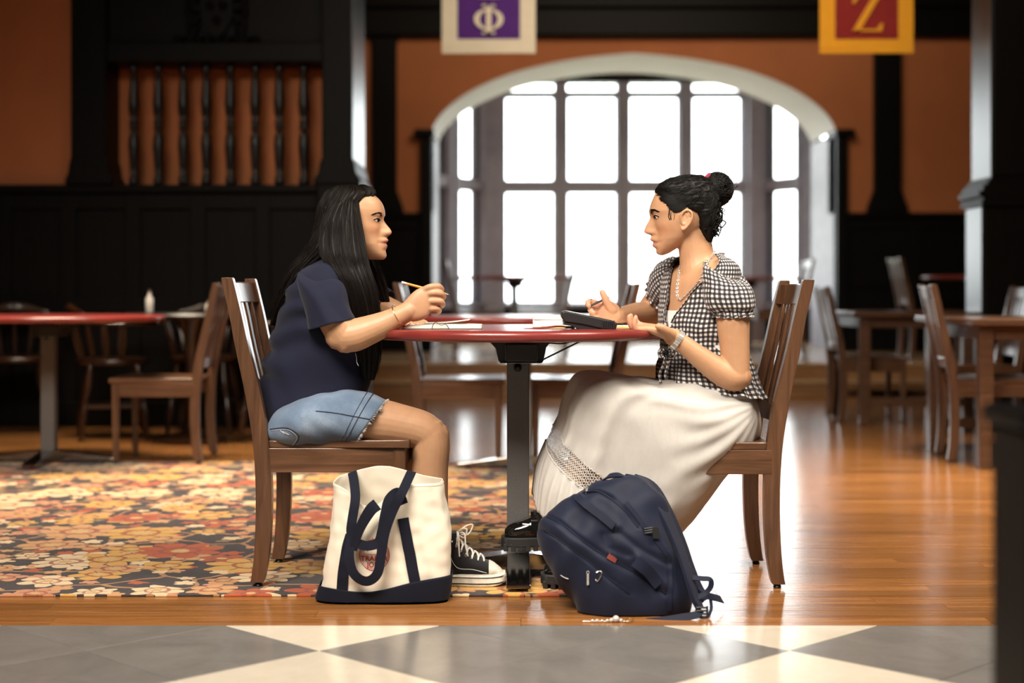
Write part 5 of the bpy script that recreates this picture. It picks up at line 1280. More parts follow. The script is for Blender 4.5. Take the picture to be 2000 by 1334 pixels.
# neck, trapezius, torso
tube(body, [W(1352, 455, YC2), W(1358, 482, YC2), W(1362, 505, YC2), W(1368, 528, YC2)], [0.050, 0.0505, 0.054, 0.068], 24, 4)
def TR(y, x0, x1, b, g=0.0, dz=0.0, e=2.1):
    """torso ring turned towards the camera; x0..x1 is its pixel silhouette, b its half-width, g growth, dz front lift"""
    c_ = W((x0+x1)/2, y, YC2); hx = (x1-x0)/2*sc2; a = math.sqrt(max(hx*hx-(b*math.sin(PS))**2, 0.0012))/math.cos(PS)
    return (c_, fd*(a+g)+Vector((0, 0, dz)), ld*(b+g), e)
TRS = [(502, 1338, 1406, .098), (511, 1322, 1418, .142), (523, 1310, 1429, .166), (545, 1301, 1438, .170), (575, 1296, 1443, .165), (615, 1292, 1449, .160), (655, 1291, 1453, .148), (692, 1294, 1456, .142), (730, 1290, 1466, .155)]
Loft([TR(y+6, a, b, w*0.92, -0.010) for y, a, b, w in TRS]+[TR(775, 1320, 1455, .135, -.01), TR(825, 1350, 1440, .11, -.01)], 40, 4).mesh(body)
YA2 = 4.40
# near arm
tube(body, [W(1414, 556, YA2+.06), W(1427, 582, YA2+.012), W(1431, 620, YA2), W(1434, 665, YA2), W(1437, 705, YA2), W(1438, 738, YA2)], [0.034, 0.047, 0.0485, 0.044, 0.0405, 0.0385], 24, 4)
tube(body, [W(1441, 735, YA2), W(1425, 735, YA2-.002), W(1395, 718, YA2-.008), W(1362, 694, YA2-.016), W(1335, 673, YA2-.022), W(1312, 657, YA2-.026)], [0.0395, 0.041, 0.0365, 0.0310, 0.0265, 0.0250], 24, 5)
# near hand, palm up
YP_ = 4.375
def hv(a, b, c_): return W(a, b, YP_+c_)
Loft([(hv(1316, 659, 0), Vector((0.006, 0.0245, 0.0)), Vector((0.008, 0, 0.0155)), 2.2), (hv(1300, 651, 0), Vector((0.0, 0.034, 0.0)), Vector((0.006, 0, 0.0165)), 2.3), (hv(1280, 644, .004), Vector((0, 0.041, 0.003)), Vector((0.003, 0, 0.0150)), 2.5), (hv(1262, 640, .006), Vector((0, 0.041, 0.003)), Vector((0.002, 0, 0.0120)), 2.6), (hv(1255, 639, .006), Vector((0, 0.036, 0.003)), Vector((0, 0, 0.008)), 2.4)], 28, 5).mesh(body)
fing = [[(1262, 643, -.026), (1245, 643, -.030), (1239, 633, -.032), (1241, 622, -.032)],
        [(1259, 641, -.006), (1238, 640, -.008), (1230, 629, -.010), (1229, 618.5, -.010)],
        [(1260, 639, .015), (1239, 636, .015), (1232, 625, .014), (1232, 616.5, .014)],
        [(1264, 637, .036), (1248, 633, .039), (1242, 625, .040), (1241.5, 619, .040)]]
for i, fg in enumerate(fing):
    k = 1.0 if i < 3 else 0.88
    tube(body, [hv(*q) for q in fg], [0.0102*k, 0.0094*k, 0.0086*k, 0.0072*k], 14, 5)
tube(body, [hv(1311, 654, -.022), hv(1302, 646, -.040), hv(1293, 640, -.047), hv(1285, 637.5, -.048)], [0.0155, 0.0125, 0.0108, 0.0088], 14, 5)
# far arm: elbow on the table, hand turned with the palm to the camera
tube(body, [W(1325, 532, 4.70), W(1305, 555, 4.76), W(1282, 588, 4.83), W(1266, 612, 4.86)], [0.034, 0.040, 0.042, 0.041], 22, 4)
tube(body, [W(1268, 612, 4.86), W(1252, 614, 4.80), W(1230, 616, 4.73), W(1212, 617, 4.67), W(1204, 616, 4.645)], [0.041, 0.040, 0.034, 0.0265, 0.0245], 22, 5)
YQ = 4.63
def fh(a, b, c_): return W(a, b, YQ+c_)
Loft([(fh(1208, 616, .008), Vector((0.004, 0, 0.025)), Vector((0, 0.016, 0)), 2.2), (fh(1195, 611, .008), Vector((0.010, 0, 0.030)), Vector((0, 0.0165, 0)), 2.3), (fh(1180, 607, .010), Vector((0.010, 0, 0.033)), Vector((0, 0.014, 0)), 2.5), (fh(1169, 605, .012), Vector((0.008, 0, 0.030)), Vector((0, 0.011, 0)), 2.4)], 28, 5).mesh(body)
ff = [[(1172, 595, .012), (1155, 589, .006), (1148, 591, -.012), (1150, 597.5, -.024)],
      [(1169, 602, .012), (1156, 599, .002), (1153, 606, -.014), (1159, 611.5, -.020)],
      [(1170, 610, .012), (1158, 611, .000), (1158, 618, -.012), (1165, 620.5, -.016)],
      [(1174, 617, .012), (1164, 621, .002), (1165, 626, -.008), (1171, 627, -.012)]]
for i, fg in enumerate(ff):
    k = 1.0 if i < 3 else 0.86
    tube(body, [fh(*q) for q in fg], [0.0098*k, 0.0092*k, 0.0086*k, 0.0072*k], 14, 5)
tube(body, [fh(1198, 606, .0), fh(1189, 596, -.008), fh(1182, 583, -.010), fh(1176, 571, -.008)], [0.0155, 0.0130, 0.0112, 0.0090], 14, 5)
# legs under the skirt, crossed at the knee
tube(body, [W(1405, 812, 4.54), W(1320, 800, 4.53), W(1230, 785, 4.54), W(1178, 790, 4.55)], [0.070, 0.066, 0.056, 0.046], 20, 4)
tube(body, [W(1178, 790, 4.55), W(1156, 850, 4.53), W(1128, 920, 4.50), W(1100, 980, 4.48), W(1090, 1022, 4.48)], [0.046, 0.044, 0.040, 0.033, 0.029], 20, 4)
tube(body, [W(1092, 1022, 4.48), W(1064, 1040, 4.48), W(1015, 1050, 4.48)], [0.025, 0.024, 0.016], 16, 4)
tube(body, [W(1405, 812, 4.64), W(1320, 812, 4.65), W(1230, 815, 4.63), W(1190, 830, 4.60)], [0.070, 0.066, 0.056, 0.046], 20, 4)
tube(body, [W(1190, 830, 4.60), W(1180, 900, 4.55), W(1165, 1000, 4.47), W(1135, 1090, 4.40), W(1128, 1120, 4.385)], [0.046, 0.044, 0.040, 0.030, 0.028], 20, 4)
tube(body, [W(1125, 1122, 4.37), W(1090, 1134, 4.37)], [0.024, 0.020], 16, 4)
bm_ = remesh(body, 0.0026, 3)
tone2 = (0.51, 0.280, 0.155)
def handpink(co, col):
    px = 1000+F*co[:, 0]/co[:, 1]; py = HY+F*(H-co[:, 2])/co[:, 1]
    m = np.exp(-((px-1165)/32)**2-((py-600)/30)**2)*0.55+np.exp(-((px-1240)/22)**2-((py-630)/20)**2)*0.45
    m = np.clip(m, 0, 1)[:, None]; return col*(1-m)+np.array([0.62, 0.28, 0.20])*m
paint_body(bm_, p2, S2, tone2, (0.46, 0.17, 0.14), handpink)
bvh_me2 = bm_.copy()
co = np.empty(len(bm_.vertices)*3); bm_.vertices.foreach_get('co', co); bm_.vertices.foreach_set('co', (co.reshape(-1, 3)-np.array(p2.location)).ravel())
finish('body', bm_, M['skin'], p2, True, 180)
zb2 = S2['z']['brow']
face_parts(S2, p2, bvh_me2, ([0.072, 0.074, 0.066, 0.056], [zb2-.002, zb2+.0030, zb2+.0038, zb2-.001], [0.018, 0.028, 0.039, 0.049]), M['hair_black'], tone_mat('eyelid_skin_light', (0.52, 0.28, 0.165)))
bodybvh2 = BVHTree.FromPolygons([v.co.copy() for v in bvh_me2.vertices], [tuple(p.vertices) for p in bvh_me2.polygons])

# blouse
def bl_disp(P, t, th):
    peplum = np.clip((t-0.72)/0.28, 0, 1)
    return 0.0030*snoise(P*np.array([1, 1, 1.3]), 7, 21)+peplum*0.0060*np.sin(th*17+2*snoise(P, 3, 5))+0.0028*np.sin(P[..., 2]*120+P[..., 0]*60)*np.clip(1-np.abs(t-0.66)*7, 0, 1)
brs = [TR(495, 1352, 1407, .070, 0.003)]+[TR(y, a, b, w, 0.003) for y, a, b, w in TRS[:8]]+[TR(722, 1289, 1468, .158, .004, .006), TR(750, 1287, 1479, .172, .004, .012), TR(769, 1286, 1487, .182, .004, .018)]
bl = Loft(brs, 192, 9, bl_disp, th0=PI)      # seam at the back
ys_ = HY+F*(H-bl.P[:, :, 2].mean(1))/YC2
VY = [494, 500, 510, 522, 545, 575, 600, 618, 642, 2000]
VN = [1.50, 1.38, 1.15, 0.98, 0.78, 0.48, 0.30, 0.17, 0.0, 0.0]       # near collar edge angle by row
VF = [-1.8, -1.25, -0.75, -0.42, -0.24, -0.16, -0.12, -0.08, 0.0, 0.0]   # far collar edge
def keepV(k, j):
    th = (bl.th[j]+PI/192) % (2*PI); th = th-2*PI if th > PI else th
    return not (np.interp(ys_[k], VY, VF) < th < np.interp(ys_[k], VY, VN))
blouse = bl.mesh(MB(), False, False, keepV).build('blouse', M['gingham'], p2, angle=180, solid=0.002)
# rolled neckline edge with small frill
edge = {}
for s in (-1, 1):
    pts = []
    for k in range(bl.K):
        if ys_[k] > 640 or ys_[k] < 501: continue
        ang = float(np.interp(ys_[k], VY, VN if s > 0 else VF))
        j = ((ang-PI) % (2*PI))/(2*PI)*192; j0 = int(j) % 192; f = j-int(j)
        pts.append(bl.P[k, j0]*(1-f)+bl.P[k, (j0+1) % 192]*f+bl.N[k, j0]*0.002)
    tube(MB(), pts[::3], 0.0028, 6, 3).build('neckline_edge', M['gingham'], blouse)
# camisole under the opening
cm = Loft([TR(y, a, b, w, -0.003) for y, a, b, w in ((606, 1293, 1448, .162), (630, 1292, 1451, .155), (655, 1291, 1453, .148), (700, 1294, 1456, .142))], 64, 6, th0=PI)
cm.mesh(MB(), False, False, lambda k, j: True).build('camisole', M['camisole'], p2, angle=180)
# puffed sleeves
def puff(rings, name='sleeve'):
    def pd(P, t, th): return 0.0045*np.sin(th*15+1.5*np.sin(t*4))*(0.25+np.clip((t-0.72)/0.2, 0, 1)+np.clip((0.25-t)/.25, 0, 1)*0.6)+0.003*snoise(P, 9, 31)
    l = Loft(rings, 72, 9, pd); return l, l.mesh(MB(), True, False, per=0.44).build(name, M['gingham'], blouse, angle=180, solid=0.002)
sl2, _ = puff([(W(1396, 532, 4.51), Vector((0.026, 0.01, -0.006)), Vector((0.01, 0.030, 0.010)), 2), (W(1410, 528, 4.45), Vector((0.052, 0, -0.016)), Vector((0.0, 0.056, 0.018)), 2), (W(1420, 552, 4.42), Vector((0.063, 0, -0.006)), Vector((0, 0.066, 0.006)), 2), (W(1424, 580, 4.408), Vector((0.0705, 0, 0.0)), Vector((0, 0.070, 0)), 2), (W(1428, 600, 4.402), Vector((0.066, 0, 0.002)), Vector((0, 0.066, 0)), 2), (W(1430, 611, 4.40), Vector((0.0530, 0, 0.001)), Vector((0, 0.053, 0)), 2), (W(1431, 620, 4.40), Vector((0.0575, 0, 0.0)), Vector((0, 0.0575, 0)), 2)])
def far_ring(x, y, Y, r): return (W(x, y, Y), Vector((0.83, 0, -0.55))*r, Vector((-0.43, -0.61, -0.66))*r, 2)
puff([far_ring(1340, 526, 4.66, .040), far_ring(1328, 532, 4.70, .056), far_ring(1316, 542, 4.74, .064), far_ring(1306, 554, 4.775, .066), far_ring(1299, 564, 4.80, .060), far_ring(1296, 569, 4.812, .057), far_ring(1293, 574, 4.822, .059)])
# front tie: bow loops and tails
tie = MB(); c0 = W(1300, 690, 4.46)
def rib(pts, w=0.011): ribbon(tie, pts, w, 0.0012, (0.2, -1, 0.1))
rib([c0, c0+Vector((-0.012, -0.015, 0.012)), c0+Vector((-0.020, -0.02, 0.004)), c0+Vector((-0.016, -0.02, -0.010)), c0])
rib([c0, c0+Vector((0.014, -0.02, 0.012)), c0+Vector((0.022, -0.024, 0.0)), c0+Vector((0.010, -0.02, -0.010)), c0])
rib([c0, c0+Vector((-0.008, -0.02, -0.03)), c0+Vector((-0.020, -0.02, -0.06)), c0+Vector((-0.016, -0.022, -0.085))], 0.008)
rib([c0, c0+Vector((0.004, -0.022, -0.03)), c0+Vector((-0.004, -0.024, -0.06)), c0+Vector((0.0, -0.022, -0.075))], 0.008)
sphere(tie, c0+Vector((0, -0.008, 0)), 0.008, 10, 6, (1, .7, .9)); tie.build('front_tie', M['gingham'], blouse, angle=60)

# necklace of links over the chest
nk = MB(); path = []
for (x, y) in catmull(np.array([(1394, 491), (1388, 505), (1379, 525), (1366, 549), (1350, 568), (1336, 582), (1330, 586), (1325, 580), (1324, 562), (1327, 540), (1329, 522)], float), 30):
    o_ = Vector((0, 0, H)); d = (W(x, y, 4.5)-o_).normalized(); h_ = bodybvh2.ray_cast(o_, d)
    if h_[0] is not None and h_[0].y < 4.72: path.append(h_[0]+(h_[1] if h_[1].y < 0 else -h_[1])*0.0032)
acc = 0; last = path[0]; lk = 0; dist = [0]
for a, b in zip(path, path[1:]): dist.append(dist[-1]+(b-a).length)
tot = dist[-1]; nl = int(tot/0.0062)
for i in range(nl):
    s_ = tot*i/(nl-1); k = int(np.clip(np.searchsorted(dist, s_)-1, 0, len(path)-2)); tt = (s_-dist[k])/max(1e-6, dist[k+1]-dist[k]); q = path[k].lerp(path[k+1], tt); d = (path[k+1]-path[k]).normalized()
    nrm_ = d.cross(Vector((0, -1, 0.2))).normalized() if i % 2 == 0 else (d.cross(d.cross(Vector((0, -1, 0.2))))).normalized()
    torus(nk, q, 1.0, 0.0010, d*0.0046, nrm_*0.0030, 12, 5)
nk.build('chain_necklace', M['silver'], p2)

# watch with a link bracelet on the near wrist
wt = empty('wristwatch', (0, 0, 0)); wt.parent = p2; wt.location = (0, 0, 0)
wc = W(1321, 664, YA2-.024); wa = (W(1312, 657, YA2-.026)-W(1345, 681, YA2-.02)).normalized(); wu = wa.cross(Vector((0, 1, 0))).normalized(); wv = wa.cross(wu).normalized()
lm = MB()
for i in range(26):
    a = 2*PI*i/26
    for r_ in (-1, 0, 1):
        p_ = wc+wu*math.cos(a)*0.0295+wv*math.sin(a)*0.0295+wa*r_*0.0050
        rad = (wu*math.cos(a)+wv*math.sin(a)); tan = (-wu*math.sin(a)+wv*math.cos(a))
        Mx = Matrix((( *(wa*0.0023),), (*(tan*0.0031),), (*(rad*0.0014),))).transposed().to_4x4(); Mx.translation = p_
        lm.box((-1, -1, -1), (1, 1, 1), Mx)
lm.build('link_bracelet', M['silver'], wt, smooth=False)
a = -2.3; p_ = wc+wu*math.cos(a)*0.031+wv*math.sin(a)*0.031
fm = MB(); rad = wu*math.cos(a)+wv*math.sin(a); tan = -wu*math.sin(a)+wv*math.cos(a)
tube(fm, [p_-rad*0.002, p_+rad*0.003], 0.012, 20, 1, round_ends=False); fm.build('watch_case', M['silver'], wt)
# thin hair tie on the far wrist
torus(hm := MB(), W(1210, 617, 4.664), 1.0, 0.0009, Vector((0.004, 0, 0.0272)), Vector((0.006, 0.0272, 0)), 30, 6); hm.build('thin_bracelet', M['goldmetal'], p2)
torus(hm := MB(), fh(1151.5, 590, -.003), 1.0, 0.0013, Vector((0.0065, 0, 0.0075)), Vector((0.005, 0.007, 0)), 20, 6); hm.build('ring', M['graphite'], p2)

# skirt: rings fan from the waist over the knees down to the hem
def SR(T, B, w, sag=0.0, e=2.25, Yc=YC2):
    a, b = W(*T, Yc), W(*B, Yc); c_ = (a+b)/2; u = (a-b)/2
    d = Vector((u.z, 0, -u.x)).normalized()       # normal of the ring in side view
    if d.z > 0: d = -d
    return (c_, u, Vector((0, w, 0)), e, d*sag)
def sk_disp(P, t, th):
    ph = 2.2*snoise(P, 1.3, 41)
    fan = (np.sin(th*8+ph)*0.0060+np.sin(th*17+2*ph)*0.0028)*(0.25+t)
    d_ = 0.0035*snoise(P, 2.6, 42)+0.0014*snoise(P, 15, 43)
    x, z = P[..., 0], P[..., 2]
    # creases radiating from the hip
    ang = np.arctan2(z-0.52, 0.74-x); r_ = np.hypot(z-0.52, 0.74-x)
    w1 = np.sin(ang*26+1.6*snoise(P, 2, 44))*0.0040*np.exp(-((r_-0.20)/0.14)**2)
    return fan+d_+w1
skr = [SR((1305, 742), (1476, 774), .170, 0, 2.3), SR((1258, 738), (1482, 812), .200, 0, 2.5), SR((1204, 731), (1477, 850), .218, 0, 2.7, 4.56), SR((1158, 724), (1446, 889), .222, .008, 3.6, 4.56), SR((1126, 733), (1409, 926), .220, .012, 3.6, 4.555), SR((1107, 762), (1379, 963), .216, .018, 3.6, 4.555), SR((1096, 800), (1354, 995), .212, .026, 3.6, 4.555), SR((1086, 828), (1337, 1012), .210, .034, 3.6, 4.555)]
sk = Loft(skr, 120, 10, sk_disp, th0=0.0)
skirt = sk.mesh(MB(), False, False).build('skirt', M['skirt'], p2, angle=180, solid=0.0025)
last = sk.P[-1]
# lace band continues from the last ring
def ring_from(T, B, w, sag): return Loft([SR(T, B, w, sag, 3.6, 4.555)]*2, 120, 1).P[0]
l1 = ring_from((1067, 862), (1326, 1038), .212, .039)
def grid_mesh(rows, name, mat, parent, solid=0.0):
    P = np.array(rows); K, n = P.shape[:2]; fs = []; uv = []
    per = np.linalg.norm(np.roll(P, -1, 1)-P, axis=2).sum(1).mean(); cl = np.concatenate([[0], np.cumsum(np.linalg.norm(np.diff(P, axis=0), axis=2).mean(1))])
    for k in range(K-1):
        for j in range(n):
            fs.append((k*n+j, k*n+(j+1) % n, (k+1)*n+(j+1) % n, (k+1)*n+j)); uv.append([(j/n*per, cl[k]), ((j+1)/n*per, cl[k]), ((j+1)/n*per, cl[k+1]), (j/n*per, cl[k+1])])
    return MB().add(P.reshape(-1, 3), fs, uv).build(name, mat, parent, angle=180, solid=solid)
grid_mesh([last*(1-t)+l1*t for t in np.linspace(0, 1, 5)], 'lace_band', M['skirtlace'], skirt)
for rr_, r_ in ((last, 0.0022), (l1, 0.0026)):
    tm = MB(); q = np.vstack([rr_, rr_[:1]]); sc_ = []
    dd = catmull(q, 5)
    for i in range(len(dd)): sc_.append(dd[i]+np.array([0, 0, 0.0020])*math.sin(i*1.6))
    tube(tm, sc_, r_, 5, 1, round_ends=False); tm.build('lace_edging', M['skirt'], skirt)
h1 = ring_from((1044, 969), (1308, 1078), .222, .044)
rows = []; n = 360
thr_ = np.linspace(0, 2*PI, n, endpoint=False)
def up(r): 
    idx = np.arange(n)/3.0; i0 = idx.astype(int) % 120; f = (idx-idx.astype(int))[:, None]; return r[i0]*(1-f)+r[(i0+1) % 120]*f
A_, B_ = up(l1), up(h1); cen = (A_+B_).mean(0)
rad = A_-A_.mean(0); rad /= np.linalg.norm(rad, axis=1, keepdims=True)
for t in np.linspace(0, 1, 22):
    amp = (0.0028+0.010*t)*np.sin(thr_*34+1.4*np.sin(thr_*5+2*t))*(0.6+0.4*np.sin(thr_*3))
    rows.append(A_*(1-t)+B_*t+rad*(amp+0.010*math.sin(PI*t))[:, None]+np.stack([0*thr_, 0*thr_, 0.004*t*np.sin(thr_*17)], 1))
grid_mesh(rows, 'ruffle', M['skirt'], skirt, 0.0015)

# loafers
def loafer(root, toe, Yc, z0, tilt):
    lf = empty('loafer', (0, 0, 0)); lf.parent = root
    org = Vector((W(toe, 569, Yc).x, Yc, z0)); lf.location = org-root.location
    Rt = Matrix.Rotation(tilt, 3, 'Y')
    def G(d, y_, z_): return org+Rt @ Vector((d, y_, z_))
    out = [(0.0, 0.016), (0.012, 0.034), (0.04, 0.046), (0.08, 0.047), (0.13, 0.039), (0.18, 0.036), (0.235, 0.034), (0.252, 0.02)]
    a = catmull(np.array(out), 6); loop = [(d, w) for d, w in a]+[(d, -w) for d, w in a[::-1]]
    n = len(loop); mb = MB(); v = []
    for z_, g in ((0.012, 0), (0.015, .004), (0.036, .004), (0.039, .001)):
        for d, w in loop: v.append(G(d, (1 if w > 0 else -1)*(abs(w)+g), z_))
    f = [tuple(range(n))[::-1], tuple(3*n+i for i in range(n))]+[(k*n+i, k*n+(i+1) % n, (k+1)*n+(i+1) % n, (k+1)*n+i) for k in range(3) for i in range(n)]
    so = mb.add(v, f).build('sole', M['sole'], lf, angle=40)
    for i in range(11):
        d0 = 0.006+i*0.0215
        if 0.125 < d0 < 0.165: continue
        w = float(np.interp(d0+0.008, [q[0] for q in out], [q[1] for q in out]))+0.004
        m2 = MB(); v = [G(d0+dx*0.014, sy*w, z_) for z_ in (0.0, 0.022) for dx, sy in ((0, -1), (1, -1), (1, 1), (0, 1))]
        m2.add(v, [(0, 3, 2, 1), (4, 5, 6, 7), (0, 1, 5, 4), (1, 2, 6, 5), (2, 3, 7, 6), (3, 0, 4, 7)]).build('lug', M['sole'], so, smooth=False, bevel=0.002)
    mb = MB()
    Loft([(G(0.010, 0, 0.046), Rt@Vector((0, 0, 0.012)), Vector((0, 0.022, 0)), 2.1), (G(0.028, 0, 0.052), Rt@Vector((0, 0, 0.022)), Vector((0, 0.038, 0)), 2.2), (G(0.06, 0, 0.056), Rt@Vector((0, 0, 0.030)), Vector((0, 0.044, 0)), 2.2), (G(0.095, 0, 0.061), Rt@Vector((0, 0, 0.041)), Vector((0, 0.042, 0)), 2.2), (G(0.125, 0, 0.066), Rt@Vector((0, 0, 0.050)), Vector((0, 0.038, 0)), 2.1)], 32, 5).mesh(mb, True, True)
    Loft([(G(0.190, 0, 0.036), Rt@Vector((0.058, 0, 0)), Vector((0, 0.035, 0)), 2.3), (G(0.188, 0, 0.065), Rt@Vector((0.060, 0, 0)), Vector((0, 0.037, 0)), 2.2), (G(0.190, 0, 0.095), Rt@Vector((0.056, 0, 0.0)), Vector((0, 0.036, 0)), 2.1)], 32, 5).mesh(mb, True, True)
    m3 = remesh(mb, 0.003, 3); m3.transform(Matrix.Translation(-wl(lf))); finish('upper', m3, M['patent'], lf, True, 180)
    # apron seam, saddle strap with a roll, tongue
    tube(MB(), [G(0.10, -0.042, 0.075), G(0.06, -0.036, 0.078), G(0.034, -0.018, 0.073), G(0.026, 0, 0.070), G(0.034, 0.018, 0.073), G(0.06, 0.036, 0.078), G(0.10, 0.042, 0.075)], 0.0022, 6, 5).build('apron_seam', M['patent'], lf)
    ribbon(MB(), [G(0.098, -0.046, 0.052), G(0.098, -0.041, 0.085), G(0.098, -0.022, 0.103), G(0.098, 0, 0.108), G(0.098, 0.022, 0.103), G(0.098, 0.041, 0.085), G(0.098, 0.046, 0.052)], 0.022, 0.005, [Vector((0, -1, 0)), Vector((0, -.9, .4)), Vector((0, -.4, .9)), Vector((0, 0, 1)), Vector((0, .4, .9)), Vector((0, .9, .4)), Vector((0, 1, 0))]).build('saddle_strap', M['patent'], lf, angle=40)
    ribbon(MB(), [G(0.108, 0, 0.108), G(0.118, 0, 0.125), G(0.124, 0, 0.140)], [0.040, 0.048, 0.040], 0.006, Rt@Vector((-1, 0, 0.6))).build('tongue', M['patent'], lf, angle=40, bevel=0.002)
    return lf
loafer(p2, 979.5, 4.47, 0.094, -0.02); loafer(p2, 1056, 4.37, 0.006, 0.0)
tube(MB(), [W(1086, 1035, 4.48), W(1085, 1010, 4.48), W(1090, 985, 4.48)], [0.036, 0.034, 0.039], 20, 4, round_ends=False).build('sock', M['sock'], p2)

# hair of the second woman
hb2 = MB()
def cr(y, x0, x1, hw_, e=2.1): return Rg((x0, y), (x1, y), hw_, YC2, e)
def hd2(P, t, th): return 0.0016*snoise(P, 40, 51)+0.0012*snoise(P, 90, 52)
cap = Loft([cr(343.5, 1338, 1362, 0.012), cr(345.5, 1322, 1374, .028), cr(350, 1305, 1385, .047, 2.3), cr(357, 1292, 1393, .061, 2.4), cr(366, 1283, 1399, .070, 2.5), cr(376, 1280, 1403, .0750, 2.5), cr(386, 1287, 1405, .0775, 2.4), cr(396, 1298, 1406, .0780, 2.3), cr(406, 1312, 1406, .0775, 2.2), cr(413, 1326, 1405, .0760), cr(421, 1347, 1403, .0735), cr(440, 1354, 1400, .0675), cr(458, 1362, 1394, .055), cr(474, 1375, 1388, .035)], 72, 6, hd2)
cm_ = MB(); cap.mesh(cm_); cap.mesh(hb2)
cbv = BVHTree.FromPolygons([Vector(p) for p in cm_.v], cm_.f)
bun = np.array(W(1401, 370, YC2)); tie_p = np.array(W(1381, 362, YC2))
rr2 = np.random.default_rng(5)
hc_ = np.array(W(1345, 410, YC2))
def comb(p0, t1, r_, amp, o_):
    pts = []; wv_ = rr2.normal(size=3)*amp; ph = rr2.uniform(0, 6); fq = rr2.uniform(4, 10)
    for t in np.linspace(0, t1, 12):
        q = p0*(1-t)+tie_p*t; h_ = cbv.find_nearest(Vector(q)); c_ = np.array(h_[0]); nv = np.array(h_[1]); nv = nv if np.dot(nv, c_-hc_) > 0 else -nv
        pts.append(c_+nv*(o_*math.sin(PI*min(1, t/t1*0.9+0.05))-0.0003)+wv_*math.sin(t*fq+ph)*math.sin(PI*t/t1))
    tube(hb2, pts, [r_*.4]+[r_]*10+[r_*.4], 4, 1, round_ends=False)
for i in range(1500):
    k = rr2.integers(0, cap.K); j = rr2.integers(0, cap.n); p0 = cap.P[k, j]
    if np.linalg.norm(p0-tie_p) < 0.02: continue
    comb(p0, 1.0, rr2.uniform(.0005, .0012), 0.0022, rr2.uniform(.0006, .0022))
# bun: core and wound strands
sphere(hb2, bun, 0.043, 24, 16, (1.0, 0.95, 1.08))
for i in range(460):
    ax_ = np.array([0.55, -0.65, 0.50])*rr2.choice((-1, 1))+rr2.normal(size=3)*0.42; ax_ /= np.linalg.norm(ax_); u = np.cross(ax_, rr2.normal(size=3)); u /= np.linalg.norm(u); v = np.cross(ax_, u)
    a0 = rr2.uniform(0, 6); da = rr2.uniform(1.6, 3.6); off_ = rr2.uniform(-0.75, 0.75); rb = 0.0442+rr2.uniform(0, .0022); wb = rr2.uniform(0, .0022)
    pts = [bun+((u*math.cos(a0+da*t)+v*math.sin(a0+da*t))*math.sqrt(1-off_**2)+ax_*off_)*np.array([1.02, 0.97, 1.10])*(rb+wb*math.sin(t*7+i)) for t in np.linspace(0, 1, 12)]
    tube(hb2, pts, [0.0004]+[rr2.uniform(.0007, .0016)]*10+[0.0004], 5, 1, round_ends=False)
# curls at the nape and round the bun
def curl(p0, L_, r0, turns, r_, lean=(0, 0, -1)):
    d = np.array(lean, float); d /= np.linalg.norm(d); u = np.cross(d, [0, 1, 0.3]); u /= np.linalg.norm(u); v = np.cross(d, u); ph = rr2.uniform(0, 6)
    pts = [p0+d*L_*t+(u*math.cos(ph+turns*2*PI*t)+v*math.sin(ph+turns*2*PI*t))*r0*(0.3+0.7*t) for t in np.linspace(0, 1, int(10*turns)+6)]
    tube(hb2, pts, [r_]*(len(pts)-1)+[r_*.3], 5, 1, round_ends=False)
for i in range(26):
    curl(np.array(W(rr2.uniform(1386, 1402), rr2.uniform(408, 440), YC2+rr2.uniform(-.04, .03))), rr2.uniform(.025, .045), rr2.uniform(.010, .015), rr2.uniform(1.0, 1.6), rr2.uniform(.0009, .0018), (rr2.uniform(-.1, .25), rr2.uniform(-.2, .2), -1))
for i in range(90):
    x, y = rr2.uniform(1374, 1412), rr2.uniform(392, 436); 
    if x > 1404: y = min(y, 412)
    p0 = np.array(W(x, y, YC2+rr2.uniform(-.055, .045)))
    L_ = min(rr2.uniform(.03, .07), max(0.012, (464-y)*sc2))
    curl(p0, L_, rr2.uniform(.004, .009), rr2.uniform(0.8, 2.0), rr2.uniform(.0009, .0024), (rr2.uniform(-.25, .25), rr2.uniform(-.2, .2), -1))
for i in range(26):
    a = rr2.uniform(0, 2*PI); p0 = bun+0.042*np.array([math.cos(a), rr2.uniform(-.5, .3), math.sin(a)]); curl(p0, rr2.uniform(.012, .028), .005, 1.0, .0007, (math.cos(a), 0, math.sin(a)))
# wavy baby hair along the hairline, in front of the ear and at the nape
def on_head(x, y, o_=0.0012):
    h_ = bodybvh2.ray_cast(Vector((0, 0, H)), (W(x, y, 4.5)-Vector((0, 0, H))).normalized())
    return None if h_[0] is None else np.array(h_[0])+np.array(h_[1] if h_[1].y < 0 else -h_[1])*o_
def hairline(x):
    for y in np.arange(352, 425, 1.0):
        o_ = Vector((0, 0, H)); d = (W(x, y, 4.5)-o_).normalized(); a_ = cbv.ray_cast(o_, d); b_ = bodybvh2.ray_cast(o_, d)
        if b_[0] is not None and (a_[0] is None or a_[3] > b_[3]) and y > 372: return y
    return None
def on_any(x, y, o_):
    o0 = Vector((0, 0, H)); d = (W(x, y, 4.5)-o0).normalized(); a_ = cbv.ray_cast(o0, d); b_ = bodybvh2.ray_cast(o0, d)
    c_ = [q for q in (a_, b_) if q[0] is not None]
    if not c_: return None
    h_ = min(c_, key=lambda q: q[3]); return np.array(h_[0])+np.array(h_[1] if h_[1].y < 0 else -h_[1])*o_
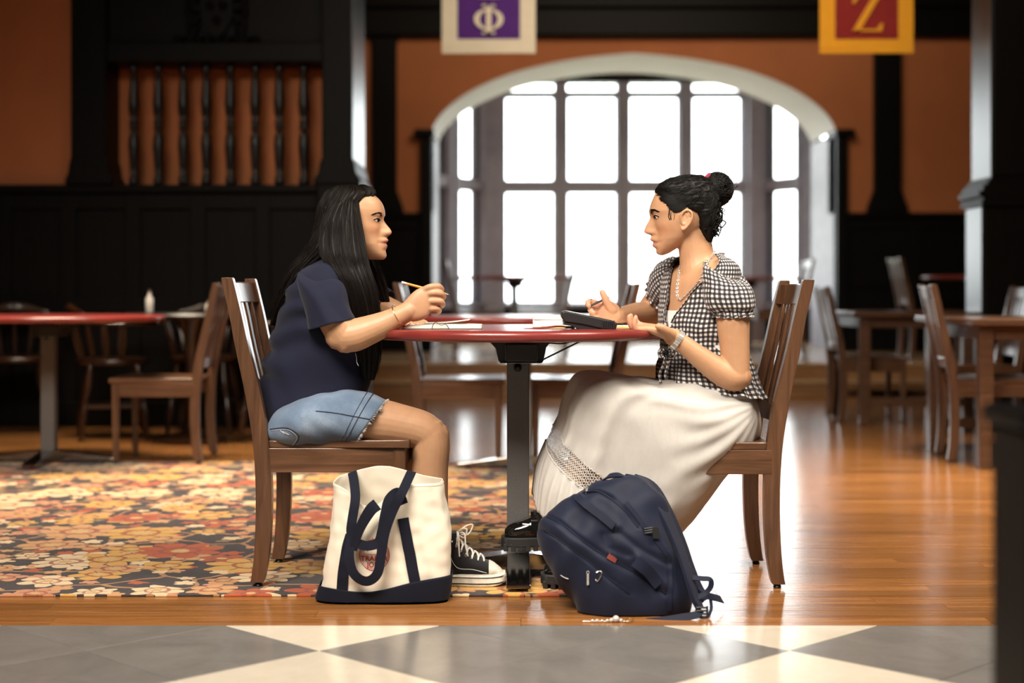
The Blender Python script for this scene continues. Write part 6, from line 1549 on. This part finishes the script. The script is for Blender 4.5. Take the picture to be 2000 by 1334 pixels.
for i in range(420):                       # combed back from the soft hairline
    x0 = rr2.uniform(1282, 1330); tgt = np.interp(x0, [1281, 1288, 1296, 1304, 1311, 1318, 1330], [379, 389, 397, 405, 412, 415, 412])
    y0 = tgt+rr2.uniform(-14, 1.5); L_ = rr2.uniform(0.25, 0.5); ph = rr2.uniform(0, 6); am = rr2.uniform(0, 2.0)
    pts = [on_any(x0+(1381-x0)*L_*t+am*math.sin(t*6+ph), y0+(362-y0)*L_*(t**1.25)+am*math.cos(t*5+ph), 0.0011) for t in np.linspace(0, 1, 9)]
    pts = [q for q in pts if q is not None]
    if len(pts) > 6: tube(hb2, pts, [0.0003]+[rr2.uniform(.0005, .0010)]*(len(pts)-2)+[0.0003], 4, 1, round_ends=False)
for k in range(7):
    x0 = 1311+rr2.uniform(-5, 4); ph = rr2.uniform(0, 6); pts = [on_head(x0+3.0*math.sin(t*4+ph)*t+1*t, 404+26*t, 0.0013) for t in np.linspace(0, 1, 8)]
    pts = [q for q in pts if q is not None]
    if len(pts) > 5: tube(hb2, pts, [0.0005]*(len(pts)-1)+[0.0003], 4, 1, round_ends=False)
for x, y in ((1384, 470), (1379, 472), (1390, 466), (1375, 470)): curl(np.array(W(x, y, YC2-.03)), .022, .003, .9, .0008, (0.05, -0.05, -1))
hb2.build('hair', M['hair_black'], p2, angle=180)
sc_ = MB(); torus(sc_, tie_p+np.array([-0.004, -0.004, 0.020]), 1.0, 0.0065, Vector((0.006, 0.018, 0.004)), Vector((0.010, 0, 0.012)), 24, 8); sc_.build('scrunchie', M['scrunchie'], p2)

# ================================================================== things on the table
ZT = 0.737
def px_poly(pts, Y0): return [(W(x, y, Y0).x, W(x, y, Y0).z) for x, y in pts]
# open notebook
nb = empty('notebook', (W(866, 640, 4.45).x, 4.45, ZT), 'open notebook with cream pages and black elastic before the navy shirt', 'notebook')
bx0, bx1 = W(788, 640, 4.45).x, W(943, 640, 4.45).x; by0, by1 = 4.36, 4.50
MB().box((bx0, by0, ZT), (bx1, by1, ZT+0.0025)).build('cover', M['darkcover'], nb, smooth=False, bevel=0.001)
def pages(x0, x1, h0, h1, hm, name):
    n = 16; v = []; f = []
    for i in range(n+1):
        t = i/n; x = x0+(x1-x0)*t; z = h0+(h1-h0)*t+hm*math.sin(PI*t)
        v += [(x, by0+0.003, ZT+0.0026), (x, by1-0.003, ZT+0.0026), (x, by1-0.003, ZT+0.003+z), (x, by0+0.003, ZT+0.003+z)]
    for i in range(n):
        a, b = i*4, i*4+4; f += [(a+j, a+(j+1) % 4, b+(j+1) % 4, b+j) for j in range(4)]
    f += [(0, 1, 2, 3), (n*4+3, n*4+2, n*4+1, n*4)]
    return MB().add(v, f).build(name, M['paper'], nb, angle=30)
xm_ = W(812, 640, 4.45).x
pages(bx0+0.004, xm_, 0.002, 0.008, 0.003, 'page_block'); pages(xm_, bx1-0.003, 0.009, 0.0095, 0.003, 'page_block')
v = []; f = []; xa, xb_ = W(830, 640, 4.45).x, W(918, 640, 4.45).x
for i in range(13):
    t = i/12; x = xa+(xb_-xa)*t; z = ZT+0.016+0.010*t*t
    v += [(x, by0+0.004, z), (x, by1-0.004, z+0.001), (x, by1-0.004, z+0.0016), (x, by0+0.004, z+0.0006)]
for i in range(12): f += [(i*4+j, i*4+(j+1) % 4, i*4+4+(j+1) % 4, i*4+4+j) for j in range(4)]
f += [(0, 1, 2, 3), (51, 50, 49, 48)]
MB().add(v, f).build('loose_page', M['paper'], nb, angle=40)
tube(MB(), [W(843, 645, 4.355), W(846, 634, 4.352), W(852, 629.5, 4.355), W(861, 635, 4.352), W(870, 633.5, 4.352), W(874, 637, 4.352), W(878, 645, 4.355)], 0.0011, 6, 6).build('elastic_band', M['blackplastic'], nb)
# black hand-held device on its stand
dv = empty('handheld_device', (W(1150, 640, 4.42).x, 4.44, ZT), 'black ribbed handheld device lying tilted on the yellow papers', 'device')
MB().prism(px_poly([(1096.5, 619), (1097.5, 611), (1101, 607.5), (1106, 607.5), (1198, 627), (1205, 630.5), (1205.5, 635), (1203, 644), (1199, 645.5), (1172, 641.5), (1140, 634.5), (1103, 629)], 4.38), 'y', 4.38, 4.50).build('case', M['blackplastic'], dv, smooth=False, bevel=0.004, seg=3)
MB().prism(px_poly([(1100, 627), (1140, 634), (1172, 640), (1175, 643.5), (1160, 645.5), (1138, 645.5), (1122, 640), (1116, 636.5), (1102, 634.5)], 4.385), 'y', 4.385, 4.495).build('grip', M['blackplastic'], dv, smooth=False, bevel=0.002)
MB().prism(px_poly([(1104, 606.4), (1196, 625.9), (1196, 626.6), (1104, 607.4)], 4.39), 'y', 4.39, 4.49).build('screen', M['patent'], dv, smooth=False)
for k in range(6):
    x = 1178+k*4.2; MB().prism(px_poly([(x, 626), (x+1.6, 626.4), (x+.4, 643), (x-1.2, 642.6)], 4.376), 'y', 4.3765, 4.384).build('rib', M['blackplastic'], dv, smooth=False, bevel=0.0006)
# white box
wb = empty('paper_box', (W(1070, 640, 4.62).x, 4.62, ZT), 'small white cardboard box standing behind the black device', 'box')
c0, c1 = W(1041, 640, 4.60), W(1099, 640, 4.60); zb = W(1041, 616, 4.60).z
MB().box((c0.x, 4.60, ZT), (c1.x, 4.70, zb)).build('carton', M['white'], wb, smooth=False, bevel=0.0015)
MB().box((c0.x+0.002, 4.597, zb-0.012), (c1.x-0.002, 4.6, zb)).build('flap', M['white'], wb, smooth=False)
MB().box((c0.x+0.026, 4.5985, ZT+0.002), (c0.x+0.0275, 4.6, zb-0.013)).build('fold_line', M['paper'], wb, smooth=False)
# yellow pads and a leather pen roll
def pad(name, lab, px0, px1, Y0, Y1, th, mat, cat, rz=0.0, zoff=0):
    a, b = W(px0, 640, Y0).x, W(px1, 640, Y0).x; r = empty(name, ((a+b)/2, (Y0+Y1)/2, ZT+zoff), lab, cat); r.rotation_euler = (0, 0, 0)
    n = 4
    for k in range(n):
        j = random.uniform(-.001, .001); t = th/n
        MB().box((a+j, Y0+j, ZT+zoff+k*t), (b+j, Y1+j, ZT+zoff+(k+1)*t-0.0002)).build('sheet', M[mat] if k < n-1 or mat != 'yellowpaper' else M['paper'], r, smooth=False)
    return r
pad('legal_pad', 'yellow edged writing pad under the right end of the device', 1132, 1243, 4.51, 4.66, 0.006, 'yellowpaper', 'notepad')
pad('paper_stack', 'small stack of yellow paper slips in front of the white box', 1058, 1122, 4.50, 4.59, 0.0065, 'yellowpaper', 'paper')
st = MB(); ribbon(st, [W(1022, 643.2, 4.40), W(1040, 642.0, 4.40), W(1062, 640.5, 4.41), W(1085, 637.5, 4.43), W(1103, 637.5, 4.44)], 0.012, 0.0022, (0, -0.25, 1))
tag(st.build('leather_strap', M['redleather'], None, angle=40), 'thin red brown leather strap lying before the white box', 'strap')
# pencil held by the first woman
pc = empty('pencil', W(826, 562, 4.395), 'orange pencil with pale eraser held in the left woman\'s hand', 'pencil')
pa, pb = W(784.5, 551.5, 4.405), W(880, 576.5, 4.386); dd = (pb-pa)
def ptube(name, t0, t1, r0, r1, mat, n=6): tube(MB(), [pa+dd*t0, pa+dd*t1], [r0, r1], n, 1, round_ends=False).build(name, M[mat], pc, angle=30)
ptube('eraser', 0, 0.05, 0.0034, 0.0036, 'eraser', 12); ptube('ferrule', 0.05, 0.10, 0.0038, 0.0038, 'silver', 12); ptube('barrel', 0.10, 0.86, 0.0038, 0.0038, 'pencil'); ptube('sharpened_cone', 0.86, 0.955, 0.0038, 0.0013, 'rawwood', 10); ptube('lead', 0.955, 1.0, 0.0013, 0.0004, 'graphite', 8)
# pen held by the second woman
pn = empty('pen', W(1170, 588, 4.61), 'slim grey pen held in the far hand of the woman in gingham', 'pen')
qa, qb = W(1190.5, 579.5, 4.628), W(1152, 598, 4.608); dd2 = qb-qa
for nm, t0, t1, r0, r1, mt in (('cap', 0, 0.12, .0032, .0034, 'silver'), ('barrel', .12, .88, .0036, .0036, 'graphite'), ('tip', .88, 1.0, .0034, .0008, 'blackplastic')):
    tube(MB(), [qa+dd2*t0, qa+dd2*t1], [r0, r1], 10, 1, round_ends=False).build(nm, M[mt], pn, angle=40)

# ================================================================== tote bag
YTo = 4.225
tote = empty('tote_bag', (W(748, 1180, YTo).x, YTo, 0.0), 'cream canvas tote with navy straps and base and a red round logo', 'bag')
TB = [(1182, 634, 862, .070), (1176, 627, 868, .078), (1160, 623, 872, .080), (1130, 629, 877, .080), (1080, 638, 879, .076), (1030, 646, 878, .070), (985, 651, 873, .064), (955, 653, 867, .060), (940, 654, 863, .058)]
def tote_disp(P, t, th): return 0.0035*snoise(P, 6, 61)+0.0014*snoise(P, 18, 62)
tl = Loft([Rg((a, y), (b, y), w, YTo, 3.6) for y, a, b, w in TB], 160, 9, tote_disp, th0=PI/2)
# rim: front edge sags in the middle, back edge stands up
xs_ = (tl.P[:, :, 0]*F/tl.P[:, :, 1]+1000); far = np.clip((tl.P[:, :, 1]-(YTo-0.02))/0.05, 0, 1)
tt_ = np.clip((tl.t-0.55)/0.45, 0, 1)[:, None]
dip = 0.070*np.exp(-((xs_-722)/40)**2)*(1-far)
tl.P[:, :, 2] += tt_**1.5*(far*0.036*np.exp(-((xs_-745)/75)**2)-dip)
tl.P[:, :, 1] += tt_**1.5*(1-far)*0.020*np.exp(-((xs_-722)/45)**2)
tl.P[:, :, 2] = np.maximum(tl.P[:, :, 2], 0.0085)
tmb = MB(); tl.mesh(tmb, True, False); canvas = tmb.build('canvas_body', M['canvas'], tote, angle=60, solid=0.002)
tube(MB(), np.vstack([tl.P[-4], tl.P[-4][:1]])+np.vstack([tl.N[-4], tl.N[-4][:1]])*0.0006, 0.0007, 4, 1).build('rim_stitch', M['lace'], canvas)
base = Loft([Rg((628, 1184), (870, 1184), .076, YTo-.001, 3.6), Rg((621, 1177), (875, 1177), .085, YTo, 3.6), Rg((617.5, 1160), (879, 1155), .087, YTo, 3.6), Rg((625, 1134), (883, 1116), .087, YTo, 3.6)], 160, 8, lambda P, t, th: 0.002*snoise(P, 6, 61)+0.0012+t*0, th0=PI/2)
# curved top edge of the base band: lower in the middle of the front
bx = (base.P[:, :, 0]*F/base.P[:, :, 1]+1000); base.P[:, :, 2] -= (base.t[:, None]**2)*0.024*np.exp(-((bx-720)/75)**2)
base.P[:, :, 2] = np.maximum(base.P[:, :, 2], 0.0065)
base.mesh(MB(), True, False).build('base_panel', M['navycanvas'], tote, angle=60, solid=0.002)
tbv = BVHTree.FromPolygons([Vector(p) for p in tmb.v], tmb.f)
def tpts(pts, off=0.002, sub=4): return onpath(tbv, pts, off, sub)
def strap(pts, w=0.030, name='strap'):
    q = tpts(pts, 0.0025); ribbon(MB(), q, w, 0.0026, (0, -1, 0.05), 2).build(name, M['navycanvas'], tote, angle=40)
strap([(668, 1152), (672, 1110), (678, 1075), (686, 1045)]); strap([(811, 1138), (802, 1090), (793, 1045), (787, 1012)])
def free(pts, w=0.026, name='handle'):
    nr_ = [Vector((0.15*math.sin(i*1.7), -1, 0.15*math.cos(i))) for i in range(len(pts))]
    ribbon(MB(), [W(x, y, Y) for x, y, Y in pts], w, 0.0026, nr_, 7).build(name, M['navycanvas'], tote, angle=40)
free([(688, 922, 4.27), (692, 945, 4.20), (694, 975, 4.145), (688, 1015, 4.130), (686, 1040, 4.126), (694, 1058, 4.120), (716, 1066, 4.112), (738, 1060, 4.112), (746, 1038, 4.112), (752, 1005, 4.115), (760, 975, 4.12), (778, 962, 4.128), (788, 985, 4.134)])
free([(686, 1046, 4.122), (682, 1085, 4.110), (688, 1115, 4.108), (704, 1132, 4.106), (722, 1134, 4.106), (738, 1118, 4.106), (745, 1080, 4.108), (752, 1040, 4.110), (766, 1000, 4.112), (786, 960, 4.122), (804, 921, 4.20)])
free([(737, 985, 4.118), (724, 996, 4.112), (708, 1022, 4.112), (698, 1046, 4.114), (690, 1075, 4.116)], [0.034, 0.032, 0.028, 0.024, 0.020])
# printed logo: rings, lettering and a fruit basket, laid on the cloth
def on_t(x, y, off=0.0010): return on(tbv, x, y, 4.0, off)
lcx, lcy = 731.5, 1084
def pstroke(pts, r_=0.0009, sub=4):
    q = tpts(pts, 0.0006, sub)
    if len(q) > 1: tube(MB(), q, r_, 5, 1).build('logo_line', M['redprint'], tote)
for R_, r_ in ((29, 0.0011), (26, 0.0006)): pstroke([(lcx+R_*math.cos(a), lcy+R_*1.04*math.sin(a)) for a in np.linspace(0, 2*PI, 41)], r_, 2)
def text_px(txt, cx, cy, size, sx=1.0):
    cu = bpy.data.curves.new('t', 'FONT'); cu.body = txt; cu.align_x = 'CENTER'; cu.align_y = 'CENTER'; cu.size = size; cu.offset = size*0.022; cu.resolution_u = 3
    o = bpy.data.objects.new('t', cu); C.objects.link(o); dg = bpy.context.evaluated_depsgraph_get()
    me = bpy.data.meshes.new_from_object(o.evaluated_get(dg)); bpy.data.objects.remove(o)
    mb = MB(); vs_ = [on_t(cx+v.co.x*sx, cy-v.co.y, 0.0011) for v in me.vertices]
    mb.add([tuple(v) if v is not None else (0, 0, 0) for v in vs_], [tuple(p.vertices) for p in me.polygons]); return mb.build('logo_lettering', M['redprint'], tote, angle=180)
text_px('TRADER', lcx-0.5, 1091, 14, 1.0); text_px("JOE'S", lcx, 1103.5, 14, 0.95)
pstroke([(709, 1082), (720, 1083), (740, 1083), (754, 1082)], 0.0007)
for x, y, r_ in ((714, 1077, 4.5), (722, 1073, 5.5), (731, 1071, 6), (741, 1074, 5), (748, 1078, 4)): pstroke([(x+r_*math.cos(a), y+r_*math.sin(a)*.9) for a in np.linspace(PI, 2.05*PI, 9)], 0.0008)
pstroke([(724, 1064), (728, 1058), (733, 1060), (739, 1056)], 0.001); pstroke([(731, 1068), (732, 1056), (728, 1051)], 0.0008); pstroke([(736, 1066), (742, 1060), (747, 1064)], 0.0008)

# ================================================================== backpack
YB_ = 4.10
bpk = empty('backpack', (W(1225, 1215, YB_).x, YB_, 0.0), 'navy nylon backpack slumped on the floor before the white skirt', 'bag')
BR = [(1213, 1190, 1290, .050), (1206, 1155, 1325, .092), (1190, 1128, 1342, .112), (1160, 1104, 1348, .122), (1120, 1082, 1342, .124), (1080, 1068, 1331, .120), (1045, 1061, 1320, .112), (1022, 1064, 1311, .104), (1000, 1082, 1301, .096), (978, 1108, 1289, .086), (958, 1136, 1276, .072), (942, 1158, 1262, .056), (932, 1176, 1244, .040), (928, 1192, 1226, .020)]
def seg_d(px, py, pl):
    d = np.full(px.shape, 1e9)
    for (x0, y0), (x1, y1) in zip(pl, pl[1:]):
        vx, vy = x1-x0, y1-y0; t = np.clip(((px-x0)*vx+(py-y0)*vy)/(vx*vx+vy*vy), 0, 1); d = np.minimum(d, np.hypot(px-x0-vx*t, py-y0-vy*t))
    return d
GA = [(1063, 1008), (1095, 1022), (1140, 1058), (1180, 1085), (1225, 1110), (1268, 1132), (1300, 1160)]
GB = [(1061, 1034), (1090, 1052), (1130, 1082), (1155, 1100), (1190, 1130), (1230, 1160)]
GD = [(1140, 962), (1168, 960), (1195, 975), (1222, 1000), (1245, 1030)]
def bp_disp(P, t, th):
    px = 1000+F*P[..., 0]/P[..., 1]; py = HY+F*(H-P[..., 2])/P[..., 1]; near = np.clip((YB_+0.03-P[..., 1])/0.05, 0, 1)
    d = 0.006*snoise(P, 4.5, 71)+0.0040*snoise(P, 11, 72)
    for g, w, a in ((GA, 5, -.007), (GB, 4, -.005), (GD, 4, -.006)): d = d+near*a*np.exp(-(seg_d(px, py, g)/w)**2)
    up_ = 1/(1+np.exp(-((px-1063)*0.60-(py-1008)*0.80+10)/5))       # panel above the long zip stands proud
    d = d+near*0.010*up_*np.exp(-((py-1060)/110)**2)
    d = d+near*0.012*np.exp(-(seg_d(px, py, [(1128, 975), (1160, 1000), (1200, 1030)])/9)**2)      # padded grip ridge
    d = d+near*0.010*np.exp(-(seg_d(px, py, [(1245, 1090), (1290, 1140)])/12)**2)-near*0.007*np.exp(-(seg_d(px, py, [(1205, 1040), (1250, 1075), (1300, 1100)])/6)**2)
    d = d-near*0.006*np.exp(-(seg_d(px, py, [(1180, 1045), (1190, 1070), (1230, 1085)])/6)**2)
    return d
bl_ = Loft([Rg((a, y), (b, y), w, YB_+0.02*(1205-y)/280, 2.6) for y, a, b, w in BR], 200, 12, bp_disp, th0=PI/2)
zmin = bl_.P[:, :, 2].min(); bl_.P[:, :, 2] = np.maximum(bl_.P[:, :, 2], 0.002)
bmb = MB(); bl_.mesh(bmb); bmb.build('main_body', M['nylon'], bpk, angle=180)
bbv = BVHTree.FromPolygons([Vector(p) for p in bmb.v], bmb.f)
def bpts(pts, off=0.002, sub=5): return onpath(bbv, pts, off, sub, 3.9)
def zipper(g, r_=0.0024):
    q = bpts(g, 0.001); tube(MB(), q, r_, 6, 1).build('zipper', M['nylon_dark'], bpk)
for g in (GA, GB, GD): zipper(g)
def pip(g, w=0.012, name='webbing', off=0.003, th=0.003): ribbon(MB(), bpts(g, off), w, th, (0, -1, 0.15), 2).build(name, M['nylon_dark'], bpk, angle=40)
pip([(1128, 972), (1160, 998), (1200, 1028)], 0.020, 'grip_panel', 0.002, 0.006)
pip([(1222, 982), (1245, 1010), (1262, 1036)], 0.012); pip([(1276, 1050), (1292, 1068), (1303, 1085)], 0.012)
pip([(1303, 1075), (1307, 1110), (1308, 1150), (1307, 1192)], 0.011)
pip([(1240, 1095), (1265, 1115), (1288, 1142)], 0.030, 'pocket_flap', 0.002, 0.006)
# side release buckle
bk = MB(); q = on(bbv, 1271, 1043, 3.9, 0.006)
for k in range(3): tube(bk, [q+Vector((-0.018, -0.002, 0.009-0.006*k+0.004)), q+Vector((0.002, -0.003, 0.010-0.006*k+0.006))], 0.0022, 6, 1)
bk.box((q.x+0.002, q.y-0.008, q.z-0.012), (q.x+0.018, q.y+0.002, q.z+0.018)); bk.build('buckle', M['blackplastic'], bpk, smooth=False, bevel=0.001)
# shoulder strap arching down the right side, with its webbing and adjuster
sp_ = [(1226, 930, 4.13), (1258, 942, 4.10), (1287, 985, 4.07), (1312, 1035, 4.045), (1332, 1085, 4.02), (1346, 1130, 4.00), (1358, 1168, 3.99), (1368, 1190, 3.985)]
ribbon(MB(), [W(x, y, Y) for x, y, Y in sp_], [0.034, 0.050, 0.050, 0.044, 0.040, 0.036, 0.034, 0.026], 0.013, [Vector((0.85, -0.5, 0.3))]*len(sp_), 6).build('shoulder_strap', M['nylon'], bpk, angle=60, bevel=0.003)
sp2 = [(1236, 934, 4.19), (1275, 955, 4.18), (1305, 1005, 4.17), (1330, 1060, 4.16), (1348, 1110, 4.15), (1366, 1150, 4.14), (1384, 1166, 4.12)]
ribbon(MB(), [W(x, y, Y) for x, y, Y in sp2], [0.034, 0.050, 0.050, 0.044, 0.038, 0.030, 0.026], 0.013, [Vector((0.85, -0.5, 0.3))]*len(sp2), 6).build('shoulder_strap', M['nylon'], bpk, angle=60, bevel=0.003)
def web(pts, w=0.020): ribbon(MB(), [W(*p) for p in pts], w, 0.002, [Vector((0.1, -0.75, 0.65))]*len(pts), 6).build('webbing', M['nylon_dark'], bpk, angle=40)
web([(1368, 1190, 3.985), (1362, 1200, 3.96), (1330, 1206, 3.95), (1290, 1212, 3.95), (1262, 1214, 3.96)])
web([(1352, 1128, 4.00), (1372, 1130, 4.00), (1387, 1132, 4.00), (1388, 1146, 4.00), (1376, 1160, 4.00), (1360, 1168, 3.99)], 0.014)
web([(1360, 1176, 4.0), (1376, 1164, 4.03), (1392, 1166, 4.06), (1410, 1171, 4.10)], 0.024)
web([(1388, 1172, 4.04), (1389, 1190, 4.0), (1380, 1206, 3.97), (1364, 1204, 3.965)], 0.008)
ad = MB(); c_ = W(1370, 1192, 3.975)
for k in (-1, 0, 1): tube(ad, [c_+Vector((-0.014, -0.006, 0.008*k)), c_+Vector((0.014, -0.006, 0.008*k))], 0.0028, 6, 1)
for k in (-1, 1): tube(ad, [c_+Vector((0.014*k, -0.006, -0.010)), c_+Vector((0.014*k, -0.006, 0.010))], 0.0028, 6, 1)
ad.build('strap_adjuster', M['blackplastic'], bpk)
# haul loop at the top
ribbon(MB(), [W(1178, 938, 4.11), W(1190, 930, 4.095), W(1210, 928, 4.095), W(1226, 934, 4.11)], 0.022, 0.004, (0, -0.4, 1), 6).build('haul_loop', M['nylon_dark'], bpk, angle=40)
# zip pulls
def pull(x, y, h_, name='zip_pull'):
    q = on(bbv, x, y, 3.9, 0.004); r = MB(); r.box((q.x-0.0028, q.y-0.0015, q.z-h_), (q.x+0.0028, q.y+0.001, q.z)); torus(r, q+Vector((0, -0.001, 0.003)), 1.0, 0.0010, Vector((0.003, 0, 0)), Vector((0, 0, 0.004)), 12, 5); torus(r, q+Vector((0, -0.002, -h_*.85)), 1.0, 0.0008, Vector((0.0028, 0, 0)), Vector((0, 0, 0.004)), 12, 5)
    r.build(name, M['silver'], bpk, smooth=False)
pull(1149, 1120, 0.030); pull(1148, 956, 0.012); 
q = bpts([(1096, 1123), (1102, 1127), (1110, 1130)], 0.002, 3); tube(MB(), q, 0.0014, 5, 1).build('logo_stroke', M['thread'], bpk)
q = bpts([(1165, 1118), (1172, 1116), (1175, 1122), (1168, 1134), (1164, 1132)], 0.003, 4); tube(MB(), q, 0.0018, 6, 1).build('key_hook', M['steel'], bpk)
q = bpts([(1188, 1084), (1204, 1094)], 0.002, 4); ribbon(MB(), q, 0.016, 0.002, (0, -1, 0.2), 1).build('leather_patch', M['redleather'], bpk, angle=40)
# key chain with beads on the floor
kc = empty('key_chain', W(1190, 1212, 3.95), 'key chain with pale beads lying on the floor under the backpack', 'key chain'); kc.location.z = 0
for i, (x, y, r_, mt) in enumerate([(1157, 1214, .004, 'silver'), (1166, 1213, .0045, 'bottle'), (1176, 1213, .004, 'silver'), (1186, 1212, .0045, 'silver'), (1194, 1211, .0055, 'bottle'), (1203, 1208, .009, 'bottle'), (1213, 1210, .005, 'silver')]):
    p_ = W(x, y, 3.92); p_.z = r_; sphere(MB(), p_, r_, 12, 8).build('bead', M[mt], kc)
kp = [W(x, 1213, 3.92) for x in (1139, 1148, 1157, 1170, 1190, 1213, 1228)]
for p_ in kp: p_.z = 0.003
tube(MB(), kp, 0.0012, 6, 4).build('chain', M['silver'], kc)
p_ = W(1229, 1209, 3.92); p_.z = 0.006; torus(m_ := MB(), p_, 1.0, 0.0014, Vector((0.010, 0.004, 0.002)), Vector((0, 0.006, 0.004)), 18, 6); m_.build('clasp', M['goldmetal'], kc)
